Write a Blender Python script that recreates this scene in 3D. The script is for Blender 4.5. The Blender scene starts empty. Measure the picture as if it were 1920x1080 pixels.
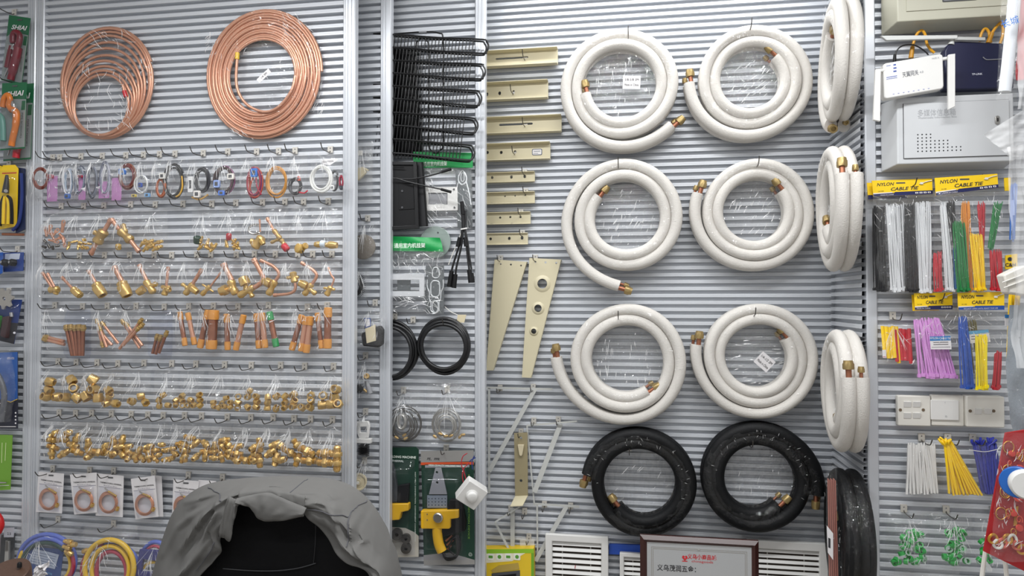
import bpy, math, random
from mathutils import Vector, Matrix, Euler, noise
from mathutils.geometry import tessellate_polygon
PI = math.pi
C = bpy.context.scene
R = random.Random(7)

# ------------------------------------------------------------------ camera
F, YAW, PITCH, CAMZ = 1324.0, -0.16479, 0.01822, 1.5
CAM = Vector((0, 0, CAMZ))
cd = bpy.data.cameras.new('camera'); cam = bpy.data.objects.new('camera', cd)
C.collection.objects.link(cam); C.camera = cam
cam.location = CAM; cam.rotation_euler = (PI/2 + PITCH, 0, -YAW)
cd.sensor_width = 36.0; cd.lens = F/1920*36; cd.clip_start = 0.05
# ------------------------------------------------------------------ world, lamps, exposure
W = bpy.data.worlds.new('world'); C.world = W; W.use_nodes = True
bg = W.node_tree.nodes['Background']; bg.inputs[0].default_value = (0.97, 0.98, 1, 1); bg.inputs[1].default_value = 0.5

def lamp(name, loc, sx, sy, power, tgt=None, col=(0.97, 0.985, 1)):
    l = bpy.data.lights.new(name, 'AREA'); l.shape = 'RECTANGLE'; l.size = sx; l.size_y = sy; l.energy = power; l.color = col
    o = bpy.data.objects.new(name, l); C.collection.objects.link(o); o.location = loc
    if tgt is not None: o.rotation_euler = (Vector(tgt) - Vector(loc)).to_track_quat('-Z', 'Y').to_euler()
    return o
lamp('led_tube_light', (0.05, 2.34, 2.71), 1.15, 0.05, 6.5, (0.05, 2.46, 1.5))
lamp('ceiling_lamp_light', (-1.0, 1.35, 2.72), 1.2, 0.06, 23)
lamp('ceiling_lamp_light', (0.45, 1.35, 2.72), 1.2, 0.06, 23)
lamp('ceiling_lamp_light', (-0.9, -0.2, 2.72), 1.2, 0.06, 13)
lamp('ceiling_lamp_light', (0.7, -0.2, 2.72), 1.2, 0.06, 13)
vs = C.view_settings; vs.view_transform = 'Standard'; vs.look = 'None'; vs.gamma = 1; vs.use_curve_mapping = False
vs.exposure = 0.15
C.cycles.transparent_max_bounces = 32; C.cycles.max_bounces = 8; C.cycles.use_denoising = True
C.cycles.sample_clamp_indirect = 4.0

# ------------------------------------------------------------------ pixels of the photograph -> places
FW = Vector((math.sin(YAW)*math.cos(PITCH), math.cos(YAW)*math.cos(PITCH), math.sin(PITCH)))
RT = Vector((math.cos(YAW), -math.sin(YAW), 0)); UP = RT.cross(FW)
def ray(x, y): return FW + RT*((x-960)/F) - UP*((y-540)/F)
def at(x, y, Y):
    d = ray(x, y); return CAM + d*(Y/d.y)
def atx(x, y, X):
    d = ray(x, y); return CAM + d*(X/d.x)
def px(x, y, Y): return Y/ray(x, y).y/F          # metres per pixel there

# ------------------------------------------------------------------ materials
def lin(c):
    if isinstance(c, str):
        c = c.lstrip('#'); c = [int(c[i:i+2], 16)/255 for i in (0, 2, 4)]
        c = [x/12.92 if x <= 0.04045 else ((x+0.055)/1.055)**2.4 for x in c]
    return (c[0], c[1], c[2], 1)
MATS = {}
def mat(name, col, rough=0.5, metal=0.0, bump=None, vary=0.06, spec=0.5, scale=30, alpha=1.0, stretch=None, trans=0.0):
    if name in MATS: return MATS[name]
    m = bpy.data.materials.new(name); m.use_nodes = True; nt = m.node_tree; N = nt.nodes; L = nt.links
    p = N['Principled BSDF']; col = lin(col)
    p.inputs['Roughness'].default_value = rough; p.inputs['Metallic'].default_value = metal
    p.inputs['Specular IOR Level'].default_value = spec
    if alpha < 1: p.inputs['Alpha'].default_value = alpha
    if trans: p.inputs['Transmission Weight'].default_value = trans
    tc = N.new('ShaderNodeTexCoord'); mp = N.new('ShaderNodeMapping'); L.new(tc.outputs['Object'], mp.inputs[0])
    if stretch: mp.inputs['Scale'].default_value = stretch
    n = N.new('ShaderNodeTexNoise'); n.inputs['Scale'].default_value = scale; n.inputs['Detail'].default_value = 4
    L.new(mp.outputs[0], n.inputs['Vector'])
    r = N.new('ShaderNodeMapRange'); r.inputs['To Min'].default_value = 1-vary; r.inputs['To Max'].default_value = 1+vary
    L.new(n.outputs['Fac'], r.inputs['Value'])
    mx = N.new('ShaderNodeMix'); mx.data_type = 'RGBA'; mx.blend_type = 'MULTIPLY'; mx.inputs['Factor'].default_value = 1
    mx.inputs['A'].default_value = col; L.new(r.outputs[0], mx.inputs['B']); L.new(mx.outputs['Result'], p.inputs['Base Color'])
    if bump:
        b = N.new('ShaderNodeBump'); n2 = N.new('ShaderNodeTexNoise'); n2.inputs['Scale'].default_value = bump[0]; n2.inputs['Detail'].default_value = 3
        L.new(mp.outputs[0], n2.inputs['Vector']); L.new(n2.outputs['Fac'], b.inputs['Height'])
        b.inputs['Strength'].default_value = bump[1]; b.inputs['Distance'].default_value = bump[2] if len(bump) > 2 else 0.002
        L.new(b.outputs[0], p.inputs['Normal'])
    MATS[name] = m; return m
def film(name, haze=0.05, gloss=1.0, rough=0.12, scale=40, tint=(1, 1, 1), dist=0.004, streak=None):
    if name in MATS: return MATS[name]
    m = bpy.data.materials.new(name); m.use_nodes = True; nt = m.node_tree; N = nt.nodes; L = nt.links
    N.remove(N['Principled BSDF']); out = N['Material Output']
    tc = N.new('ShaderNodeTexCoord'); mp = N.new('ShaderNodeMapping'); L.new(tc.outputs['Object'], mp.inputs[0])
    if streak: mp.inputs['Scale'].default_value = streak
    n = N.new('ShaderNodeTexNoise'); n.inputs['Scale'].default_value = scale; n.inputs['Detail'].default_value = 3; n.inputs['Distortion'].default_value = 1.2
    if hasattr(n, 'noise_type'): n.noise_type = 'RIDGED_MULTIFRACTAL'
    L.new(mp.outputs[0], n.inputs['Vector'])
    b = N.new('ShaderNodeBump'); b.inputs['Distance'].default_value = dist; b.inputs['Strength'].default_value = 1
    L.new(n.outputs['Fac'], b.inputs['Height'])
    t = N.new('ShaderNodeBsdfTransparent'); t.inputs[0].default_value = (*tint, 1)
    g = N.new('ShaderNodeBsdfGlossy'); g.inputs['Roughness'].default_value = rough; L.new(b.outputs[0], g.inputs['Normal'])
    d = N.new('ShaderNodeBsdfDiffuse'); d.inputs[0].default_value = (0.9*tint[0], 0.9*tint[1], 0.9*tint[2], 1)
    m1 = N.new('ShaderNodeMixShader'); m1.inputs[0].default_value = haze; L.new(t.outputs[0], m1.inputs[1]); L.new(d.outputs[0], m1.inputs[2])
    m2 = N.new('ShaderNodeMixShader'); m2.inputs[0].default_value = min(1, gloss*0.07); L.new(m1.outputs[0], m2.inputs[1]); L.new(g.outputs[0], m2.inputs[2])
    L.new(m2.outputs[0], out.inputs['Surface']); MATS[name] = m; return m

ALU = mat('slat_aluminium', '#c9ccd1', 0.38, 0.15, vary=0.03, scale=6, stretch=(1, 8, 8))
POST = mat('post_aluminium', '#c6c9ce', 0.33, 0.25, vary=0.02, scale=5)
COPPER = mat('copper', '#c6937a', 0.36, 0.5, vary=0.08, scale=25)
COPPER2 = mat('copper_dull', '#a06a52', 0.42, 0.8, vary=0.22, scale=60)
BRASS = mat('brass', '#cba866', 0.3, 0.6, vary=0.1, scale=50)
BRASS2 = mat('brass_dull', '#b3945c', 0.4, 0.6, vary=0.15, scale=60)
BRONZE = mat('aged_brass', '#a08a5c', 0.4, 0.6, vary=0.2, scale=70)
STEEL = mat('steel', '#b4b2ae', 0.3, 0.85, vary=0.06)
DSTEEL = mat('dark_steel', '#5b5854', 0.35, 0.8, vary=0.1)
GALV = mat('galvanised_steel', '#6d7274', 0.3, 0.7, vary=0.12, scale=80)
FOAM = mat('white_foam', '#cfcbc5', 0.85, 0, bump=(260, 0.6, 0.002), vary=0.04, scale=25, spec=0.2)
BFOAM = mat('black_rubber_foam', '#0d0e10', 0.6, 0, bump=(120, 0.5, 0.002), vary=0.2, spec=0.25)
BEIGE = mat('beige_paint', '#cdc4a6', 0.42, 0, vary=0.03, scale=12)
BLACK = mat('black_plastic', '#0e0e10', 0.5, 0, vary=0.1, spec=0.3)
BWIRE = mat('black_enamel', '#0d0d0f', 0.35, 0, vary=0.1)
RUBBER = mat('black_rubber', '#121214', 0.38, 0, vary=0.15)
WHITE = mat('white_plastic', '#dbdad7', 0.35, 0, vary=0.02)
WHITE2 = mat('off_white_plastic', '#d9d6ce', 0.45, 0, vary=0.03)
PAPER = mat('white_card', '#dcd9da', 0.55, 0, vary=0.02)
CREAM = mat('cream_plastic', '#cfc3a4', 0.45, 0, vary=0.05)
GREY = mat('grey_plastic', '#8b8c90', 0.5, 0, vary=0.05)
DGREY = mat('dark_grey', '#4a4b4e', 0.5, 0, vary=0.08)
BOXG = mat('grey_enamel', '#c4c6c8', 0.45, 0, vary=0.02)
BOXB = mat('beige_enamel', '#b7b5a4', 0.45, 0, vary=0.02)
BAG = film('clear_bag_film', 0.022, 0.55, 0.09, 60, dist=0.006)
BAG2 = film('crinkled_bag_film', 0.028, 0.8, 0.08, 70, dist=0.009)
CWRAP = film('coil_wrap_film', 0.0, 0.5, 0.08, 60, dist=0.006)
CWEB = [film('coil_web_film_%d' % i, 0.015, 1.3, 0.05, 30, dist=0.012, streak=q) for i, q in enumerate(((1, 1, 2.6), (3.2, 1, 0.8), (2, 1, 2)))]
CREASE_GLINT = film('crease_glint_film', 0.55, 1.6, 0.15, 20)  # glints along the folds put into a whiter film colour
HAZY = film('hazy_film', 0.3, 0.8, 0.25, 30)
BLIS = film('blister_plastic', 0.012, 0.5, 0.06, 14, tint=(0.93, 0.94, 0.97), dist=0.002)
def col(hexc, rough=0.4, metal=0, **k): return mat('paint_'+hexc.strip('#'), hexc, rough, metal, **k)

# ------------------------------------------------------------------ mesh builder
class MB:
    def __init__(s): s.v = []; s.f = []
    def add(s, vs, fs):
        o = len(s.v); s.v += [Vector(v) for v in vs]; s.f += [tuple(i+o for i in f) for f in fs]; return s
    def box(s, c, d, M=None):
        c = Vector(c); x, y, z = d[0]/2, d[1]/2, d[2]/2
        vs = [Vector((a*x, b*y, e*z)) for a in (-1, 1) for b in (-1, 1) for e in (-1, 1)]
        if M is not None: vs = [M @ v for v in vs]
        return s.add([v+c for v in vs], [(0, 1, 3, 2), (4, 6, 7, 5), (0, 4, 5, 1), (2, 3, 7, 6), (0, 2, 6, 4), (1, 5, 7, 3)])
    def tube(s, pts, r, seg=8, closed=False, up=None, ra=None, cap=True):
        pts = [Vector(p) for p in pts]; n = len(pts); vs = []; fs = []
        rr = r if isinstance(r, (list, tuple)) else [r]*n
        nrm = None
        for i, p in enumerate(pts):
            a = pts[(i-1) % n] if (closed or i) else p
            b = pts[(i+1) % n] if (closed or i < n-1) else p
            t = (b-a); t = t.normalized() if t.length > 1e-9 else Vector((0, 0, 1))
            if up is not None:
                bn = Vector(up); nn = t.cross(bn)
                nn = nn.normalized() if nn.length > 1e-6 else Vector((1, 0, 0)); bn = nn.cross(t).normalized()
            else:
                if nrm is None: nrm = t.orthogonal().normalized()
                nn = (nrm - t*nrm.dot(t)); nn = nn.normalized() if nn.length > 1e-6 else t.orthogonal().normalized(); nrm = nn; bn = t.cross(nn)
            k = (ra or 1.0)
            for j in range(seg):
                q = 2*PI*j/seg; vs.append(p + nn*(math.cos(q)*rr[i]) + bn*(math.sin(q)*rr[i]*k))
        m = n if closed else n-1
        for i in range(m):
            for j in range(seg):
                a = i*seg+j; b = i*seg+(j+1) % seg; c = ((i+1) % n)*seg+(j+1) % seg; d = ((i+1) % n)*seg+j
                fs.append((a, b, c, d))
        if cap and not closed:
            fs.append(tuple(range(seg-1, -1, -1))); fs.append(tuple((n-1)*seg+j for j in range(seg)))
        return s.add(vs, fs)
    def cyl(s, p0, p1, r0, r1=None, seg=12): return s.tube([p0, p1], [r0, r0 if r1 is None else r1], seg)
    def lathe(s, prof, M=None, seg=16, hexes=(), cap=True):
        # prof: (radius, height along local z); rows whose index is in hexes are six-sided
        vs = []; fs = []; n = len(prof)
        for i, (r, h) in enumerate(prof):
            for j in range(seg):
                a = 2*PI*j/seg; q = r
                if i in hexes: q = r*math.cos(PI/6)/math.cos((a+PI/6) % (PI/3) - PI/6)
                vs.append(Vector((q*math.cos(a), q*math.sin(a), h)))
        if M is not None: vs = [M @ v for v in vs]
        for i in range(n-1):
            for j in range(seg):
                fs.append((i*seg+j, i*seg+(j+1) % seg, (i+1)*seg+(j+1) % seg, (i+1)*seg+j))
        if cap: fs.append(tuple(range(seg-1, -1, -1))); fs.append(tuple((n-1)*seg+j for j in range(seg)))
        return s.add(vs, fs)
    def plate(s, loops, y0, y1):
        # loops of (x, z): outline, then holes; a sheet from y0 (front) to y1 (back)
        L3 = [[Vector((x, z, 0)) for x, z in lp] for lp in loops]
        flat = [p for lp in L3 for p in lp]; n = len(flat)
        vs = [Vector((p.x, y0, p.y)) for p in flat] + [Vector((p.x, y1, p.y)) for p in flat]; fs = []
        if len(loops) == 1:
            fs += [tuple(range(n)), tuple(range(2*n-1, n-1, -1))]
        else:
            for t in tessellate_polygon(L3): fs += [tuple(t), tuple(i+n for i in reversed(t))]
        o = 0
        for lp in loops:
            k = len(lp)
            for i in range(k): fs.append((o+i, o+(i+1) % k, n+o+(i+1) % k, n+o+i))
            o += k
        return s.add(vs, fs)
    def grid(s, fn, nu, nv, wrap=False):
        vs = [fn(i/(nu if wrap else nu-1), j/(nv-1)) for j in range(nv) for i in range(nu)]; fs = []
        for j in range(nv-1):
            for i in range(nu if wrap else nu-1):
                a = j*nu+i; b = j*nu+(i+1) % nu; fs.append((a, b, b+nu, a+nu))
        return s.add(vs, fs)
    def mesh(s, name, org=(0, 0, 0)):
        me = bpy.data.meshes.new(name); o = Vector(org); me.from_pydata([v-o for v in s.v], [], s.f); me.validate(); return me

def fin(o, m, smooth=True, bevel=0, recalc=True):
    me = o.data
    if recalc:
        import bmesh
        b = bmesh.new(); b.from_mesh(me); bmesh.ops.recalc_face_normals(b, faces=b.faces); b.to_mesh(me); b.free()
    me.materials.append(m)
    if smooth: me.shade_smooth(); me.set_sharp_from_angle(angle=math.radians(42))
    if bevel:
        md = o.modifiers.new('edge', 'BEVEL'); md.width = bevel; md.segments = 2; md.limit_method = 'ANGLE'; md.angle_limit = math.radians(40)
    return o
ORG = {}
def tag(o, label, cat, group=None):
    o['label'] = label; o['category'] = cat
    if group: o['group'] = group
    return o
def thing(name, label, cat, loc, group=None):
    o = bpy.data.objects.new(name, None); C.collection.objects.link(o); o.location = loc; o.empty_display_size = 0.02
    ORG[o] = Vector(loc); return tag(o, label, cat, group)
def sub(name, parent):
    o = bpy.data.objects.new(name, None); C.collection.objects.link(o); o.parent = parent; ORG[o] = ORG[parent]; o.empty_display_size = 0.01; return o
def part(mb, name, m, parent, bevel=0, smooth=True, recalc=True):
    o = bpy.data.objects.new(name, mb.mesh(name, ORG[parent])); C.collection.objects.link(o); o.parent = parent; ORG[o] = ORG[parent]
    return fin(o, m, smooth, bevel, recalc)
def solo(mb, name, m, label, cat, loc, group=None, bevel=0, smooth=True, recalc=True):
    o = bpy.data.objects.new(name, mb.mesh(name, loc)); C.collection.objects.link(o); o.location = loc; ORG[o] = Vector(loc)
    fin(o, m, smooth, bevel, recalc); return tag(o, label, cat, group)
def struct(mb, name, m, bevel=0, smooth=False):
    o = bpy.data.objects.new(name, mb.mesh(name)); C.collection.objects.link(o); fin(o, m, smooth, bevel); o['kind'] = 'structure'; return o
def dup(root, loc, rot=None, scale=1.0, label=None, group=None):
    r = root.copy(); C.collection.objects.link(r); r.location = loc; ORG[r] = Vector(loc)
    if rot is not None: r.rotation_mode = 'XYZ'; r.rotation_euler = rot
    r.scale = (scale,)*3 if not isinstance(scale, tuple) else scale
    if label: r['label'] = label
    if group: r['group'] = group
    for ch in list(root.children):
        c = ch.copy(); C.collection.objects.link(c); c.parent = r
        for g in ch.children:
            d = g.copy(); C.collection.objects.link(d); d.parent = c
    return r
def xz(p): return (p.x, p.z)
def quad(pts, Y): return [xz(at(x, y, Y)) for x, y in pts]
def circ(c, r, n=14, rz=None): return [(c[0]+math.cos(2*PI*i/n)*r, c[1]+math.sin(2*PI*i/n)*(rz or r)) for i in range(n)]
def rrect(x0, z0, x1, z1, r, n=4):
    out = []
    for cx, cz, a in ((x1-r, z1-r, 0), (x0+r, z1-r, 90), (x0+r, z0+r, 180), (x1-r, z0+r, 270)):
        for i in range(n+1):
            t = math.radians(a+90*i/n); out.append((cx+r*math.cos(t), cz+r*math.sin(t)))
    return out
def slot(c0, c1, r, n=6):
    a0 = math.atan2(c1[1]-c0[1], c1[0]-c0[0]); o = []
    for i in range(n+1): t = a0-PI/2+PI*i/n; o.append((c1[0]+r*math.cos(t), c1[1]+r*math.sin(t)))
    for i in range(n+1): t = a0+PI/2+PI*i/n; o.append((c0[0]+r*math.cos(t), c0[1]+r*math.sin(t)))
    return o
def smooth_path(pts, n=6):
    pts = [Vector(p) for p in pts]; out = []; k = len(pts)
    for i in range(k-1):
        p0 = pts[max(i-1, 0)]; p1 = pts[i]; p2 = pts[i+1]; p3 = pts[min(i+2, k-1)]
        for j in range(n):
            t = j/n; out.append(0.5*((2*p1)+(p2-p0)*t+(2*p0-5*p1+4*p2-p3)*t*t+(3*p1-p0-3*p2+p3)*t**3))
    out.append(pts[-1]); return out
DG = None
def text(s, pos, h, m, parent, name='lettering', rot=0.0, shear=0.0, bold=0.0, width=None, align='CENTER', sp=1.0):
    # letters of height h (metres) standing in the X-Z plane, facing the shop
    cu = bpy.data.curves.new('t', 'FONT'); cu.body = s; cu.size = h*1.38; cu.align_x = align; cu.align_y = 'CENTER'; cu.shear = shear
    cu.offset = bold*h; cu.space_character = sp; cu.resolution_u = 3
    o = bpy.data.objects.new('t', cu); C.collection.objects.link(o)
    dg = bpy.context.evaluated_depsgraph_get(); me = bpy.data.meshes.new_from_object(o.evaluated_get(dg)); bpy.data.objects.remove(o)
    if width and len(me.vertices):
        xs = [v.co.x for v in me.vertices]; k = width/max(1e-6, max(xs)-min(xs))
        for v in me.vertices: v.co.x *= k
    Mx = Matrix.Translation(Vector(pos)-ORG[parent]) @ Matrix.Rotation(rot, 4, 'Y') @ Matrix.Rotation(PI/2, 4, 'X')
    me.transform(Mx); ob = bpy.data.objects.new(name, me); C.collection.objects.link(ob); ob.parent = parent; ORG[ob] = ORG[parent]
    me.materials.clear(); me.materials.append(m); return ob
ORD = 'first second third fourth fifth sixth seventh eighth ninth tenth eleventh twelfth thirteenth fourteenth fifteenth sixteenth seventeenth eighteenth'.split()

# ------------------------------------------------------------------ the setting
YM, Y3, Y2, Y1, YR = 2.62, 2.43, 2.35, 2.22, 2.288
PITCH_S = 0.025; RIB = 0.017; ZT = 2.74
XC = at(1565, 566, YM).x                                   # the corner
def slats(name, p0, p1, nrm, pitch, zref, z0=0.25, z1=ZT):
    # ribbed sheet from p0 to p1 (x, y); ribs stand out along nrm
    mb = MB(); k0 = math.ceil((z0-zref)/pitch); k1 = math.floor((z1-zref)/pitch); prof = []
    for k in range(k0, k1):
        z = zref+k*pitch
        prof += [(0.0, z+0.0002), (RIB*0.94, z), (RIB, z+0.0008), (RIB*0.98, z+0.0060), (RIB*0.95, z+0.0066), (RIB*0.97, z+0.0074), (RIB*0.95, z+0.0122), (RIB*0.88, z+0.0132), (0.0, z+0.0134)]
    n = len(prof); vs = []
    for (x, y) in (p0, p1):
        for d, z in prof: vs.append(Vector((x+nrm[0]*d, y+nrm[1]*d, z)))
    mb.add(vs, [(i, i+1, n+i+1, n+i) for i in range(n-1)])
    # the sheet behind the ribs
    q = [Vector((x-nrm[0]*t, y-nrm[1]*t, z)) for t in (0.004, 0.012) for (x, y) in (p0, p1) for z in (z0, z1)]
    mb.add(q, [(0, 1, 3, 2), (4, 6, 7, 5), (0, 4, 5, 1), (2, 3, 7, 6), (0, 2, 6, 4), (1, 5, 7, 3)])
    return struct(mb, name, ALU)
def zat(x, y, Y): return at(x, y, Y-RIB).z
xq = lambda p, Y: at(p, 540, Y).x
slats('wall_back', (xq(860, YM), YM), (XC, YM), (0, -1), PITCH_S, zat(1300, 25, YM))
slats('wall_recess', (xq(690, Y3), Y3), (xq(904, Y3), Y3), (0, -1), PITCH_S, zat(740, 23.3, Y3))
slats('wall_narrow', (xq(600, Y2), Y2), (xq(727, Y2), Y2), (0, -1), PITCH_S, zat(690, 33.5, Y2))
slats('wall_left', (xq(80, Y1), Y1), (xq(655, Y1), Y1), (0, -1), 0.02496, zat(640, 275.4, Y1))
slats('wall_far', (xq(-260, Y1), Y1), (xq(58, Y1), Y1), (0, -1), 0.02496, zat(46, 292, Y1))
slats('wall_side', (XC, YM), (XC, YR-0.016), (-1, 0), PITCH_S, zat(1300, 25, YM)+0.003)
slats('wall_right', (xq(1640, YR), YR), (xq(2150, YR), YR), (0, -1), 0.0262, zat(1650, 831, YR))
def post(name, p0, p1, Y, depth=0.006, front=0.022, grooves=(0.3, 0.7)):
    x0, x1 = at(p0, 540, Y-front).x, at(p1, 540, Y-front).x; w = x1-x0; y = Y-front; g = 0.003; e = 0.0022
    pr = [(x0, Y+depth), (x0, y+0.003), (x0+0.003, y)]
    for q in grooves:
        c = x0+w*q; pr += [(c-e-0.001, y), (c-e, y+g), (c+e, y+g), (c+e+0.001, y)]
    pr += [(x1-0.003, y), (x1, y+0.003), (x1, Y+depth)]
    mb = MB(); n = len(pr); vs = [Vector((a, b, z)) for z in (0.0, ZT) for a, b in pr]
    mb.add(vs, [(i, (i+1) % n, n+(i+1) % n, n+i) for i in range(n)]+[tuple(range(n)), tuple(range(2*n-1, n-1, -1))])
    return struct(mb, name, POST)
post('trim_1', 44.5, 60.6, Y1, grooves=(0.35, 0.62)); post('trim_2', 61, 76.5, Y1, grooves=(0.3, 0.6))
post('trim_3', 641, 664, Y1, grooves=(0.22, 0.45, 0.75)); post('trim_4', 711.5, 731.5, Y2, grooves=(0.28, 0.55)); post('trim_5', 890, 909.5, Y3, grooves=(0.28, 0.62))
post('trim_6', 1625, 1645.5, YR, 0.006, 0.022, grooves=())
fl = MB().box((0, 0.2, -0.03), (7, 7.5, 0.06)); struct(fl, 'floor', mat('floor_tile', '#a9a49c', 0.3, 0, vary=0.06, scale=3))
ce = MB().box((0, 0.2, ZT+0.06), (7, 7.5, 0.08)); struct(ce, 'ceiling', mat('ceiling_paint', '#d8d8d6', 0.8, 0, vary=0.02))

# ------------------------------------------------------------------ pipe coils
def dirm(p, d):
    return Matrix.Translation(Vector(p)) @ Vector(d).normalized().to_track_quat('Z', 'Y').to_matrix().to_4x4()
def nut_prof(r, l): return [(r*0.45, 0), (r*0.9, 0.0005), (r, l*0.12), (r, l*0.62), (r*0.86, l*0.72), (r*0.8, l), (r*0.5, l), (r*0.48, l*0.6)]
def coil(label, c, R1, R2, a0, a1, rt, m, loc, rotz=0.0, fl0=0.0, fl1=0.0, ra=0.02, endsel='both', group=None, wrap=True, seed=0, tagtxt=None, stub=(1, 1), ww=0.0, tags_at=None, gap=0.018, sag=0.0):
    t = thing('pipe_coil', label, 'pipe coil', loc, group); o = Vector(loc)
    T = lambda p: Vector(p)+o
    def pt(s, y):
        a = math.radians(a0+(a1-a0)*s); r = R1+(R2-R1)*s+fl0*math.exp(-s*14)+fl1*math.exp(-(1-s)*14)
        w = 1+0.008*math.sin(3*a+seed)
        return Vector((r*w*math.cos(a), y, r*w*math.sin(a)*(1+sag)))
    n = int(abs(a1-a0)/5)
    for k, y in enumerate((-gap-ra*0.9, -gap-ra*2.75)):
        pts = [T(pt(i/n, y+0.004*math.sin(i*0.13+seed+k))) for i in range(n+1)]
        part(MB().tube(pts, rt, 14, up=(0, 1, 0), ra=ra/rt), 'foam_tube', m, t)
        for e, (i0, i1) in enumerate(((0, 1), (n, n-1))):
            p = pts[i0]; d = (pts[i0]-pts[i1]).normalized(); ln = 0.026 if k else 0.018
            if not stub[e]: continue
            q = 0.62 if k == 0 else 1.0; off = Vector((d.z, 0, -d.x))*(0.007 if k else -0.009)
            part(MB().cyl(p+off-d*0.01, p+off+d*ln, 0.0075*q+0.0005, seg=12), 'copper_end', COPPER2, t)
            part(MB().lathe(nut_prof(0.0145*q+0.001, 0.022*q+0.004), dirm(p+off+d*(ln-0.004), d), 24, hexes=(2, 3)), 'flare_nut', BRONZE, t)
    if wrap:
        ri = R2-rt*0.9; yf = -gap-ra*3.75; ym = -gap-ra*2.4; sg = 1 if a1 > a0 else -1
        def rout(a):
            d = (sg*(math.degrees(a)-a0)) % 360; p = pt(min(1, d/abs(a1-a0)), 0); return math.hypot(p.x, p.z/(1+sag))
        def rin(a):
            d = (-sg*(math.degrees(a)-a1)) % 360; p = pt(max(0, 1-d/abs(a1-a0)), 0); return math.hypot(p.x, p.z/(1+sag))
        def fn(u, v):
            a = u*2*PI; r1 = rout(a); r0 = rin(a); wv = noise.noise(Vector((math.cos(a)*3, math.sin(a)*3, seed*3.7+v*6)))
            k = int(round(v*7)); r, y = ((r0-rt*1.05, ym), (r0-rt*0.6, yf+0.008), (r0, yf), ((r0+r1)/2, yf-0.002), (r1, yf), (r1+rt*0.75+ww*0.6, yf+0.010), (r1+rt*1.02+0.001+ww, -gap-ra*2), (r1+rt*0.8+ww, -gap*0.6))[k]
            y -= (abs(wv)*0.003+0.0015*math.sin(a*17+seed+k))*(0.3 if k in (0, 7) else 1)
            return T((r*math.cos(a), y, r*math.sin(a)*(1+sag)))
        part(MB().grid(fn, 90, 8, True), 'film_wrap', CWRAP, t, recalc=False)
        def fw(u, v):
            a = u*2*PI; r = (rin(a)-rt*1.05)*max(0.01, v)
            return T((r*math.cos(a), ym-0.003*noise.noise(Vector((r*math.cos(a)*30, r*math.sin(a)*30, seed)))*(1-v**4), r*math.sin(a)*(1+sag)))
        web = MB().grid(fw, 60, 10, True); nweb = len(web.f)
        rr = random.Random(seed*31); cm = MB(); r9 = 1.9 if m is FOAM else 1.2; da = (0.9, 1.45, 0.8, 1.2, 1.0, 1.5, 0.1)[seed % 7]; r0 = min(rin(i*0.3) for i in range(21))-rt*1.1
        for i in range(34 if m is FOAM else 10):  # pale strips in the web, shaped as glint streaks
            a = rr.uniform(0, 6.28); q = r0*math.sqrt(rr.random())*0.95; x, z = q*math.cos(a), q*math.sin(a); ln = rr.uniform(0.006, 0.035)*(1.6 if i % 6 == 0 else 1); b = da+rr.uniform(-0.25, 0.25)
            P = [(x+math.cos(b)*ln*w_, ym-0.004+0.001*math.sin(w_*3), z+math.sin(b)*ln*w_) for w_ in (-0.5, -0.2, 0.15, 0.5)]
            P = [p for p in P if math.hypot(p[0], p[2]) < r0]
            if len(P) > 1: cm.tube([T(p) for p in P], [0.0002]+[rr.uniform(0.0004, 0.0009)*r9]*(len(P)-2)+[0.0002], 5)
        for i in range(40 if m is FOAM else 26):  # shorter glint strips over the wound tubes
            a = rr.gauss(1.5, 1.0); R_ = rout(a); R0 = rin(a); q = rr.uniform(R0, R_); x, z = q*math.cos(a), q*math.sin(a); b = a+rr.uniform(-0.7, 0.7); ln = rr.uniform(0.004, 0.014)
            cm.tube([T((x+math.cos(b)*ln*w_, yf-0.0055-0.001*abs(w_), z+math.sin(b)*ln*w_)) for w_ in (-0.5, 0, 0.5)], [0.0002, rr.uniform(0.0003, 0.0007), 0.0002], 5)
        web.add(cm.v, cm.f); wo = part(web, 'film_web', CWEB[seed % 3], t, recalc=False); wo.data.materials.append(CREASE_GLINT)
        for pl in wo.data.polygons:
            if pl.index >= nweb: pl.material_index = 1
    if tagtxt:
        x, z, ang, sw, sh, lines = tagtxt; y = -gap-ra*2.4-0.008
        s = sub('paper_tag', t)
        mb = MB(); Mr = Matrix.Rotation(-ang, 4, 'Y'); mb.box(T((x, y, z)), (sw, 0.0006, sh), Mr); part(mb, 'tag_sheet', PAPER, s, smooth=False)
        for i, ln in enumerate(lines):
            p = T((x, y-0.0008, z)) + Mr @ Vector((0, 0, sh*(0.2-0.4*i)))
            text(ln, p, sh*0.2, BLACK, s, rot=-ang, width=sw*0.8)
    if rotz: t.rotation_euler = (0, 0, rotz)
    return t
def front_coil(label, cx, cy, Rp, R1p, R2p, a0, a1, rtp, m, **k):
    Y = YM-RIB; loc = at(cx, cy, Y-0.045); loc.y = Y; s = px(cx, cy, Y-0.05)
    for q in ('fl0', 'fl1', 'ww'):
        if q in k: k[q] *= s
    return coil(label, None, R1p*s, R2p*s, a0, a1, rtp*s, m, loc, **k)
GW, GB = 'white insulated pipe coils', 'black insulated pipe coils'
s0 = px(1165, 165, 2.56)
front_coil('white insulated pipe coil with a printed tag, beside the topmost beige channel', 1165, 166, 120, 110, 64, -40, -890, 10.3, FOAM, fl0=10, fl1=4, group=GW, seed=1, tagtxt=(19*s0, 6*s0, -0.06, 32*s0, 24*s0, ('3/8-5/8 3M', 'Made in China')))
front_coil('white insulated pipe coil hung highest in the column next to the room corner', 1407, 155, 116, 106, 55, 180, 1125, 10.2, FOAM, fl0=8, fl1=4, group=GW, seed=2)
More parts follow.
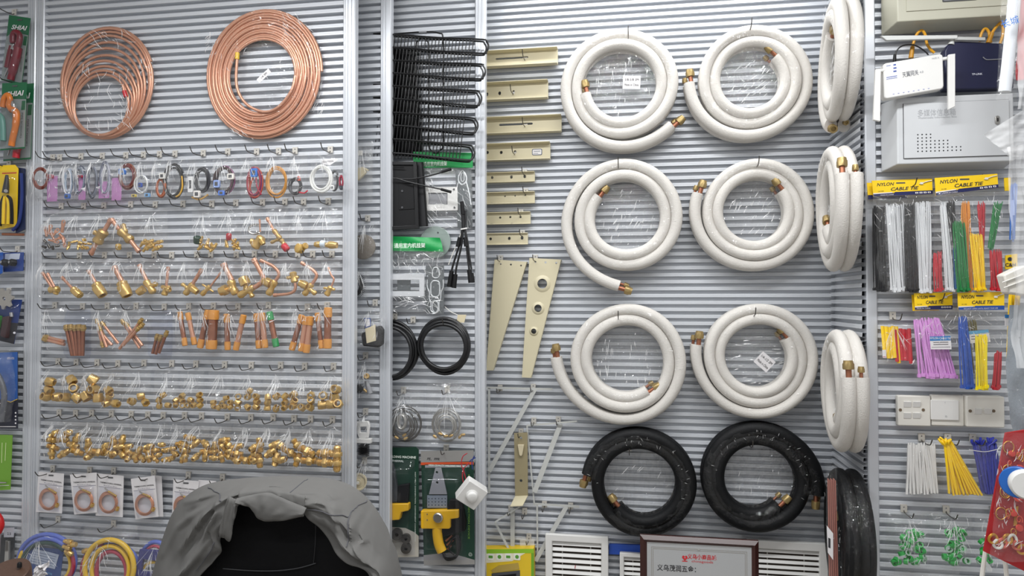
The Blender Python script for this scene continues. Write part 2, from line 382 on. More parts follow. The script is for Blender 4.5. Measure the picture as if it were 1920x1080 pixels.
front_coil('white insulated pipe coil whose lower end points at the coil below it', 1172, 410, 118, 108, 62, -95, -940, 10.3, FOAM, fl0=20, fl1=4, group=GW, seed=3)
front_coil('white insulated pipe coil, second down in the column next to the corner', 1413, 400, 114, 104, 56, 160, 1120, 10, FOAM, fl0=6, fl1=4, group=GW, seed=4)
front_coil('white insulated pipe coil above a black one, flared copper end beside the triangular brackets', 1172, 675, 120, 110, 64, 178, 1027, 10.3, FOAM, fl0=18, fl1=4, group=GW, seed=5)
s1 = px(1430, 670, 2.56)
front_coil('white insulated pipe coil with a tilted white paper tag in its middle', 1418, 670, 116, 106, 57, 168, 1116, 10, FOAM, fl0=6, fl1=4, group=GW, seed=6, tagtxt=(12*s1, -7*s1, -0.72, 30*s1, 26*s1, ('1/4-1/2 3M', 'Made in China')))
front_coil('black rubber pipe coil with two brass nuts, hung over the louvred vent', 1202, 904, 107, 95, 68, -188, -855, 11.5, BFOAM, fl0=5, fl1=-5, group=GB, seed=7, ra=0.022)
front_coil('black rubber pipe coil whose brass nut points at the corner', 1416, 895, 110, 97, 66, -12, 670, 12.5, BFOAM, fl0=12, fl1=-7, group=GB, seed=8, ra=0.022)
def side_coil(label, pf, pn, cy, Yf, Yn, R1, R2, a0, a1, rt, m, **k):
    f = at(pf, cy, Yf); n = at(pn, cy, Yn); c = (f+n)/2; d = Vector((n.x-f.x, n.y-f.y, 0)).normalized()
    ang = math.atan2(d.y, d.x); nrm = Vector((d.y, -d.x, 0))     # outward face
    if nrm.x > 0: nrm = -nrm
    ra = k.get('ra', 0.02); g = k.get('gap', 0.018)
    loc = c - nrm*(g+ra*3.6); loc.z = c.z
    return coil(label, None, R1, R2, a0, a1, rt, m, loc, rotz=ang, **k)
side_coil('white insulated pipe coil seen edge-on, highest on the short side wall', 1534, 1575, 120, 2.54, 2.125, 0.19, 0.11, -105, -970, 0.024, FOAM, group=GW, seed=9, ra=0.019, gap=0.008)
side_coil('white insulated pipe coil seen edge-on with twin upright ends, middle of the side wall', 1529, 1572, 387, 2.54, 2.125, 0.19, 0.10, 18, -860, 0.024, FOAM, group=GW, seed=10, ra=0.019, gap=0.008, fl0=0.018)
side_coil('white insulated pipe coil seen edge-on, lowest white one on the side wall', 1538, 1583, 724, 2.54, 2.12, 0.18, 0.10, 14, -800, 0.024, FOAM, group=GW, seed=11, ra=0.02, gap=0.006, fl0=0.016)
side_coil('black rubber pipe coil seen edge-on at the foot of the short side wall', 1548, 1588, 1010, 2.53, 2.1, 0.215, 0.13, -30, -900, 0.022, BFOAM, group=GB, seed=12, ra=0.021, gap=0.006, ww=0.002)

# ------------------------------------------------------------------ bare copper coils
def copper_coil(label, cx, cy, Rp, rings, inner, rp, loc_Y, hook, tilt=0.0, tagp=None, cap=None):
    Y = loc_Y; s = px(cx, cy, Y); o = at(cx, cy, Y)
    t = thing('copper_coil', label, 'copper coil', o)
    # rings: list of (dx, dz, rx, rz) in pixels, joined into one run of tube
    pts = []; n = 44; k = len(rings)
    for i in range(k):
        a = rings[i]; b = rings[min(i+1, k-1)]
        for j in range(n if i < k-1 else n+1):
            u = j/n; q = [a[h]+(b[h]-a[h])*u for h in range(4)]; an = math.radians(inner[0])+2*PI*u
            pts.append(o+Vector(((q[0]+q[2]*math.cos(an))*s, -0.004*(i % 2)+0.002*math.sin(an*2+i)-0.001*i, (-q[1]+q[3]*math.sin(an))*s)))
    if inner[1]:
        last = pts[-1]; tail = [last]+[o+Vector((x*s, -0.02, -y*s)) for x, y in inner[1]]; pts += smooth_path(tail, 6)[1:]
    part(MB().tube(pts, rp*s, 10), 'copper_tube', COPPER, t)
    if cap:
        p = pts[-1]; d = (pts[-1]-pts[-2]).normalized(); part(MB().cyl(p-d*0.004, p+d*0.018, rp*s*1.5, seg=10), 'end_cap', cap, t)
    ri = Rp*1.02*s
    def fn(u, v):
        a = u*2*PI; r = ri*(0.02+v*1.0); w = noise.noise(Vector((math.cos(a)*2.2, math.sin(a)*2.2, v*3+cx)))
        return o+Vector((r*math.cos(a)*(1+0.012*w), -0.034-0.01*abs(w)+0.03*max(0, v-0.9)*10*0.9, r*math.sin(a)*(Rp+8)/Rp*(1+0.012*w)))
    part(MB().grid(fn, 60, 12, True), 'film_wrap', CWRAP, t)
    if tagp:
        x, y, w, h, an = tagp; sg = sub('paper_tag', t); p = o+Vector((x*s, -0.046, -y*s))
        part(MB().box(p, (w*s, 0.0006, h*s), Matrix.Rotation(-an, 4, 'Y')), 'tag_sheet', PAPER, sg, smooth=False)
        text('1/4 3M', p+Vector((0, -0.001, 0)), h*s*0.45, BLACK, sg, rot=-an)
    return t
CC1 = copper_coil('copper tube coil with uneven loops and a red end cap, by the double post', 200, 156, 102,
    [(0, 0, 97, 105), (0, 0, 95, 103), (1, 2, 91, 99), (1, 5, 88, 95), (-2, 10, 84, 89), (-4, 16, 80, 83), (-4, 23, 76, 77), (-5, 29, 71, 71), (-5, 34, 67, 66), (-6, 38, 62, 61), (-6, 42, 57, 57)], (20, [(42, 8), (46, 22)]), 2.6, Y1-0.03, None, cap=col('b5202c'))
CC2 = copper_coil('wide copper tube coil with a yellow-capped loose end and a small paper tag', 494, 140, 122,
    [(0, 0, 116, 122), (0, 0, 112, 118), (0, 0, 107, 114), (0, 1, 102.5, 109.5), (0, 1, 98, 105), (-1, 1, 93.5, 100), (-2, 2, 89, 95), (-2, 2, 84.5, 90), (-2, 2, 80, 85), (-1, 2, 76, 80), (-1, 2, 72, 76), (0, 3, 69, 73), (1, 5, 67, 70)], (0, [(62, 36), (36, 66), (5, 73), (-30, 55), (-48, 20), (-47, -30)]), 2.7, Y1-0.03, None, tagp=(15, 11, 30, 9, 0.7), cap=col('d9b233'))

# ------------------------------------------------------------------ hooks, bags and small goods
def glint_creases(t, x0, y0, x1, y1, Y, n, seed, ang=0.6, ln=(5, 22), spread=0.5, r=(0.0004, 0.0011)):  # short whitish strips that stand for glints on creased film
    rr = random.Random(seed); cm = MB()
    for i in range(n):
        x, y = rr.uniform(x0, x1), rr.uniform(y0, y1); L = rr.uniform(*ln)*0.5; b = ang+rr.gauss(0, spread); q = rr.uniform(-0.25, 0.25)
        P = [at(min(max(x+math.cos(b+q*k)*L*k, x0), x1), min(max(y+math.sin(b+q*k)*L*k, y0), y1), Y-0.001*abs(k)) for k in (-1, -0.4, 0.3, 1)]
        cm.tube(P, [0.0002, rr.uniform(*r), rr.uniform(*r), 0.0002], 5)
    part(cm, 'crease_glint', CREASE_GLINT, t, recalc=False)
glint_creases(CC1, 140, 120, 250, 245, Y1-0.075, 46, 4, 1.3, (6, 34), 0.5); glint_creases(CC1, 165, 55, 255, 92, Y1-0.07, 14, 5, 0.4, (8, 30), 0.6); glint_creases(CC1, 106, 160, 128, 200, Y1-0.07, 14, 6, 1.2, (4, 14), 0.6); glint_creases(CC1, 262, 105, 288, 150, Y1-0.07, 16, 7, 1.0, (4, 14), 0.6)
glint_creases(CC2, 425, 90, 540, 205, Y1-0.075, 12, 8, 1.2, (6, 26), 0.6); glint_creases(CC2, 530, 25, 590, 75, Y1-0.07, 14, 10, 0.8, (8, 30), 0.3); glint_creases(CC2, 385, 60, 415, 110, Y1-0.07, 14, 11, 2.2, (6, 22), 0.4); glint_creases(CC2, 425, 235, 475, 262, Y1-0.07, 12, 12, 0.6, (6, 22), 0.3); glint_creases(CC2, 585, 150, 608, 225, Y1-0.07, 10, 13, 1.9, (8, 26), 0.3)
def hook_proto(name, ln, lift):
    t = thing(name, '', 'hook', (0, 0, 0))
    mb = MB(); mb.plate([rrect(-0.009, -0.012, 0.009, 0.010, 0.001, 1), circ((0, 0.003), 0.0022, 8)], -0.004, -0.002); mb.box((0, 0.004, 0.010), (0.018, 0.012, 0.0014))
    part(mb, 'plate', col('c9c5bd', 0.4, 0.3), t, smooth=False)
    pts = smooth_path([(0, -0.003, -0.006), (0, -0.012, -0.012), (0, -ln*0.65, -0.013), (0, -ln*0.85, -0.009), (0, -ln, lift)], 4)
    part(MB().tube(pts, 0.0016, 6), 'prong', DSTEEL, t); return t
HK = hook_proto('display_hook', 0.078, 0.006)
HOOKS = []; used = {}
def hook(x, y, Y, label, proto=None, group='steel hooks on the slat wall'):
    proto = proto or HK; p = at(x, y, Y-RIB-0.0015); p.z -= 0.002
    if proto not in used:
        used[proto] = 1; proto.location = p; proto['label'] = label; proto['group'] = group; return proto
    return dup(proto, p, None, 1.0, label, group)
def bag(label, rect, Y, hk=(0.5, 0.97), depth=0.014, seed=0, m=None, group=None, low=0.22, nu=15, nv=19, fold=1.0, name='plastic_bag', wid=0.42, ncr=11):
    if len(rect) == 4 and not isinstance(rect[0], tuple):
        x0, y0, x1, y1 = rect; rect = ((x0, y1), (x1, y1), (x1, y0), (x0, y0))
    a, b, c, d = [at(x, y, Y) for x, y in rect]; o = (a+b+c+d)/4; w = (b-a).length; h = (d-a).length
    def fn(sgn):
        def f(u, v):
            p = (a*(1-u)+b*u)*(1-v)+(d*(1-u)+c*u)*v
            e = min(u, 1-u, v, 1-v); k = min(1, e*13)
            ang = math.atan2((u-hk[0])*w, (hk[1]-v)*h+0.004); ds = math.hypot((u-hk[0])*w, (hk[1]-v)*h)/h
            fo = math.sin(ang*13+seed*1.7)*0.0028*math.exp(-ds*1.1)+noise.noise(Vector((u*4+seed*3.1, v*5, sgn*2)))*0.004
            fo += noise.noise(Vector((u*9+seed, v*11+seed*2, sgn)))*0.0018
            bu = math.exp(-(max(0, v-low)/wid)**2)*min(1, v/0.07)*math.sin(PI*min(max(u, 0), 1))**0.3
            p = p.copy(); p.y = Y-(depth*bu*k+fo*k*fold) if sgn < 0 else Y+0.013*k+fo*0.3*k
            p.x += noise.noise(Vector((v*4, seed*5.0, 1)))*0.003*(1 if u > 0.5 else -1)*(1-k*0.5); p.z += noise.noise(Vector((u*4, seed*5.0, 7)))*0.003
            return p
        return f
    mb = MB(); mb.grid(fn(-1), nu, nv); mb.grid(fn(1), nu, nv)
    ob = solo(mb, name, m or BAG, label, 'bag', o, group, recalc=False)
    rr = random.Random(seed*17+3); cm = MB(); F_ = fn(-1)
    for i in range(ncr):                                   # whitish strips shaped as glints on folds below the prong
        u1, v1 = rr.uniform(0.08, 0.92), rr.uniform(0.2, 0.6); k0, k1 = rr.uniform(0.05, 0.3), rr.uniform(0.6, 1)
        P = [F_(hk[0]+(u1-hk[0])*k, hk[1]-0.02+(v1-hk[1])*k)+Vector((0, -0.0012, 0)) for k in (k0, k0+(k1-k0)*0.35, k0+(k1-k0)*0.7, k1)]
        cm.tube(P, [0.0002, rr.uniform(0.0003, 0.0008), rr.uniform(0.0003, 0.0007), 0.0002], 5)
    for i in range(ncr):  # scattered short glint strips over the rest of the film
        u1, v1 = rr.uniform(0.08, 0.9), rr.uniform(0.6, 0.95) if i % 2 else rr.uniform(0.08, 0.9); bb = rr.uniform(-0.5, 0.5)+(0 if i % 2 else 1.2); ln = rr.uniform(0.05, 0.16)
        P = [F_(min(0.98, max(0.02, u1+math.cos(bb)*ln*k)), min(0.98, max(0.02, v1+math.sin(bb)*ln*k+0.02*k*k)))+Vector((0, -0.0012, 0)) for k in (-0.6, -0.2, 0.2, 0.6)]
        cm.tube(P, [0.0002, rr.uniform(0.0004, 0.0011), rr.uniform(0.0003, 0.0008), 0.0002], 5)
    if ncr: part(cm, 'crease_glint', CREASE_GLINT, ob, recalc=False)
    return ob
YB = Y1-RIB-0.024                                         # where bags hang on the copper-coil panel
YC = YB-0.016
GBAG = 'clear bags on the copper coil panel'
WHERE = 'of the {} row, {} from the double post'

# wires in bags (first row)
def apart(B, g=1.7):
    return [(r[0] if i == 0 else max(r[0], (r[0]+B[i-1][2])/2+g), r[1], r[2] if i == len(B)-1 else min(r[2], (r[2]+B[i+1][0])/2-g), r[3]) for i, r in enumerate(B)]
def harness(x, y, rx, ry, turns, colr, wr, label, conns=(), Y=None, seed=0, ends=(), cat='wire harness', name='wire_harness', m=None):
    Y = Y or YC; o = at(x, y, Y); s = px(x, y, Y); t = thing(name, label, cat, o)
    for q, cl in enumerate(colr if isinstance(colr, (list, tuple)) else [colr]):
        rr = random.Random(seed*10+q); pts = []; n = 22*turns; ph = rr.uniform(0, 6)
        for i in range(n+1):
            a = ph+2*PI*i/22; k = 1+0.10*math.sin(a*0.5+ph+q)+0.05*math.sin(a*1.3)
            pts.append(o+Vector((math.cos(a)*rx*s*k+q*1.2*s*math.sin(q), 0.003*math.sin(a*0.7+q)+q*0.0015, math.sin(a)*ry*s*k)))
        part(MB().tube(pts, wr*s, 6), 'wire', m or col(cl, 0.45), t)
    for (cx, cy, w, h, cl) in conns:
        p = at(cx, cy, Y-0.004); part(MB().plate([rrect(p.x-w*s/2, p.z-h*s/2, p.x+w*s/2, p.z+h*s/2, min(w, h)*s*0.15, 2)], Y-0.009, Y-0.001), 'connector', col(cl, 0.4), t, bevel=0.0006)
        part(MB().box((p.x, Y-0.009, p.z), (w*s*0.5, 0.002, h*s*0.5)), 'connector_socket', DGREY, t, smooth=False)
    for pl, cl in ends:
        pts = smooth_path([at(a, b, Y-0.002) for a, b in pl], 5); part(MB().tube(pts, wr*s, 6), 'lead', col(cl, 0.45), t)
    return t
def pouch(x0, y0, x1, y1, label, cl='c77bc4', Y=None):
    Y = Y or YC+0.002; a = at(x0, y1, Y); b = at(x1, y0, Y); o = (a+b)/2
    m = film('pink_pouch_film', 0.45, 0.8, 0.15, 60, tint=(0.80, 0.45, 0.78))
    mb = MB()
    for sg in (-1, 1):
        mb.grid(lambda u, v: Vector((a.x+(b.x-a.x)*u, Y+sg*0.005*math.sin(PI*u)*math.sin(PI*v)+0.0015*noise.noise(Vector((u*6, v*6, x0))), a.z+(b.z-a.z)*v)), 8, 10)
    return solo(mb, 'antistatic_pouch', m, label, 'pouch', o, recalc=False)
row1_hooks = [(100, 294), (113, 294), (153, 292), (193, 291), (237, 290), (270, 289), (300, 288), (329, 287), (382, 286), (428, 283), (482, 283), (523, 282), (554, 281), (620, 279)]
row1_bags = [(57, 303, 96, 386), (84, 300, 118, 383), (116, 301, 150, 378), (136, 300, 172, 380), (160, 298, 196, 379), (190, 298, 232, 382), (222, 297, 262, 378), (246, 296, 290, 378), (286, 296, 316, 375), (306, 295, 352, 376), (348, 296, 398, 378), (396, 291, 446, 374), (448, 290, 496, 372), (495, 288, 542, 371), (538, 287, 580, 371), (578, 286, 643, 368)]
row1_desc = ['a dark orange wire ring', 'a pink pouch with a red tab', 'pale wires with a blue plug', 'grey wires around a pink pouch', 'dark grey wires', 'grey wires and a faded pink pouch', 'a brown wire ring with a blue plug', 'pale wires with a blue bead', 'a folded orange brown wire', 'a black and yellow cable ring', 'two white plugs and a black loop', 'brown and black wires with white plug', 'red purple wires with a bright blue plug', 'an amber wire ring', 'a small black coil with red ends', 'a thick white cable ring']
row1_bags = apart(row1_bags)
for i, (r, d) in enumerate(zip(row1_bags, row1_desc)):
    bag(f'clear zip bag of {d}', r, YB-0.004*(i % 3), (0.4, 0.97), 0.034, i, BAG2, 'wire bags in the top row', low=0.5)
for i, (x, y) in enumerate(row1_hooks):
    hook(x, y, Y1, 'steel hook carrying the bag of '+row1_desc[i if i < 8 else i+2 if i > 8 else 10], HK)
harness(76, 334, 15, 18, 2, '7d3320', 1.8, 'dark orange wire ring in the bag lapping over the double post', [(96, 331, 9, 7, 'a3263c')], seed=1)
pouch(88, 330, 108, 378, 'pink pouch with red tab beside the dark orange wire ring'); pouch(147, 328, 161, 375, 'pink pouch wrapped by grey wires in the top bag row')
pouch(185, 340, 205, 372, 'faded pink pouch behind grey wires in the top bag row'); pouch(209, 333, 228, 376, 'pink pouch beside the brown wire ring with blue plug')
harness(127, 340, 7, 22, 3, ['c9cad0', '8fa0b4'], 1.2, 'pale wire bundle with a blue plug at its foot', [(127, 368, 10, 9, '2f5fae')], seed=2)
harness(148, 338, 11, 24, 2, ['7e8694', '5a6070'], 1.3, 'grey wire loop around a pink pouch', [(152, 331, 10, 4, 'a3263c')], seed=3)
harness(172, 342, 9, 26, 3, ['3b3f4a', '6d7280'], 1.2, 'dark grey wire bundle beside the faded pink pouch', seed=4)
harness(196, 335, 9, 30, 3, ['666b7a', '9a9cab'], 1.4, 'grey wire hank hanging before a faded pink pouch', seed=5)
harness(238, 331, 15, 21, 3, ['6b3030', '7a4a3a'], 1.5, 'brown wire ring with a blue plug at its upper side', [(230, 322, 13, 11, '2f74c8')], seed=6)
harness(265, 345, 12, 16, 2, ['cfcfcc', 'b9bec8'], 1.2, 'pale wire hank with a blue bead and yellow tips', [(264, 347, 6, 8, '2a4fa8'), (252, 367, 9, 5, 'cdb658'), (277, 366, 10, 7, '7ba6d2')], seed=7)
harness(301, 352, 9, 16, 2, ['8a4522', 'a8562c'], 1.6, 'folded orange brown wire below a white plug', [(305, 330, 11, 11, 'dcdad4')], seed=8)
harness(325, 340, 18, 29, 3, ['1c1c1e', '2a2a2c'], 1.6, 'black and yellow cable ring in the top bag row', ends=[([(341, 330), (342, 350), (337, 364), (330, 369)], 'c79a3a')], seed=9)
harness(379, 338, 12, 21, 3, ['16161a', '35353a'], 1.8, 'black wire loop with two white plugs', [(358, 346, 10, 30, 'dedede'), (370, 364, 13, 13, 'd8d4cf')], seed=10, ends=[([(360, 370), (375, 374), (390, 365)], 'b08a4a')])
harness(419, 338, 17, 24, 3, ['3a2422', '1d1d20', '6b3a5a'], 1.6, 'brown and black wire ring with white and blue plugs', [(433, 331, 13, 11, 'dcd8d0'), (407, 345, 12, 14, '8aa2d8'), (416, 362, 12, 9, '4f79cf')], seed=11)
harness(476, 342, 13, 26, 3, ['8e2636', '5a2a5a', '9a3a2a'], 1.6, 'red and purple wires gathered under a bright blue plug', [(477, 324, 13, 16, '2f6fc0')], seed=12, ends=[([(475, 333), (470, 345), (468, 358)], 'a2412c'), ([(480, 333), (482, 350), (490, 365)], '8e2640')])
harness(518, 341, 19, 26, 3, ['b07a35', 'c08a45'], 1.5, 'amber wire ring in its own clear bag', seed=13)
harness(553, 349, 11, 14, 5, ['26262a', '3d3d42'], 1.3, 'small black wire coil with red lead ends', [(561, 335, 4, 8, 'd0482a')], seed=14, ends=[([(560, 360), (570, 362), (577, 357)], 'b8283a')])
harness(602, 335, 19, 23, 4, ['d6d6d2', 'cacac8'], 1.9, 'thick white cable ring in the last top row bag', seed=15)
harness(627, 340, 7, 17, 1, ['202024'], 2.2, 'black and white clip lead beside the thick white cable ring', [(624, 352, 6, 9, 'e0e0de')], seed=16)
harness(640, 340, 3, 10, 2, ['8a2a3c'], 1.6, 'dark red lead tucked against the post beyond the white cable ring', [(640, 352, 5, 8, '33343c')], seed=17)
tg = thing('warning_tag', 'small printed tag above the thick white cable ring', 'tag', at(614, 304, YC-0.004))
part(MB().plate([quad([(603, 300), (626, 297), (634, 300), (619, 310), (605, 308)], YC-0.004)], YC-0.005, YC-0.0042), 'tag_sheet', PAPER, tg, smooth=False)
text('CAUTION', at(615, 303, YC-0.0056), 0.006, BLACK, tg, rot=-0.05)

# valves and fittings
def pathtube(pl, rp, Y, seg=10, n=5): return MB().tube(smooth_path([at(a, b, Y) for a, b in pl], n), rp*px(pl[0][0], pl[0][1], Y), seg)
def valve(label, pipes, bodies, nuts=(), Y=None, rp=3.0, caps=(), name='service_valve', cat='valve', dull=False, pm=None):
    Y = Y or YC; o = at(*bodies[0][0], Y); s = px(*bodies[0][0], Y); t = thing(name, label, cat, o)
    for pl in pipes: part(pathtube(pl, rp, Y-0.002), 'copper_pipe', pm or COPPER, t)
    for pl in pipes:
        p = at(*pl[0], Y-0.002); q = at(*pl[1], Y-0.002); d = (p-q).normalized(); part(MB().cyl(p-d*0.003, p+d*0.009, rp*s*1.22, seg=12), 'pipe_flare', pm or COPPER, t)
    for i, b in enumerate(bodies):
        p0, p1, r = at(*b[0], Y), at(*b[1], Y), b[2]*s; d = (p1-p0); l = d.length
        prof = [(r*0.7, 0), (r, l*0.12), (r*0.92, l*0.3), (r*0.7, l*0.5), (r*0.92, l*0.7), (r, l*0.88), (r*0.72, l)]
        part(MB().lathe(prof, dirm(p0, d), 16), 'valve_body' if i == 0 else 'side_port', BRASS2 if dull else BRASS, t)
    for (p0, p1, r) in nuts:
        a, b = at(*p0, Y-0.004), at(*p1, Y-0.004); d = b-a; part(MB().lathe(nut_prof(r*s, d.length), dirm(a, d), 24, hexes=(2, 3)), 'flare_nut', BRASS, t)
    for (p0, p1, r, cl) in caps:
        a, b = at(*p0, Y-0.004), at(*p1, Y-0.004); d = b-a; l = d.length; part(MB().lathe([(r*s*0.8, 0), (r*s, l*0.15), (r*s, l*0.85), (r*s*0.8, l)], dirm(a, d), 14), 'cap', col(cl, 0.45), t)
    return t
YB2 = YB+0.002
hooks2 = [(116, 385), (158, 385), (196, 384), (246, 382), (292, 382), (344, 381), (398, 381), (443, 379), (493, 378), (535, 377), (570, 377), (616, 376)]
bags2 = [(78, 396, 128, 472), (122, 396, 174, 471), (166, 395, 216, 474), (204, 395, 262, 474), (258, 393, 314, 473), (360, 393, 412, 472), (404, 391, 458, 470), (450, 391, 500, 471), (494, 390, 545, 474), (540, 388, 582, 472), (578, 388, 643, 470)]
desc2 = ['copper cable lugs', 'small yellow brass studs', 'a straight valve with slanting copper stub', 'a valve with copper tail toward the corner', 'long slim brass stems', 'brass studs and a dark green cap', 'brass studs with a red tip', 'a brass cock and thin capillary', 'a long valve with red cap', 'one round brass bushing', 'a brass joint with blue white ring']
bags2 = apart(bags2)
for i, (r, d) in enumerate(zip(bags2, desc2)):
    bag(f'clear bag of {d}, second bag row', r, YB2-0.004*(i % 3), (0.45, 0.97), 0.040, 30+i, BAG, 'bags in the second row', low=0.35)
for i, (x, y) in enumerate(hooks2): hook(x, y, Y1, 'steel hook carrying the bag of '+(desc2[i] if i < 5 else desc2[i-1] if i > 5 else 'nothing, empty between two bag groups'))
# cable lugs
def lug_proto():
    mb = MB(); mb.plate([slot((0, 0.004), (0, 0.012), 0.006, 6), circ((0, 0.011), 0.0032, 10)], -0.0012, 0.0012); mb.tube([(0, 0, 0.001), (0, 0, -0.018)], [0.0042, 0.0042], 12)
    return solo(mb, 'cable_lug', COPPER, '', 'cable lug', (0, 0, 0))
def scatter(proto, spots, label, group, Y, sc=1.0, seed=0, flat=False):
    rr = random.Random(seed); first = proto.get('used') is None
    for i, q in enumerate(spots):
        p = at(q[0], q[1], Y - rr.uniform(0, 0.006)); k = sc*(q[3] if len(q) > 3 else 1)
        rot = q[2] if len(q) > 2 and q[2] is not None else ((rr.uniform(-0.5, 0.5), rr.uniform(0, 6.28), rr.uniform(-0.5, 0.5)) if not flat else (0, rr.uniform(0, 6.28), 0))
        if i == 0 and 'used' not in proto:
            proto['used'] = 1; proto.location = p; proto.rotation_euler = rot; proto.scale = (k,)*3; proto['label'] = label; proto['group'] = group
        else: dup(proto, p, rot, k, label, group)
LUG = lug_proto()
scatter(LUG, [(86, 434, (0, -0.2, 0)), (93, 430, (0, 0.3, 0.4)), (97, 440, (0, -0.5, 0)), (104, 436, (0, 0.6, 0.5)), (118, 424, (0.1, 0.25, 0), 1.25), (110, 447, (0, 1.1, 0.3)), (117, 445, (0, 2.4, 0)), (101, 452, (0, 1.8, 0.3)), (120, 455, (0, 2.8, 0))], 'copper cable lug in the second row bag nearest the double post', 'copper cable lugs', YC, 1.0, 3)
pg = MB(); pg.tube([(0, 0, -0.008), (0, 0, 0.008)], [0.006, 0.006], 12); pg.tube([(0, 0, 0.008), (0, 0, 0.011)], [0.0035, 0.0035], 10)
PLUG = solo(pg, 'terminal_sleeve', DSTEEL, '', 'terminal sleeve', (0, 0, 0))
scatter(PLUG, [(84, 452), (92, 462), (99, 464), (107, 461), (83, 463)], 'dark steel sleeve under the copper lugs in the second row', 'dark sleeves under the lugs', YC, 0.8, 4)
def stud_proto(name, L, r):
    mb = MB(); mb.lathe([(r*0.5, -L/2), (r*0.6, -L*0.48), (r*0.6, -L*0.1), (r, -L*0.08), (r, L*0.12), (r*0.7, L*0.14), (r*0.75, L*0.4), (r*0.5, L*0.45), (r*0.5, L/2)], None, 18, hexes=(3, 4))
    return solo(mb, name, BRASS, '', 'brass stud', (0, 0, 0))
ST = stud_proto('brass_stud', 0.026, 0.006)
rr = random.Random(5)
scatter(ST, [(128+rr.uniform(0, 40), 466-rr.uniform(0, 14)) for _ in range(13)], 'small yellow brass stud beside the copper lugs', 'yellow brass studs', YC, 0.9, 5)
scatter(ST, [(268+rr.uniform(0, 42), 466-rr.uniform(0, 12), (0, rr.uniform(0.6, 1.4), 0), 1.3) for _ in range(9)], 'long slim brass stem in the bag beside an empty gap', 'long brass stems', YC, 1.0, 6)
scatter(ST, [(375+rr.uniform(0, 28), 466-rr.uniform(0, 16)) for _ in range(9)], 'brass stud lying with the dark green cap', 'studs with the green cap', YC, 1.15, 7)
scatter(ST, [(413+rr.uniform(0, 34), 464-rr.uniform(0, 12)) for _ in range(9)], 'brass stud in the bag with one red tip', 'studs with the red tip', YC, 1.0, 8)
def capthing(name, label, cat, p, r, h, cl, d=(0.3, -0.4, 1)):
    s = px(*p, YC); return solo(MB().lathe([(r*s*0.5, -h*s/2), (r*s*0.9, -h*s*0.45), (r*s, -h*s*0.2), (r*s, h*s*0.4), (r*s*0.8, h*s/2)], dirm(at(*p, YC-0.006), d), 16), name, col(cl, 0.5), label, cat, at(*p, YC-0.006))
capthing('valve_cap', 'dark green plastic cap among brass studs', 'cap', (370, 450), 7, 14, '1f3a2c'); capthing('valve_cap', 'red plastic cap on top of a pile of brass studs', 'cap', (429, 444), 5, 12, 'a82a34')
valve('straight valve whose copper ends slant up to a peak, nearer the double post', [[(206, 415), (195, 433)], [(172, 473), (182, 455)]], [((181, 456), (196, 432), 10), ((176, 434), (187, 444), 5)], rp=4, dull=True)
valve('straight valve whose copper ends slant down toward the hook rows beyond', [[(212, 415), (228, 436)], [(258, 468), (243, 449)]], [((225, 432), (246, 452), 9), ((230, 420), (236, 436), 5)], rp=4, dull=True)
capthing('brass_plug', 'small brass plug below the peak of two slanted valves', 'plug', (222, 463), 5, 10, 'b8954a')
valve('brass cock valve with a spring of thin grey capillary', [[(487, 416), (488, 435)]], [((476, 464), (492, 444), 9), ((470, 452), (482, 455), 6)], nuts=[((488, 448), (494, 458), 6)], rp=1.5)
harness(477, 430, 12, 9, 4, ['8f8f92'], 0.9, 'thin grey capillary coiled above the brass cock valve', seed=31, m=STEEL, name='capillary_coil', cat='capillary coil')
valve('long service valve with a copper tail and bright red cap', [[(503, 413), (512, 430), (518, 440)]], [((513, 431), (526, 448), 5), ((527, 449), (534, 460), 5), ((508, 455), (524, 448), 3.5)], caps=[((531, 459), (539, 469), 6.5, 'b3222f')], rp=3, dull=True)
capthing('brass_bushing', 'round brass bushing alone in a second row bag', 'bushing', (562, 466), 9, 13, 'b8954a', (-0.5, -1, 0.2)); capthing('brass_bushing', 'smaller brass bushing lying behind the round one', 'bushing', (571, 462), 6, 11, 'a8853f', (0.8, -0.5, 0.2))
valve('brass pipe joint with a blue and white ring', [], [((590, 458), (632, 460), 6)], nuts=[((616, 459), (632, 460), 7)], caps=[((601, 457), (610, 458), 7, 'c9d4de')], name='pipe_joint', cat='pipe joint')
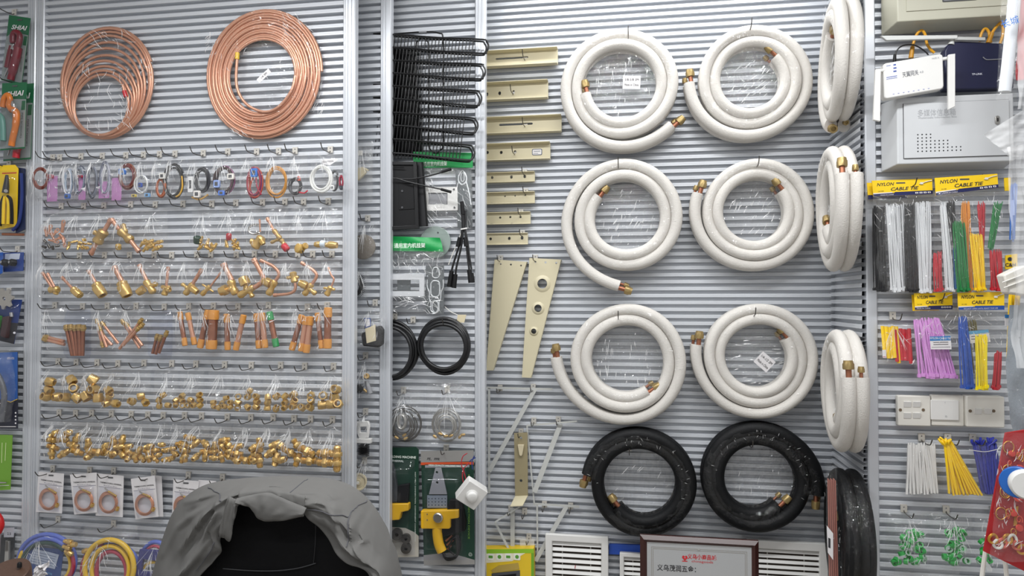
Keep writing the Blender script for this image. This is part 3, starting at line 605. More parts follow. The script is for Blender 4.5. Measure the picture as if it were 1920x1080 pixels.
# third row: valves with copper pipes
hooks3 = [(112, 478), (150, 478), (197, 477), (244, 477), (290, 477), (323, 477), (370, 476), (396, 476), (444, 476), (478, 475), (517, 475), (559, 475), (587, 475), (623, 475)]
desc3 = ['two thin pipes in one brass block', 'a slim pipe with a small brass nut', 'a copper pipe in a hex nut', 'a thick copper pipe in a large hex nut', 'a tee valve with leaning pipe', 'an upright pipe and open brass port', 'a tee valve leaning toward the corner', 'a slim valve with cross handle', 'a fat pipe in a large tee', 'a bent elbow pipe below two brass blocks', 'an arched pipe with hex nut', 'a valve upside down over a hooked pipe', 'a kinked pipe on a brass tee', 'a small valve with thin kinked pipe']
V3 = [([[(82, 515), (98, 540)], [(91, 517), (102, 538)]], [((93, 543), (110, 543), 7), ((108, 538), (104, 552), 5)], [], 2.6),
      ([[(119, 523), (138, 543)]], [((136, 541), (152, 555), 7)], [((140, 545), (150, 554), 8)], 2.6),
      ([[(168, 511), (181, 533)]], [((179, 531), (190, 548), 9)], [((182, 538), (193, 554), 11)], 3.2),
      ([[(216, 504), (230, 530)]], [((227, 528), (238, 550), 10)], [((230, 536), (239, 555), 12)], 4.6),
      ([[(263, 501), (276, 528)]], [((273, 526), (288, 549), 7), ((279, 538), (294, 532), 5)], [((270, 541), (259, 549), 8)], 3.6),
      ([[(315, 505), (312, 536)]], [((303, 538), (319, 539), 4), ((311, 537), (308, 554), 6)], [((314, 543), (319, 543), 6)], 2.6),
      ([[(376, 509), (360, 534)]], [((362, 531), (347, 552), 6), ((341, 532), (352, 541), 4)], [((359, 540), (370, 548), 7)], 3.4),
      ([[(411, 515), (393, 539)]], [((394, 536), (378, 553), 5), ((379, 533), (400, 547), 2)], [], 1.8),
      ([[(421, 499), (435, 526)]], [((432, 525), (442, 552), 8), ((438, 540), (418, 545), 7)], [((426, 542), (413, 547), 10)], 5.0),
      ([[(478, 490), (492, 516), (494, 524), (486, 533), (477, 539)]], [((476, 538), (448, 555), 7), ((462, 545), (460, 528), 6), ((468, 546), (474, 557), 5)], [((461, 534), (455, 520), 11)], 4.6),
      ([[(493, 490), (512, 499), (522, 510), (522, 518), (516, 527)]], [((516, 526), (503, 553), 7), ((512, 535), (500, 530), 6)], [((507, 532), (494, 526), 9)], 3.0),
      ([[(518, 553), (540, 551), (551, 546), (554, 538), (553, 531)]], [((553, 530), (549, 510), 7), ((537, 521), (560, 520), 3.5)], [], 2.8),
      ([[(569, 495), (585, 505), (593, 514), (592, 522), (584, 534)]], [((585, 532), (570, 553), 6), ((578, 540), (592, 551), 5)], [((576, 537), (562, 530), 8)], 3.0),
      ([[(617, 506), (621, 516), (626, 524), (621, 538)]], [((621, 537), (612, 554), 6), ((607, 540), (628, 543), 3)], [], 1.8)]
BX3 = []
for i, (pp, bb, nn, rp) in enumerate(V3):
    xs = [q[0] for l in pp for q in l]+[q[0] for b in bb for q in b[:2]]; BX3.append((min(min(xs)-8, hooks3[i][0]-22), 484+(i % 3), max(max(xs)+9, hooks3[i][0]+14), 558-(i % 2)*3))
BX3 = apart(BX3)
for i, (pp, bb, nn, rp) in enumerate(V3):
    x, y = hooks3[i]; xs = [q[0] for l in pp for q in l]+[q[0] for b in bb for q in b[:2]]
    x0, x1 = min(xs)-8, max(xs)+9
    valve(f'brass service valve, {desc3[i]}, third bag row', pp, bb, nn, rp=rp, Y=YC-0.004*(i % 2))
    bag(f'clear bag around {desc3[i]}, third bag row', BX3[i], YB-0.003*(i % 3), (0.4, 0.98), 0.042, 50+i, BAG, 'bags in the third row', low=0.5)
    hook(x, y, Y1, f'steel hook carrying the bag around {desc3[i]}')
# fourth row: access valves and filter driers
hooks4 = [(104, 571), (156, 573), (202, 572), (256, 572), (309, 574), (355, 573), (401, 572), (447, 573), (504, 571), (577, 574), (614, 571)]
desc4 = ['two slim access valves', 'five upright access valves', 'tangled access valves', 'crossed access valves', 'three dull access valves', 'two slender driers', 'a fat drier and slim driers', 'two driers in a V', 'two driers and a green capped one', 'three leaning driers', 'one tall fat drier and a slim one']
bags4 = [(78, 572, 124, 660), (122, 580, 172, 672), (170, 572, 224, 656), (220, 570, 272, 660), (282, 582, 322, 672), (332, 572, 372, 655), (368, 572, 417, 660), (414, 575, 464, 660), (474, 570, 526, 658), (540, 572, 592, 662), (588, 570, 634, 660)]
bags4 = apart(bags4)
for i, (r, d) in enumerate(zip(bags4, desc4)):
    bl = i in (1, 4)
    bag(f'{"stiff clear blister" if bl else "clear bag"} of {d}, fourth row', r, YB-0.003*(i % 3), (0.4, 0.97), 0.036, 70+i, BLIS if bl else BAG, 'bags in the fourth row', low=0.6, fold=0.3 if bl else 1, ncr=0 if bl else 11)
    hook(hooks4[i][0], hooks4[i][1], Y1, f'steel hook carrying {d}')
def access(label, p0, p1, group, rp=2.6, Y=None, dull=False):
    Y = Y or YC; a, b = at(*p0, Y), at(*p1, Y); d = (b-a).normalized(); s = px(*p0, Y); t = thing('access_valve', label, 'access valve', a, group)
    part(MB().tube([a+d*0.012, b], rp*s, 10), 'copper_tube', COPPER2 if dull else COPPER, t)
    part(MB().lathe([(rp*s*0.9, 0), (rp*s*1.25, 0.001), (rp*s*1.25, 0.008), (rp*s*1.7, 0.009), (rp*s*1.7, 0.016), (rp*s*1.2, 0.017), (rp*s*1.2, 0.022)], dirm(a-d*0.004, d), 18, hexes=(3, 4)), 'valve_head', BRASS2, t); return t
for j, (a, b) in enumerate([((84, 631), (120, 640)), ((82, 636), (121, 646))]): access('slim copper access valve lying flat beside the double post', a, b, 'flat access valves', 3.0, YC-0.003*j)
for j in range(5): access('access valve with dark copper tube in an upright rank of five', (124+8*j, 611-j % 2), (136+4.6*j, 667), 'five upright access valves', 3.6, YC-0.002*(j % 2), True)
for j, (a, b) in enumerate([((181, 600), (204, 648)), ((191, 605), (222, 644)), ((188, 622), (210, 647)), ((193, 650), (184, 615)), ((186, 612), (200, 651))]): access('access valve in the tangled bunch of five', a, b, 'tangled access valves', 2.6, YC-0.004*j)
for j, (a, b) in enumerate([((229, 601), (262, 653)), ((236, 606), (267, 648)), ((266, 599), (224, 654)), ((268, 608), (230, 648)), ((262, 613), (238, 640))]): access('access valve in the crossed bunch of five', a, b, 'crossed access valves', 2.8, YC-0.004*j)
for j, (a, b) in enumerate([((295, 628), (286, 663)), ((302, 630), (292, 664)), ((313, 622), (298, 662))]): access('dull access valve in a short bunch of three', a, b, 'three dull access valves', 2.8, YC-0.003*j, True)
OR, GR = col('c98a3e', 0.55), col('2f8a4e', 0.5)
def drier(label, p0, p1, rp, cm=None, Y=None, cl=0.24, dull=True):
    Y = Y or YC; a, b = at(*p0, Y), at(*p1, Y); d = (b-a); L = d.length; d.normalize(); s = px(*p0, Y); r = rp*s; t = thing('filter_drier', label, 'filter drier', (a+b)/2)
    part(MB().lathe([(r*0.5, 0)]+[(r*0.87, L*(0.06+0.88*k/10)) for k in range(11)]+[(r*0.5, L)], dirm(a, d), 16), 'copper_body', COPPER2 if dull else COPPER, t)
    for p, dd in ((a, d), (b, -d)): part(MB().lathe([(r*0.8, 0), (r*0.98, 0.0015), (r*1.04, L*cl*0.6), (r, L*cl)], dirm(p-dd*0.001, dd), 16), 'end_cap', cm or OR, t)
    return t
for n, a, b, r, c, k in [('slender drier with amber caps, first of the capped tubes', (337, 585), (347, 648), 5, 0, 1), ('slender bright drier leaning against the first capped tube', (352, 587), (365, 646), 5, 0, 0), ('slim drier leaning behind the fat one', (390, 582), (375, 652), 6, 0, 1), ('fattest drier with broad amber caps', (401, 582), (396, 654), 10, 0, 1), ('upright drier of the V shaped pair', (425, 589), (427, 656), 5.6, 0, 1), ('leaning drier of the V shaped pair', (457, 591), (442, 656), 5.6, 0, 0), ('upright drier farther from the green capped one', (481, 588), (486, 653), 6, 0, 1), ('upright drier touching the green capped one', (491, 587), (497, 652), 6, 0, 0), ('drier with green end caps', (505, 585), (518, 650), 6, 1, 1), ('first of three leaning driers, lowest to the side', (566, 591), (547, 656), 5.8, 0, 1), ('middle of three leaning driers', (574, 594), (564, 658), 5.4, 0, 0), ('last of three leaning driers, hanging lowest', (583, 594), (574, 661), 6.4, 0, 0), ('slim dark drier next to the tall fat one', (595, 587), (603, 653), 5.2, 0, 1), ('tall fat drier beside the aluminium post', (615, 577), (614, 653), 7.6, 0, 1)]:
    drier(n, a, b, r, GR if c else None, YC-0.004*((a[0] // 10) % 2), dull=bool(k))
# fifth row nuts, sixth row unions
def nut_obj():
    mb = MB(); n = 24; L = 0.022; vs = []
    rows = [('h', 0.0125, -L*0.5), ('h', 0.0135, -L*0.42), ('h', 0.0135, L*0.05), ('c', 0.0118, L*0.18), ('c', 0.0108, L*0.5), ('c', 0.0078, L*0.5), ('c', 0.0074, -L*0.1), ('c', 0.0074, L*0.0-L*0.3), ('c', 0.0095, -L*0.34), ('c', 0.0098, -L*0.5)]
    prof = [(r, h) for _, r, h in rows]; mb.lathe(prof+[prof[0]], None, n, hexes=(0, 1, 2, 10), cap=False)
    return solo(mb, 'flare_nut', BRASS, '', 'flare nut', (0, 0, 0))
def union_obj():
    L = 0.04; r = 0.0085; prof = [(0.004, -L*0.32), (0.0045, -L*0.5), (r*0.7, -L*0.5), (r*0.95, -L*0.42)]
    for i in range(5): prof += [(r*1.04, -L*(0.4-0.05*i)), (r*0.9, -L*(0.375-0.05*i))]
    prof += [(r*1.0, -L*0.13), (r*1.32, -L*0.12), (r*1.4, -L*0.09), (r*1.4, L*0.09), (r*1.32, L*0.12), (r*1.0, L*0.13)]
    k = len(prof); hx = (k-5, k-4, k-3, k-2)
    for i in range(5): prof += [(r*0.9, L*(0.175+0.05*i)), (r*1.04, L*(0.2+0.05*i))]
    prof += [(r*0.95, L*0.42), (r*0.7, L*0.5), (0.0045, L*0.5), (0.004, L*0.32)]
    return solo(MB().lathe(prof, None, 24, hexes=hx), 'brass_union', BRASS, '', 'brass union', (0, 0, 0))
NUT, UNI = nut_obj(), union_obj()
def pile(x0, x1, ytop, ybot, n, size, seed, facing=0.4, uni=False):
    rr = random.Random(seed); out = []; cols = max(1, int((x1-x0)/size)); i = 0; row = 0
    while i < n:
        m = min(n-i, cols if row == 0 else max(1, cols-(row % 2)))
        for c in range(m):
            x = x0+size*0.5+(x1-x0-size)*(c/(max(1, m-1)) if m > 1 else rr.uniform(0.2, 0.8)); y = ybot-size*0.5-row*size*0.82
            if rr.random() < facing: rot = (PI/2+rr.uniform(-0.5, 0.5), rr.uniform(-0.4, 0.4), rr.uniform(-0.5, 0.5))
            else: rot = (rr.uniform(-0.3, 0.3), rr.choice([PI/2, PI/2, 0.8, -0.9, 0.1]) + rr.uniform(-0.35, 0.35), rr.uniform(-0.4, 0.4))
            out.append((x+rr.uniform(-0.08, 0.08)*size, y+rr.uniform(-0.1, 0.1)*size, rot))
            i += 1
        row += 1
    return out
R5 = [(76, 116, 724, 753, 4, 17), (112, 154, 725, 753, 4, 18), (152, 193, 723, 754, 4, 19), (192, 226, 738, 763, 4, 15), (240, 279, 745, 760, 3, 14), (293, 336, 750, 765, 6, 11), (336, 380, 742, 765, 9, 11), (395, 437, 750, 768, 8, 10), (440, 487, 748, 770, 9, 12), (496, 540, 745, 771, 8, 12.5), (543, 589, 738, 770, 7, 14)]
hooks5 = [(110, 676), (144, 677), (183, 678), (222, 680), (271, 679), (323, 680), (368, 681), (422, 682), (472, 683), (527, 683), (572, 685), (626, 685)]
R5.append((596, 640, 722, 769, 5, 18)); BX5 = apart([(min(r[0]-4, hooks5[i][0]-24), hooks5[i][1]+12, max(r[1]+3, hooks5[i][0]+8), r[3]+6) for i, r in enumerate(R5)])
for i, (x0, x1, yt, yb, n, sz) in enumerate(R5):
    w = f'{ORD[i]} bag of brass nuts from the double post'; x, y = hooks5[i]
    bag(f'clear bag with brass flare nuts, {ORD[i]} from the double post', BX5[i], YB-0.003*(i % 3), (0.5, 0.98), 0.042, 90+i, BAG, 'nut bags', low=0.3, wid=0.3)
    hook(x, y, Y1, f'steel hook carrying the {w}')
    sp = pile(x0, x1, yt, yb, n, sz, 200+i)
    if i == 11: sp = [(606, 742, (PI/2-0.2, 0.1, 0.25)), (629, 730, (PI/2-0.3, 0, -0.1)), (627, 744, (0.3, 0.1, 0)), (605, 759, (0, PI/2, 0.2)), (621, 758, (0, PI/2, -0.2)), (634, 757, (1.2, 0.6, 0))]
    scatter(NUT, sp, f'brass flare nut in the {w}', f'nuts in the {ORD[i]} bag', YC-0.004, sz*px(x, y, YC)/0.026, 300+i)
R6 = [(86, 112, 823, 856, 4, 14, 1), (113, 152, 824, 856, 6, 15, 0), (152, 178, 843, 863, 3, 14, 1), (176, 212, 840, 856, 3, 16, 0), (208, 236, 824, 857, 5, 14, 0), (234, 286, 842, 864, 9, 13, 1), (286, 317, 848, 867, 6, 11, 1), (317, 347, 843, 864, 6, 11, 0), (340, 393, 840, 863, 9, 14, 0), (396, 436, 834, 864, 9, 13, 0), (436, 484, 827, 870, 7, 15, 0), (478, 526, 825, 870, 5, 17, 0), (520, 565, 830, 870, 5, 16, 0), (561, 596, 855, 873, 2, 20, 0)]
hooks6 = [(112, 772), (143, 773), (173, 773), (210, 774), (247, 775), (278, 776), (307, 777), (347, 777), (379, 778), (427, 780), (471, 781), (513, 781), (552, 783), (583, 784), (624, 785)]
R6.append((596, 640, 843, 877, 4, 20, 0)); BX6 = apart([(min(r[0]-3, hooks6[i][0]-18), hooks6[i][1]+12, max(r[1]+3, hooks6[i][0]+10), r[3]+6) for i, r in enumerate(R6)])
for i, (x0, x1, yt, yb, n, sz, k) in enumerate(R6):
    w = f'{ORD[i]} bag of brass unions from the double post'; x, y = hooks6[i]
    bag(f'clear bag with brass unions, {ORD[i]} from the double post', BX6[i], YB-0.003*(i % 3), (0.5, 0.98), 0.042, 120+i, BAG, 'union bags', low=0.3, wid=0.3)
    hook(x, y, Y1, f'steel hook carrying the {w}')
    sp = pile(x0, x1, yt, yb, n, sz, 400+i, 0.12)
    if i == 14: sp = [(610, 850, (0, PI/2, 0)), (610, 867, (0, PI/2, 0)), (632, 852, (0, 0.02, 0)), (632, 868, (0, 0.0, 0.3))]
    scatter(UNI, sp, f'brass union fitting in the {w}', f'unions in the {ORD[i]} bag', YC-0.005, sz*px(x, y, YC)/0.0245, 500+i)

# ------------------------------------------------------------------ carded thermocouples and hose sets
def card(name, label, cat, pts, Y, m, th=0.001, group=None, rad=None):
    c = [at(x, y, Y) for x, y in pts]; o = sum(c, Vector())/len(c); t = thing(name, label, cat, o, group); L = [xz(p) for p in c]
    part(MB().plate([L], Y, Y+th), 'card', m, t, bevel=0.0004, smooth=False); return t
def lines(t, spots, Y, m, name='printed_line', th=0.0003):
    # spots: (x0, y0, x1, y1, thickness in px) strokes printed on a card
    mb = MB()
    for x0, y0, x1, y1, w in spots:
        a, b = at(x0, y0, Y), at(x1, y1, Y); d = (b-a).normalized(); n = Vector((-d.z, 0, d.x))*w*px(x0, y0, Y)/2
        q = [a-n, b-n, b+n, a+n]; mb.add(q, [(0, 1, 2, 3)])
    return part(mb, name, m, t, smooth=False, recalc=False)
INK = mat('dark_ink', '#2b2a2e', 0.6, 0, vary=0.02); RULE = mat('violet_ink', '#6d6a80', 0.6, 0, vary=0.02)
TC = [([(72, 884), (120, 888), (116, 963), (67, 960)], 0.02, 'first, lapping the double post'), ([(131, 890), (181, 886), (182, 961), (139, 965)], -0.07, 'second, tilted behind the third'), ([(183, 888), (232, 892), (230, 970), (179, 967)], 0.06, 'third, overlapping the tilted one'), ([(245, 898), (290, 892), (297, 969), (254, 974)], -0.1, 'fourth, with another card behind it'), ([(325, 899), (373, 902), (366, 977), (322, 974)], 0.06, 'fifth, nearest the grey shirt')]
YT = Y1-RIB-0.03
hooks7 = [(100, 877), (169, 880), (214, 881), (289, 885), (354, 889)]
for i, (pts, an, d) in enumerate(TC):
    Y = YT-0.006*(i % 2); t = card('carded_thermocouple', f'white card of coiled copper thermocouple, {d}', 'thermocouple', pts, Y, PAPER, group='carded thermocouples')
    tl, tr, br, bl = pts; f = lambda u, v: (tl[0]*(1-u)*(1-v)+tr[0]*u*(1-v)+br[0]*u*v+bl[0]*(1-u)*v, tl[1]*(1-u)*(1-v)+tr[1]*u*(1-v)+br[1]*u*v+bl[1]*(1-u)*v)
    w = (at(*tr, Y)-at(*tl, Y)).length; h = (at(*tl, Y)-at(*bl, Y)).length; an2 = math.atan2(tr[1]-tl[1], tr[0]-tl[0])
    text('THERMOCOUPLE UNIVERSAL', at(*f(0.52, 0.215), Y-0.0006), h*0.036, INK, t, rot=an2, width=w*0.82, bold=0.02)
    text('90 cm 60 cm 120 cm', at(*f(0.5, 0.275), Y-0.0006), h*0.026, RULE, t, rot=an2, width=w*0.5)
    a, b = f(0.06, 0.30), f(0.97, 0.32); lines(t, [(a[0], a[1], b[0], b[1], 0.6)], Y-0.0004, RULE)
    s = px(*tl, Y); ce = f(0.42, 0.68); o = at(*ce, Y-0.010); pts3 = []
    for k in range(24*5+1):
        a = 2*PI*k/24; pts3.append(o+Vector(((19.5-0.95*(k/24)+0.6*math.sin(k*0.37))*s*math.cos(a)+0.5*s*(k//24), -0.0008*(k//24)+0.003, (20-0.95*(k/24)+0.5*math.sin(k*0.21))*s*math.sin(a))))
    part(MB().tube(pts3, 1.15*s, 6), 'copper_tube', COPPER, t)
    p0, p1, p2 = at(*f(0.30, 0.33), Y-0.010), at(*f(0.44, 0.40), Y-0.012), at(*f(0.74, 0.50), Y-0.012)
    part(MB().cyl(p1, p2, 1.7*s, seg=8), 'brass_sleeve', BRASS, t); part(MB().cyl(p0, p1, 1.2*s, 1.3*s, 8), 'probe_tip', STEEL, t)
    p = at(*f(0.78, 0.84), Y-0.008); part(MB().lathe(nut_prof(3.4*s, 7*s), dirm(p, (0.5, -0.2, 1)), 12, hexes=(2, 3)), 'brass_nut', BRASS, t)
    hp = at(*f(0.5, 0.07), Y-0.0008); part(MB().plate([slot((hp.x-0.008, hp.z), (hp.x+0.008, hp.z), 0.0022, 4)], Y-0.0012, Y-0.0008), 'hang_slot', DGREY, t, smooth=False)
    part(MB().grid(lambda u, v: at(*f(0.1+0.8*u, 0.30+0.66*v), Y) + Vector((0, -0.001-0.018*min(1, 6*min(u, 1-u, v, 1-v)), 0)), 12, 12), 'blister', BLIS, t, recalc=False)
    hook(hooks7[i][0], hooks7[i][1], Y1, f'steel hook through the thermocouple card, {d}')
t = card('carded_thermocouple', 'white card mostly hidden behind the fourth thermocouple card', 'thermocouple', [(284, 890), (303, 893), (306, 969), (270, 968)], YT+0.012, PAPER, group='carded thermocouples')
t = card('carded_thermocouple', 'white card peeping out over the top of the grey shirt', 'thermocouple', [(372, 900), (405, 902), (404, 980), (370, 978)], YT+0.004, PAPER, group='carded thermocouples')
hook(418, 893, Y1, 'steel hook just above the crown of the grey shirt')
# refrigerant hose sets in bags
NAVY, HBL, HYE, HRE = col('1f3f7c', 0.45), col('5467b8', 0.4), col('d9b130', 0.4), col('a03048', 0.4)
def hose(t, cx, cy, rx, ry, a0, a1, cl, r, Y, ends=()):
    pts = []
    for i in range(41):
        a = math.radians(a0+(a1-a0)*i/40); pts.append(at(cx+rx*math.cos(a), cy-ry*math.sin(a), Y+0.002*math.sin(a*3)))
    return part(MB().tube(pts, r*px(cx, cy, Y), 10), 'hose', cl, t)
def brassend(t, p, d, Y, s=1.0):
    k = px(*p, Y)*s; a = at(*p, Y); dd = (at(p[0]+d[0], p[1]+d[1], Y)-a); part(MB().lathe([(3*k, 0), (4*k, 0.002), (4*k, 6*k), (3*k, 7*k), (5.4*k, 8*k), (5.4*k, 15*k), (4*k, 17*k)], dirm(a, dd), 18, hexes=(4, 5)), 'brass_coupling', BRASS, t)
Yh = Y1-RIB-0.06
t = thing('hose_set', 'blue, yellow and red charging hoses wrapped around a blue printed card', 'hose set', at(88, 1050, Yh))
hose(t, 88, 1052, 53, 50, -40, 235, HBL, 4.2, Yh); hose(t, 88, 1056, 46, 46, 20, 250, HBL, 4, Yh-0.01); hose(t, 86, 1060, 50, 50, 150, 215, HYE, 4.2, Yh-0.014); hose(t, 92, 1056, 46, 44, -50, 100, HRE, 4, Yh-0.006); hose(t, 90, 1058, 42, 38, -60, 60, HYE, 3.4, Yh-0.004); hose(t, 86, 1056, 44, 38, 40, 190, col('1c3a33', 0.5), 4, Yh-0.014)
for (p, d) in (((120, 1014), (10, 2)), ((118, 1024), (10, 3)), ((122, 1032), (10, 6)), ((128, 1022), (12, -1))): brassend(t, p, d, Yh-0.02)
part(MB().plate([quad([(58, 1025), (120, 1030), (112, 1090), (40, 1078)], Yh-0.01)], Yh-0.011, Yh-0.009), 'card', NAVY, t, smooth=False)
part(MB().plate([quad([(64, 1028), (111, 1040), (103, 1067), (52, 1054)], Yh-0.012)], Yh-0.0128, Yh-0.012), 'card_label', col('9fa9bd', 0.6), t, smooth=False)
lines(t, [(64+q*0-1.6*i, 1034+4.4*i, 105-1.4*i, 1044+4.4*i, 0.9) for i, q in enumerate(range(5))], Yh-0.0132, col('5a6683', 0.6))
text('MARINE HOSE', at(85, 1073, Yh-0.0122), 0.006, col('6fb0dc', 0.5), t, rot=0.22)
t = thing('hose_set', 'coiled yellow, red and blue charging hoses, yellow outermost', 'hose set', at(205, 1055, Yh))
hose(t, 205, 1064, 46, 52, -30, 215, HYE, 4.6, Yh-0.015); hose(t, 207, 1066, 35, 42, -30, 215, HYE, 4.2, Yh-0.012); hose(t, 204, 1070, 50, 52, 100, 215, HRE, 4, Yh); hose(t, 209, 1072, 28, 38, -30, 215, HRE, 4, Yh-0.01); hose(t, 206, 1062, 52, 44, 0, 150, HBL, 4.2, Yh+0.004); hose(t, 214, 1062, 40, 42, -20, 95, HBL, 4, Yh+0.01)
brassend(t, (170, 1030), (-10, 3), Yh)
t = thing('hose_set', 'boxed hose set in navy and violet card beside the grey shirt', 'hose set', at(283, 1060, Yh))
part(MB().plate([quad([(266, 1028), (310, 1032), (306, 1100), (256, 1095)], Yh), quad([(272, 1046), (300, 1050), (297, 1072), (268, 1070)], Yh)], Yh-0.012, Yh), 'carton', col('2f3072', 0.5), t, bevel=0.001); hose(t, 292, 1062, 30, 46, 20, 165, HBL, 4, Yh+0.01); hose(t, 290, 1064, 24, 40, 20, 165, HRE, 3, Yh+0.006); hose(t, 288, 1068, 18, 14, 10, 170, HYE, 3, Yh+0.004)
for i, (r, d) in enumerate([((32, 980, 153, 1135), 'blue printed card and hoses'), ((157, 985, 258, 1140), 'yellow outermost hoses'), ((262, 996, 345, 1140), 'navy boxed hose set')]):
    bag(f'large clear bag over the {d}', r, Yh+0.022, (0.5, 0.9), 0.075, 160+i, BAG2, 'hose bags', low=0.5, fold=1.5, ncr=9)
for x, y, d in ((110, 972, 'blue printed card'), (214, 980, 'yellow hoses')): hook(x, y, Y1, f'steel hook carrying the hose bag with {d}')

# ------------------------------------------------------------------ chair and the shirt hung on it
YK = 1.62
ch = thing('office_chair', 'black fabric office chair with a grey shirt over its back', 'chair', at(540, 1010, YK+0.02).xy.to_3d())
def bp(u, v):
    # front of the backrest: outline in the photograph's proportions
    hw = 0.232*(1-0.22*max(0, (v-0.55)/0.45)**2.2)
    return hw
cx0 = at(535, 1000, YK).x; zt = at(535, 912, YK).z; zb = zt-0.62
def slab(sg):
    def f(u, v):
        z = zb+(zt-zb)*v; a = (u-0.5)*2; hw = bp(u, v)*math.sqrt(max(0.0, 1-max(0, (v-0.86)/0.14)**2*0.75)); e = max(0, 1-abs(a)**5)**0.6*max(0, 1-abs(2*v-1)**14)**0.6
        return Vector((cx0+a*hw, YK+0.035+0.045*a*a*-0.5+sg*(0.002+0.034*e)-0.02*math.sin(v*PI), z))
    return f
mb = MB(); mb.grid(slab(-1), 25, 25); mb.grid(slab(1), 25, 25); FAB = mat('black_mesh_fabric', '#0e0e10', 0.85, 0, bump=(500, 0.4, 0.001), vary=0.15, spec=0.2)
part(mb, 'backrest', FAB, ch)
part(MB().tube(smooth_path([at(x, y, YK-0.025) for x, y in [(418, 1066), (470, 1070), (520, 1070), (560, 1065), (592, 1056)]], 5), 0.0012, 6), 'backrest_seam', DGREY, ch)
part(MB().tube(smooth_path([at(x, y, YK-0.022) for x, y in [(592, 985), (591, 1020), (588, 1056)]], 5), 0.0012, 6), 'backrest_seam', col('1c1c1f', 0.7), ch)
part(MB().plate([rrect(cx0-0.03, 0.42, cx0+0.03, zb+0.2, 0.02)], YK+0.06, YK+0.085), 'back_bracket', BLACK, ch, bevel=0.003)
mb = MB(); mb.lathe([(0.20, 0.44), (0.25, 0.46), (0.25, 0.50), (0.23, 0.525), (0.1, 0.53)], Matrix.Translation((cx0, YK-0.22, 0)), 32); part(mb, 'seat', FAB, ch)
part(MB().cyl((cx0, YK-0.2, 0.1), (cx0, YK-0.2, 0.45), 0.028, seg=16), 'gas_column', BLACK, ch)
for i in range(5):
    a = 2*PI*i/5+0.3; e = Vector((cx0+0.3*math.cos(a), YK-0.2+0.3*math.sin(a), 0.085)); part(MB().tube([(cx0, YK-0.2, 0.12), e], [0.026, 0.016], 8), 'base_leg', BLACK, ch); part(MB().lathe([(0.01, -0.02), (0.03, -0.018), (0.03, 0.018), (0.01, 0.02)], Matrix.Translation((e.x, e.y, 0.031)) @ Matrix.Rotation(PI/2, 4, 'X'), 16), 'caster', BLACK, ch)
# shirt: outer silhouette and inner (front) hem, both walked from one side to the other
OUT = [(268, 1120), (283, 1080), (300, 1020), (322, 962), (348, 930), (385, 908), (430, 899), (480, 894), (530, 892), (580, 893), (630, 899), (668, 915), (700, 945), (724, 985), (742, 1030), (754, 1075), (760, 1120)]
INN = [(345, 1120), (374, 1082), (400, 1052), (417, 1032), (414, 1010), (424, 985), (436, 960), (452, 945), (480, 950), (510, 952), (545, 955), (572, 966), (592, 990), (626, 1032), (660, 1058), (688, 1074), (705, 1120)]
SH = mat('grey_cotton', '#676664', 0.85, 0, bump=(900, 0.25, 0.0008), vary=0.05, spec=0.2, scale=40)
def samp(P, u):
    k = u*(len(P)-1); i = min(int(k), len(P)-2); t = k-i; p0 = P[max(i-1, 0)]; p1 = P[i]; p2 = P[i+1]; p3 = P[min(i+2, len(P)-1)]
    return tuple(0.5*((2*p1[h])+(p2[h]-p0[h])*t+(2*p0[h]-5*p1[h]+4*p2[h]-p3[h])*t*t+(3*p1[h]-p0[h]-3*p2[h]+p3[h])*t**3) for h in (0, 1))
FOLDS = [([(425, 932), (387, 963), (340, 1032)], 5, 0.010), ([(431, 938), (400, 962), (366, 1006), (330, 1072)], 5, -0.007), ([(417, 940), (403, 971), (372, 1030), (340, 1085)], 5, 0.010), ([(409, 924), (348, 942)], 4, 0.006), ([(420, 929), (387, 946), (334, 987), (306, 1040)], 5, 0.008), ([(405, 936), (352, 962)], 4, -0.006), ([(395, 1010), (360, 1060), (330, 1090)], 5, 0.008), ([(478, 902), (446, 928)], 4, 0.008), ([(512, 908), (462, 926)], 4, 0.009), ([(545, 920), (500, 914), (462, 932)], 4, -0.007), ([(539, 926), (507, 919)], 3, 0.006),
         ([(560, 945), (600, 940), (640, 952)], 5, 0.008), ([(592, 938), (622, 942), (650, 934)], 4, -0.006), ([(677, 962), (664, 985), (657, 1018)], 4, 0.010), ([(690, 955), (676, 985), (670, 1020)], 5, -0.007), ([(692, 1008), (668, 1026), (686, 1052)], 4, 0.009), ([(734, 990), (732, 1052)], 5, 0.008), ([(612, 985), (645, 1020), (672, 1048)], 5, 0.008), ([(600, 965), (640, 985), (660, 1030)], 5, -0.007), ([(705, 990), (698, 1050)], 5, 0.006), ([(720, 960), (745, 1040)], 5, -0.006)]
def foldsum(x, y):
    t = 0
    for pl, w, A in FOLDS:
        best = 1e9; pos = 0
        for i in range(len(pl)-1):
            (ax, ay), (bx, by) = pl[i], pl[i+1]; dx, dy = bx-ax, by-ay; k = min(1, max(0, ((x-ax)*dx+(y-ay)*dy)/(dx*dx+dy*dy))); d = math.hypot(ax+dx*k-x, ay+dy*k-y)
            if d < best: best = d; pos = (i+k)/(len(pl)-1)
        if best < 3*w: t += A*math.exp(-(best/w)**2)*(0.35+0.65*math.sin(PI*min(1, max(0, 0.12+pos*0.76))))
    return t
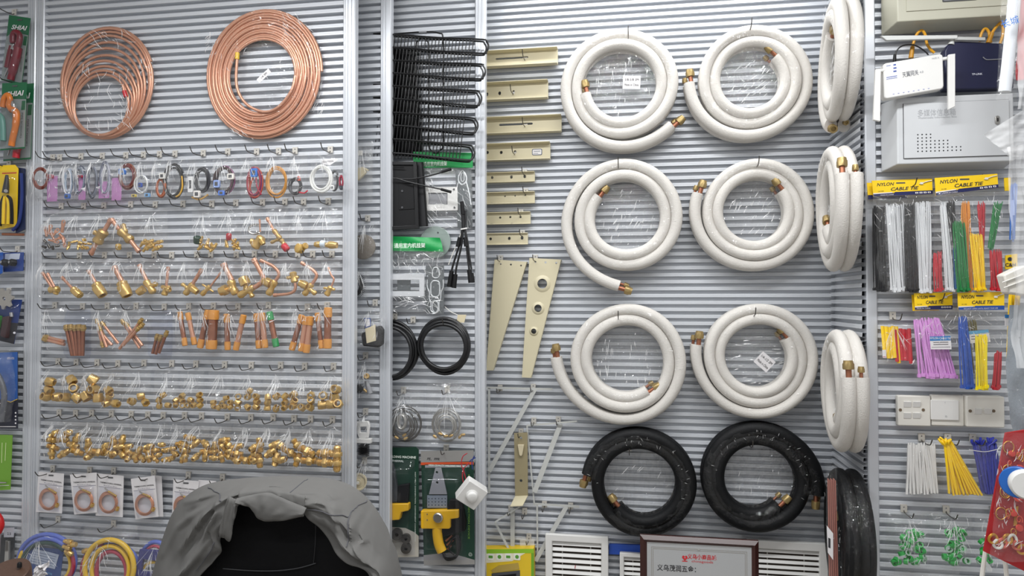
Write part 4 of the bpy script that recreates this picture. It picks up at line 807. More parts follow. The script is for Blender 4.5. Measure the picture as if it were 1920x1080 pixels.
def shirt(u, v):
    o = samp(OUT, u); n = samp(INN, u)
    if v < 0.25:                                            # behind the chair back
        w = 1-v/0.25; p = at(o[0]+(535-o[0])*0.15*w, o[1]+(200 if abs(u-0.5) < 0.3 else 60)*w, YK+0.05+0.05*math.sin(v/0.25*PI)+0.02*w); q = 0
    else:
        w = (v-0.25)/0.75; g = w**0.9; p = at(o[0]+(n[0]-o[0])*g, o[1]+(n[1]-o[1])*g, YK+0.05-0.115*math.sin(min(1, w*1.15)*PI/2)-0.012*math.sin(w*PI)); q = math.sin(min(1, w*2.2)*PI/2)
    # folds
    f = 0.010*math.sin(u*34+v*7+3*noise.noise(Vector((u*5, v*4, 1))))*q*noise.noise(Vector((u*7, v*3, 4)))*1.4
    f += 0.013*noise.noise(Vector((u*11, v*5, 2)))*q+0.006*noise.noise(Vector((u*26, v*12, 5)))*q
    dd = (u-0.36)*9; f -= 0.012*math.exp(-((v-0.55+0.12*dd)/0.06)**2)*math.exp(-dd*dd)*q
    dd = (u-0.30)*8; f -= 0.011*math.exp(-((v-0.72+0.22*dd)/0.05)**2)*math.exp(-dd*dd)*q
    dd = (u-0.72)*9; f -= 0.012*math.exp(-((v-0.62-0.3*dd)/0.06)**2)*math.exp(-dd*dd)*q
    if v >= 0.25: f -= 1.15*foldsum(o[0]+(n[0]-o[0])*g, o[1]+(n[1]-o[1])*g)
    p.y += f; return p
sh = thing('shirt', 'grey cotton shirt draped over the top of the black office chair', 'shirt', at(535, 950, YK))
o = part(MB().grid(shirt, 150, 56), 'shirt_body', SH, sh, recalc=False); md = o.modifiers.new('cloth', 'SOLIDIFY'); md.thickness = 0.003; md.offset = 1
def band(up, lo, nu=40, nv=9, dy=0.0, name='collar', bul=0.012):
    def f(u, v):
        a, b = samp(up, u), samp(lo, u); p = at(a[0]+(b[0]-a[0])*v, a[1]+(b[1]-a[1])*v, YK-0.082+dy); p.y -= bul*math.sin(v*PI*0.8)+0.004*noise.noise(Vector((u*9, v*3, 3))); return p
    o = part(MB().grid(f, nu, nv), name, SH, sh, recalc=False); m = o.modifiers.new('cloth', 'SOLIDIFY'); m.thickness = 0.003; m.offset = 1; return o
band([(444, 934), (470, 928), (505, 924), (540, 938), (575, 952)], [(446, 944), (470, 950), (488, 972), (520, 976), (572, 967)], name='collar')
band([(428, 930), (436, 934), (444, 938), (450, 940)], [(410, 1006), (420, 1008), (434, 1011), (441, 946)], 20, 9, -0.004, 'collar_point', 0.005)
band([(448, 924), (500, 918), (545, 924), (572, 930)], [(450, 936), (500, 938), (545, 945), (572, 960)], 30, 6, 0.008, 'collar_stand', 0.006)
SEAM = mat('grey_thread', '#55555a', 0.9, 0, vary=0.05)
def seam(pl, off=-0.004):
    # laid on the cloth: nearest (u, v) of each pixel
    out = []
    for x, y in smooth_path([(a, b, 0) for a, b in pl], 5) if False else [tuple(p[:2]) for p in smooth_path([(a, 0, b) for a, b in pl], 5)]: pass
    P = [(p.x, p.z) for p in smooth_path([(a, 0, b) for a, b in pl], 5)]
    for x, y in P:
        best = None
        for i in range(301):
            u = i/300; o_, n_ = samp(OUT, u), samp(INN, u); dx, dy = n_[0]-o_[0], n_[1]-o_[1]; w = ((x-o_[0])*dx+(y-o_[1])*dy)/(dx*dx+dy*dy); w = min(1, max(0, w))
            e = (o_[0]+dx*w-x)**2+(o_[1]+dy*w-y)**2
            if best is None or e < best[0]: best = (e, u, w)
        q = shirt(best[1], 0.25+0.75*best[2]**(1/0.9)); out.append(Vector((q.x, q.y+off, q.z)))
    part(MB().tube(out, 0.0011, 5), 'seam', SEAM, sh)
seam([(578, 897), (560, 910), (545, 924), (541, 930), (552, 942), (567, 955)]); seam([(568, 954), (600, 958), (640, 963), (658, 966)]); seam([(690, 938), (672, 948), (661, 960), (657, 990), (653, 1022)]); seam([(392, 912), (410, 922), (426, 934)]); seam([(409, 1012), (400, 1030), (385, 1048), (368, 1070)])

# ------------------------------------------------------------------ recess panel: condenser grille, black covers, bracket packs
Yg = Y3-RIB-0.064
t = thing('condenser_grille', 'black wire tube condenser grille whose loops lap over the aluminium post', 'condenser', at(800, 180, Yg))
RU = [(65, 74, 916, 89, 100), (113, 120, 910, 137, 148), (161, 170, 903, 185, 198), (211, 221, 896, 235, 249), (261, 272, 890, 287, 300)]
for k, (a, b, xe, c, d) in enumerate(RU):
    for q, (dy, dx, dY) in enumerate(((0, 0, 0), (3.5, -4, 0.012))):
        xr = xe-13-dx*0; pl = [(700, a-2+dy), (760, a+1+dy), (820, (a+b)/2+1+dy), (xr+dx, b+dy), (xr+9+dx, b+4+dy), (xe+dx, (b+d)/2+dy), (xr+9+dx, d-3+dy), (xr+dx, d+dy), (820, (c+d)/2+1+dy), (760, c+1+dy), (700, c-2+dy)]
        part(MB().tube(smooth_path([at(x, y, Yg+dY) for x, y in pl], 5), 1.7*px(800, 150, Yg), 8), 'condenser_tube', BWIRE, t)
for L in (0, 1):
    mb = MB()
    for i in range(26):
        x = 728+i*6.4; mb.tube([at(x, 66+i*0.25, Yg+0.006+0.014*L-0.004), at(x-27+i*0.0, 296+i*0.2, Yg+0.006+0.014*L-0.004)], 0.95*px(800, 150, Yg), 5)
    part(mb, 'wire_fins', BWIRE, t)
Yh2 = Yg+0.014
t = thing('condenser_grille', 'narrow dense black condenser hanging behind the looped one', 'condenser', at(770, 190, Yh2+0.03))
mb = MB()
for i in range(22): mb.tube([at(722+i*3.1, 92, Yh2+0.03), at(720+i*3.4, 292, Yh2+0.03)], 0.9*px(760, 200, Yh2), 5)
for y in (100, 140, 180, 220, 260, 288): mb.tube([at(720, y, Yh2+0.032), at(790+(y-100)*0.02, y+2, Yh2+0.032)], 1.3*px(760, 200, Yh2), 6)
part(mb, 'wire_fins', BWIRE, t)
part(MB().plate([quad([(718, 93), (778, 94), (792, 292), (718, 292)], Yh2+0.036)], Yh2+0.036, Yh2+0.039), 'back_sheet', BLACK, t, smooth=False)
pl = [(700, 66), (737, 64), (790, 60), (822, 62), (831, 76), (831, 170), (831, 266), (826, 281), (817, 286), (808, 281), (804, 268), (804, 180), (804, 90), (799, 76), (792, 72), (785, 76), (780, 90), (780, 180), (781, 270)]
part(MB().tube(smooth_path([at(x, y, Yh2+0.02) for x, y in pl], 5), 1.5*px(800, 150, Yh2), 8), 'condenser_tube', BWIRE, t)
part(MB().cyl(at(786, 60.5, Yh2+0.02), at(800, 60, Yh2+0.02), 2.4*px(800, 60, Yh2), seg=10), 'joint_sleeve', GREY, t)
Yp = Y3-RIB-0.055
t = thing('heater_panel', 'black heating panel with raised rim, hanging under the condenser grilles', 'panel', at(760, 360, Yp))
part(MB().plate([quad([(716, 304), (778, 304), (784, 428), (716, 432)], Yp)], Yp-0.004, Yp+0.006), 'panel_sheet', BLACK, t, bevel=0.001)
q = quad([(716, 304), (782, 304), (787, 429), (716, 433)], Yp); q2 = quad([(722, 310), (776, 310), (780, 423), (722, 426)], Yp)
part(MB().plate([q, q2], Yp-0.010, Yp+0.004), 'rim', BWIRE, t, bevel=0.0008)
part(MB().plate([quad([(749, 345), (776, 344), (778, 392), (749, 394)], Yp)], Yp-0.006, Yp-0.002), 'raised_plate', BLACK, t, bevel=0.0006)
part(MB().cyl(at(754, 358, Yp-0.005), at(754, 358, Yp-0.009), 0.004, seg=10), 'screw', DGREY, t); part(MB().cyl(at(754, 389, Yp-0.005), at(754, 389, Yp-0.009), 0.004, seg=10), 'screw', DGREY, t)
t = thing('heater_panel', 'black panel edge showing behind the rimmed heating panel', 'panel', at(780, 360, Yp+0.015))
part(MB().plate([quad([(716, 304), (792, 304), (801, 424), (716, 428)], Yp+0.015)], Yp+0.014, Yp+0.020), 'panel_sheet', col('1d1d20', 0.35), t, bevel=0.001)
part(MB().tube([at(792, 304, Yp+0.012), at(801, 424, Yp+0.012)], 0.004, 6), 'edge_strip', BLACK, t)
part(MB().tube([at(737, 314, Yp-0.012), at(757, 314, Yp-0.014)], 0.0016, 6), 'hook_rod', BWIRE, t)
t = thing('forked_cable', 'black forked cable with two thick tips in front of the heating panel', 'cable', at(745, 341, Yp-0.02))
for pl, e in (([(737, 334), (760, 336), (785, 334), (815, 327), (830, 322)], ((828, 322.5), (846, 317))), ([(743, 334), (765, 341), (800, 349), (828, 355)], ((827, 355), (846, 360)))):
    part(MB().tube(smooth_path([at(x, y, Yp-0.02) for x, y in pl], 5), 1.4*px(800, 340, Yp), 8), 'cable', RUBBER, t); part(MB().cyl(at(*e[0], Yp-0.02), at(*e[1], Yp-0.02), 2.6*px(800, 340, Yp), seg=12), 'tip_sleeve', BLACK, t)
GREEN = col('12964a', 0.45); CHI = mat('white_ink', '#dfe8de', 0.6, 0, vary=0.02)
def embossed(t, pl, r, Y, m=None, closed=True):
    P = [at(x, y, Y) for x, y in pl]; P = smooth_path(P+([P[0]] if closed else []), 4)
    if closed: P = P[:-1]
    part(MB().tube(P, r*px(*pl[0], Y), 8, closed=closed), 'pressed_rib', m or col('d9dcde', 0.3, 0.5), t)  # ribs pale against a dark plate: metal's reflected contrast put into the colours
Yk = Y3-RIB-0.02
t = thing('bracket_pack', 'bracket pack with green header, upper one half under the condenser', 'bracket pack', at(840, 350, Yk))
part(MB().plate([quad([(776, 285), (887, 287), (887, 315), (776, 315)], Yk)], Yk-0.006, Yk-0.004), 'header_card', GREEN, t, smooth=False)
text('通用室内机挂架', at(816, 308, Yk-0.0065), 0.013, CHI, t, bold=0.02, width=0.085)
part(MB().plate([quad([(797, 351), (858, 351), (859, 395), (797, 396)], Yk), quad([(804, 362), (840, 362), (840, 384), (804, 384)], Yk)], Yk-0.008, Yk), 'plastic_plate', WHITE, t, bevel=0.001)
part(MB().plate([quad([(800, 364), (839, 364), (839, 383), (800, 383)], Yk)], Yk-0.004, Yk-0.001), 'plate_window', GREY, t, smooth=False)
for p in ((851, 355), (852, 389)): part(MB().cyl(at(*p, Yk-0.008), at(*p, Yk-0.011), 0.0035, seg=10), 'screw', DGREY, t)
part(MB().plate([quad([(854, 318), (884, 317), (886, 425), (858, 428)], Yk+0.004)], Yk+0.003, Yk+0.006), 'metal_plate', GALV, t, smooth=False)
embossed(t, [(860, 330), (867, 320), (874, 330), (874, 340), (867, 346), (860, 340)], 1.3, Yk+0.001); embossed(t, [(866, 324), (870, 326), (870, 338), (866, 340), (864, 332)], 0.9, Yk+0.001)
embossed(t, [(860, 342), (857, 350), (858, 370)], 1.2, Yk+0.001, None, False); embossed(t, [(874, 340), (877, 352), (880, 365), (883, 384)], 1.2, Yk+0.001, None, False)
part(MB().grid(lambda u, v: at(782+106*u, 430-116*v, Yk)+Vector((0, -0.012*math.sin(PI*u)**0.5*math.sin(PI*v)**0.5-0.004+0.004*noise.noise(Vector((u*7, v*7, 3))), 0)), 16, 16), 'pack_film', BAG2, t, recalc=False)
glint_creases(t, 798, 318, 884, 428, Yk-0.019, 46, 1, 0.9, (8, 40), 0.4)
t = thing('metal_disc', 'grey green metal disc tucked behind the lower bracket pack', 'disc', at(816, 455, Yk+0.004))
part(MB().plate([circ(xz(at(816, 454, Yk+0.004)), 30*px(816, 454, Yk), 36)], Yk+0.002, Yk+0.006), 'disc', col('9aa8a2', 0.35, 0.5), t, bevel=0.001)
part(MB().cyl(at(821, 436, Yk+0.002), at(821, 436, Yk), 0.003, seg=8), 'disc_hole', DGREY, t)
t = thing('bracket_pack', 'bracket pack with crumpled green header and white square frame', 'bracket pack', at(785, 520, Yk-0.02)); Yl = Yk-0.02
part(MB().grid(lambda u, v: at(700+(825+7*(1-v)-700)*u, 442+4*u+(28-2*u)*(1-v), Yl)+Vector((0, -0.004-0.010*math.sin(u*9+v*2)*math.sin(PI*v), 0)), 24, 6), 'header_card', GREEN, t, recalc=False)
text('通用室内机挂架', at(768, 461, Yl-0.016), 0.013, CHI, t, bold=0.02, width=0.112)
part(MB().plate([quad([(798, 498), (832, 498), (832, 588), (798, 588)], Yl)]+[circ(xz(at(x, y, Yl)), 2*px(x, y, Yl), 8) for x, y in ((801, 518), (801, 552), (829, 505))], Yl+0.001, Yl+0.004), 'metal_plate', GALV, t, smooth=False)
embossed(t, [(811, 508), (814, 502), (820, 502), (823, 508), (823, 518), (817, 521), (811, 518)], 1.1, Yl); embossed(t, [(808, 532), (812, 527), (820, 527), (824, 532), (824, 550), (820, 556), (812, 556), (808, 550)], 1.3, Yl)
embossed(t, [(811, 568), (816, 564), (821, 568), (821, 580), (816, 586), (811, 580)], 1.2, Yl); embossed(t, [(801, 524), (801, 538), (805, 548), (805, 560), (808, 568), (808, 582), (816, 588)], 1.2, Yl, None, False); embossed(t, [(831, 524), (831, 538), (827, 548), (826, 560), (823, 568), (823, 582), (816, 588)], 1.2, Yl, None, False)
part(MB().plate([quad([(700, 514), (796, 514), (796, 556), (700, 556)], Yl-0.012), quad([(736, 525), (787, 525), (787, 546), (736, 546)], Yl-0.012)], Yl-0.018, Yl-0.008), 'plastic_frame', col('c9cbce', 0.4), t, bevel=0.0012)
part(MB().plate([quad([(745, 524), (770, 524), (770, 546), (745, 546)], Yl)], Yl-0.002, Yl+0.001), 'latch_plate', GALV, t, smooth=False)
part(MB().tube(smooth_path([at(x, y, Yl-0.02) for x, y in [(752, 452), (750, 480), (748, 512)]]+[at(x, y, Yl-0.022) for x, y in [(758, 482), (772, 520), (785, 535)]], 4), 0.0018, 6), 'film_fold', BAG, t)
part(MB().grid(lambda u, v: at(700+133*u, 590-122*v, Yl)+Vector((0, -0.024*math.sin(PI*u)**0.5*math.sin(PI*v)**0.5-0.003+0.006*noise.noise(Vector((u*8, v*8, 9))), 0)), 18, 18), 'pack_film', BAG2, t, recalc=False)
glint_creases(t, 737, 474, 830, 512, Yl-0.03, 34, 2, 1.1, (6, 26), 0.6); glint_creases(t, 737, 556, 830, 588, Yl-0.028, 40, 3, 0.4, (5, 22), 0.7)
t = thing('connector_cable', 'black cable splitting into two pairs of moulded plugs', 'cable', at(868, 430, Yk-0.03)); Yc = Yk-0.03; sc_ = px(868, 450, Yc)
for pl, r in (([(867, 388), (868, 410), (869, 432)], 3.4), ([(872, 395), (872, 415), (869, 432)], 2.4), ([(866, 432), (864, 450), (858, 470), (850, 495), (846, 512)], 2.0), ([(868, 432), (866, 455), (862, 475), (856, 500), (854, 516)], 2.0), ([(871, 430), (874, 450), (876, 475), (879, 500), (880, 508)], 2.0), ([(872, 430), (877, 455), (880, 480), (884, 505)], 1.8)):
    part(MB().tube(smooth_path([at(x, y, Yc) for x, y in pl], 5), r*sc_, 8), 'cable', RUBBER, t)
for p0, p1, r in (((847, 508), (842, 538), 4.6), ((854, 514), (851, 540), 4.6), ((866, 378), (868, 402), 4), ((880, 506), (883, 530), 5), ((885, 512), (887, 530), 3.4), ((862, 445), (858, 463), 4), ((872, 445), (874, 462), 4)):
    part(MB().cyl(at(*p0, Yc-0.002), at(*p1, Yc-0.002), r*0.9*sc_, r*sc_, 12), 'plug', BLACK, t)
part(MB().tube([at(864, 430, Yc-0.006), at(876, 428, Yc-0.006)], 0.0026, 6), 'white_tie', WHITE, t)
part(MB().tube(smooth_path([at(x, y, Yc) for x, y in [(866, 432), (858, 455), (848, 478), (841, 496)]], 4), 0.0016, 6), 'white_lead', WHITE2, t)
t = thing('price_tag', 'little cream tag on a white string above the round black coil', 'tag', at(866, 597, Yk))
part(MB().plate([quad([(859, 590), (875, 590), (871, 605), (857, 604)], Yk)], Yk-0.006, Yk-0.004), 'tag_sheet', CREAM, t, smooth=False); part(MB().tube(smooth_path([at(x, y, Yk-0.004) for x, y in [(834, 575), (846, 585), (862, 592)]], 4), 0.0014, 6), 'string', WHITE2, t)
def cable_coil(label, cx, cy, R, n, Y, seed):
    s = px(cx, cy, Y); o = at(cx, cy, Y); t = thing('cable_coil', label, 'cable coil', o); rr = random.Random(seed)
    for k in range(n):
        r = (R-3-1.6*k); dx, dz = rr.uniform(-2.5, 2.5), rr.uniform(-1.5, 2); tl = rr.uniform(-0.05, 0.05); ph = rr.uniform(0, 6)
        part(MB().tube([o+Vector(((math.cos(a)*r*(1+tl)+dx)*s, -0.005*k+0.004*math.sin(a+ph), (math.sin(a)*r*(1.03-tl)+dz)*s)) for a in [2*PI*i/48 for i in range(48)]], 3.2*s, 10, closed=True), 'cable_turn', RUBBER, t)
    return t
cable_coil('round black cable coil hanging whole under the bracket packs', 834, 648, 52, 6, Y3-RIB-0.03, 3); cable_coil('black cable coil half hidden by the aluminium post', 735, 658, 54, 6, Y3-RIB-0.028, 8)
for x, y, d in ((840, 600, 'the whole black cable coil'), (741, 592, 'the half hidden black cable coil'), (775, 598, 'nothing, with a long bare prong'), (757, 730, 'the half hidden bag of steel hose'), (839, 728, 'the bag of pale steel hose'), (837, 838, 'the welding tool pack with the dial')): hook(x, y, Y3, f'steel hook carrying {d}')
def steelcoil(label, cx, cy, R, Y, m, seed, ends):
    s = px(cx, cy, Y); o = at(cx, cy, Y); t = thing('braided_hose', label, 'hose', o); rr = random.Random(seed)
    for k in range(7):
        r = R*(1-0.085*k); dx, dz, tl = rr.uniform(-2, 2), rr.uniform(-2, 3)-k*0.4, rr.uniform(-0.08, 0.08)
        part(MB().tube([o+Vector(((math.cos(a)*r*(1+tl)+dx)*s, -0.003*k+0.003*math.sin(a*2+k), (math.sin(a)*r*(1.1-tl)+dz)*s)) for a in [2*PI*i/40 for i in range(40)]], 1.3*s, 7, closed=True), 'hose_turn', m, t)
    for p0, p1 in ends: part(MB().lathe([(1.6*s, 0), (2.6*s, 0.002), (2.6*s, 0.010), (1.6*s, 0.016)], dirm(at(*p0, Y-0.02), at(*p1, Y-0.02)-at(*p0, Y-0.02)), 12), 'end_fitting', BRASS2, t)
Ys = Y3-RIB-0.025
steelcoil('pale braided steel hose coiled in its clear bag', 838, 795, 28, Ys, STEEL, 4, [((822, 812), (832, 816)), ((832, 818), (842, 817)), ((842, 819), (850, 815)), ((860, 822), (868, 812)), ((864, 816), (874, 814)), ((812, 816), (820, 822))])
steelcoil('dark braided steel hose with a bright band, half behind the post', 758, 796, 31, Ys, DSTEEL, 5, [((740, 818), (746, 822)), ((755, 818), (763, 812)), ((757, 824), (765, 820))])
part_o = solo(MB().tube([at(754+7*math.cos(a), 790-13*math.sin(a), Ys-0.03) for a in [2*PI*i/24 for i in range(24)]], 0.006, 8, closed=True, up=(0, 1, 0), ra=2.2), 'steel_clamp', STEEL, 'bright steel band clamped on the dark braided hose', 'clamp', at(754, 790, Ys-0.03))
bag('clear bag over the pale braided steel hose', (798, 718, 888, 832), Ys+0.004, (0.47, 0.9), 0.06, 181, BAG2, low=0.35); bag('clear bag over the dark braided steel hose', (716, 722, 797, 832), Ys+0.004, (0.5, 0.9), 0.06, 182, BAG2, low=0.35)
# welding machine packs
DKG = col('16382a', 0.45); YEL = col('e4b01c', 0.4); ORG_ = col('c8502a', 0.5); GCARD = col('8d8b88', 0.5)
Yw = Y3-RIB-0.03
t = thing('welder_pack', 'pipe welder in blister pack showing a yellow body and round dial', 'tool pack', at(838, 950, Yw))
part(MB().plate([quad([(789, 846), (888, 844), (890, 1058), (795, 1060)], Yw)], Yw, Yw+0.003), 'card', DKG, t, bevel=0.0006, smooth=False)
for nm, q, m in (('card_header', [(789, 846), (888, 844), (888, 866), (789, 867)], GCARD), ('orange_stripe', [(789, 867), (888, 865), (888, 871), (789, 872)], ORG_), ('card_footer', [(794, 1041), (842, 1036), (890, 1050), (890, 1058), (795, 1060)], GCARD), ('title_strip', [(797, 871), (880, 870), (880, 876), (797, 877)], GREY)):
    part(MB().plate([quad(q, Yw)], Yw-0.0006, Yw), nm, m, t, smooth=False)
text('PE、PPR', at(812, 861, Yw-0.001), 0.009, INK, t, shear=0.25, bold=0.02); text('HIGH QUALITY WELDING MACHINE', at(839, 873.5, Yw-0.001), 0.006, CHI, t, bold=0.03, width=0.135)
text('HOT MELT CONNECTION DEVICE', at(879, 950, Yw-0.001), 0.006, col('7fb04a', 0.5), t, rot=PI/2, width=0.22); text('♲', at(882, 1040, Yw-0.001), 0.012, CHI, t)
part(MB().plate([quad([(818, 876), (829, 876), (840, 925), (806, 925)], Yw), circ(xz(at(821, 884, Yw)), 0.0045, 10), circ(xz(at(821.5, 903, Yw)), 0.0045, 10)], Yw-0.014, Yw-0.009), 'heating_blade', GREY, t, bevel=0.0008)
part(MB().plate([quad([(803, 927), (840, 927), (840, 950), (803, 950)], Yw)]+[circ(xz(at(806+6.2*i, 933+6*j, Yw)), 0.0022, 6) for i in range(6) for j in range(3)], Yw-0.014, Yw-0.008), 'perforated_guard', col('a9b4c2', 0.35, 0.6), t, smooth=False)
part(MB().box(at(821, 939, Yw-0.006), (0.062, 0.004, 0.036)), 'heater_core', col('263a5e', 0.5), t)
part(MB().plate([quad([(794, 953), (864, 951), (864, 966), (849, 968), (849, 984), (846, 986), (796, 986), (794, 984)], Yw)], Yw-0.034, Yw-0.004), 'tool_body', YEL, t, bevel=0.003)
part(MB().lathe([(0.008, 0), (0.017, 0.001), (0.017, 0.008), (0.014, 0.011), (0.004, 0.011)], dirm(at(822, 970, Yw-0.034), (0, -1, 0)), 28), 'dial', STEEL, t)
for p in ((801, 964), (801, 975)): part(MB().cyl(at(*p, Yw-0.033), at(*p, Yw-0.036), 0.002, seg=8), 'indicator', DGREY, t)
part(MB().tube(smooth_path([at(x, y, Yw-0.02) for x, y in [(820, 984), (820, 1000), (823, 1020), (829, 1034)]], 5), 9.5*px(820, 1000, Yw), 16, ra=0.8, up=(0, 1, 0)), 'handle', YEL, t)
part(MB().plate([quad([(846, 934), (868, 934), (876, 975), (874, 992), (835, 1002), (830, 992)], Yw)], Yw-0.022, Yw-0.002), 'stand', BLACK, t, bevel=0.002)
for k in range(4): part(MB().tube(smooth_path([at(x, y, Yw-0.012-0.003*k) for x, y in [(829+k, 1036), (838, 1050-k*2), (856, 1044-k), (863-k*2, 1020), (858-k, 1003+k*2), (848, 1012), (842, 1030), (852, 1040)]], 5), 1.7*px(840, 1020, Yw), 7), 'power_cord', RUBBER, t)
for p0, p1 in (((836, 1014), (848, 1004)), ((838, 1022), (850, 1012)), ((840, 1030), (846, 1022))): part(MB().cyl(at(*p0, Yw-0.012), at(*p1, Yw-0.012), 0.004, seg=8), 'plug_pin', COPPER2, t)
part(MB().grid(lambda u, v: at(792+82*u, 1050-172*v, Yw)+Vector((0, -0.001-0.042*min(1, 9*min(u, 1-u))*min(1, 9*min(v, 1-v)), 0)), 22, 30), 'blister', BLIS, t, recalc=False)
t = thing('welder_pack', 'dark green pipe welder pack half hidden by the post and grey shirt', 'tool pack', at(760, 940, Yw+0.004)); Yv = Yw+0.006
part(MB().plate([quad([(700, 840), (780, 838), (785, 843), (785, 1044), (700, 1046)], Yv)], Yv, Yv+0.003), 'card', DKG, t, bevel=0.0006, smooth=False)
part(MB().plate([quad([(700, 985), (760, 990), (777, 998), (785, 1005), (785, 1044), (700, 1046)], Yv)], Yv-0.0006, Yv), 'card_footer', col('b7b2a6', 0.5), t, smooth=False)
text('WELDING MACHINE', at(753, 857, Yv-0.001), 0.008, CHI, t, bold=0.04, width=0.105); text('THERMAL', at(746, 864.5, Yv-0.001), 0.007, CHI, t, bold=0.04); text('HOT MELT CONNECTION  CONVENIENT CONNECTION', at(778.5, 950, Yv-0.001), 0.0045, CHI, t, rot=PI/2, width=0.24)
part(MB().plate([quad([(718, 866), (740, 868), (748, 912), (748, 938), (718, 940)], Yv)], Yv-0.02, Yv-0.004), 'heating_blade', col('55585a', 0.4, 0.5), t, bevel=0.001); part(MB().plate([quad([(750, 908), (770, 904), (768, 940), (748, 940)], Yv)], Yv-0.02, Yv-0.004), 'stand', BLACK, t, bevel=0.002)
part(MB().plate([quad([(718, 941), (771, 940), (771, 953), (757, 956), (754, 970), (718, 973)], Yv)], Yv-0.03, Yv-0.004), 'tool_body', YEL, t, bevel=0.003)
for x, y, r in ((745, 1000, 11), (762, 1008, 9), (762, 1026, 10)): part(MB().lathe([(r*0.3*0.0018, 0.0), (r*0.0018, 0.001), (r*0.0018, 0.016), (r*0.3*0.0018, 0.017), (r*0.3*0.0018, 0.004)], dirm(at(x, y, Yv-0.003), (0.2, -1, 0)), 24), 'welding_die', DSTEEL, t)
part(MB().grid(lambda u, v: at(716+62*u, 1040-178*v, Yv)+Vector((0, -0.001-0.034*min(1, 9*min(u, 1-u))*min(1, 9*min(v, 1-v)), 0)), 18, 30), 'blister', BLIS, t, recalc=False)
Yd = Y3-RIB-0.105
t = thing('dimmer_switch', 'white square dimmer with round knob dangling across the aluminium post', 'switch', at(884, 925, Yd)); o = ORG[t]; Mr = Matrix.Rotation(math.radians(38), 4, 'Y') @ Matrix.Rotation(math.radians(22), 4, 'Z')
hs = 0.039; mb = MB(); L = rrect(-hs, -hs, hs, hs, 0.004, 3); mb.plate([L], -0.016, 0.022); mb.v = [o+(Mr @ v) for v in mb.v]; part(mb, 'housing', WHITE, t, bevel=0.002)
mb = MB(); mb.lathe([(0.004, 0), (0.021, 0), (0.021, 0.004), (0.018, 0.006), (0.0165, 0.016), (0.014, 0.018), (0.003, 0.018)], Matrix.Translation((0, -0.016, 0)) @ Matrix.Rotation(PI/2, 4, 'X'), 28); mb.v = [o+(Mr @ v) for v in mb.v]; part(mb, 'knob', WHITE, t)
for pl in ([(876, 850), (868, 856), (865, 870), (870, 885), (874, 900)], [(880, 868), (870, 878), (867, 892), (869, 905)]): part(MB().tube(smooth_path([at(x, y, Yd+0.035) for x, y in pl], 5), 0.0016, 6), 'red_lead', col('b02a38', 0.45), t)
for pl in ([(889, 855), (885, 866), (886, 880)], [(892, 858), (884, 862), (880, 866)]): part(MB().tube(smooth_path([at(x, y, Yd+0.035) for x, y in pl], 5), 0.0018, 6), 'blue_lead', col('2b3a7c', 0.45), t)

# ------------------------------------------------------------------ narrow panel between the posts
Yn = Y2-RIB-0.02
t = thing('socket_adapter', 'cream plastic adapter in the top bag of the narrow panel', 'adapter', at(676, 328, Yn))
part(MB().plate([quad([(664, 318), (684, 314), (689, 324), (675, 338), (664, 342)], Yn)], Yn-0.014, Yn), 'adapter_body', CREAM, t, bevel=0.002); part(MB().box(at(688, 318, Yn-0.008), (0.012, 0.01, 0.005), Matrix.Rotation(0.6, 4, 'Y')), 'prong', CREAM, t)
part(MB().box(at(674, 287, Yn-0.006), (0.02, 0.006, 0.016)), 'cap', WHITE2, t)
bag('long clear bag with a cream adapter, half behind the post', (655, 264, 699, 380), Yn-0.002, (0.5, 0.98), 0.02, 190, BAG2, low=0.5)
t = thing('felt_disc', 'round taupe disc in the narrow panel, cut by the post', 'disc', at(683, 463, Yn)); part(MB().lathe([(0.002, 0.008), (0.039, 0.008), (0.043, 0.005), (0.043, 0.0), (0.041, -0.004)], dirm(at(682, 463, Yn), (0, -1, 0)), 40), 'disc', col('6c655c', 0.8, bump=(300, 0.4)), t)
bag('clear bag holding the round taupe disc', (655, 415, 709, 500), Yn-0.004, (0.55, 0.98), 0.022, 191, BAG, low=0.4)
t = thing('round_brush', 'black bristle ring in a bag, half behind the post', 'brush', at(669, 533, Yn))
part(MB().tube([at(668+9*math.cos(a), 535-16*math.sin(a), Yn-0.006) for a in [2*PI*i/24 for i in range(24)]], 0.007, 8, closed=True), 'ring', BLACK, t)
mb = MB()
for i in range(40):
    a = 2*PI*i/40; mb.tube([at(668+11*math.cos(a), 535-18*math.sin(a), Yn-0.006), at(668+18*math.cos(a), 535-25*math.sin(a), Yn-0.008)], 0.0009, 4)
part(mb, 'bristles', BLACK, t)
bag('clear bag around the black bristle ring', (655, 503, 693, 560), Yn-0.004, (0.5, 0.98), 0.02, 192, BAG, low=0.4)
t = thing('power_adapter', 'black power brick with paper label in a bag over the narrow panel', 'adapter', at(698, 633, Yn-0.01)); Ya = Yn-0.02
part(MB().plate([quad([(680, 625), (716, 610), (722, 618), (721, 645), (712, 651), (684, 648)], Ya)], Ya-0.02, Ya), 'brick', BLACK, t, bevel=0.004); part(MB().plate([quad([(689, 616), (708, 608), (709, 638), (692, 643)], Ya)], Ya-0.022, Ya-0.0205), 'paper_label', CREAM, t, smooth=False)
part(MB().plate([quad([(685, 596), (697, 596), (698, 612), (688, 615)], Ya)], Ya-0.014, Ya-0.012), 'blue_tag', col('2f4f96', 0.5), t, smooth=False); part(MB().plate([quad([(687, 598), (696, 598), (697, 610), (689, 613)], Ya)], Ya-0.0146, Ya-0.014), 'tag_face', PAPER, t, smooth=False)
bag('clear bag over the black power brick', (668, 573, 726, 655), Ya-0.004, (0.45, 0.9), 0.034, 193, BAG2, low=0.35)
t = thing('plug_fitting', 'small metal and brass plug parts in a bag under the power brick', 'plug', at(686, 720, Yn))
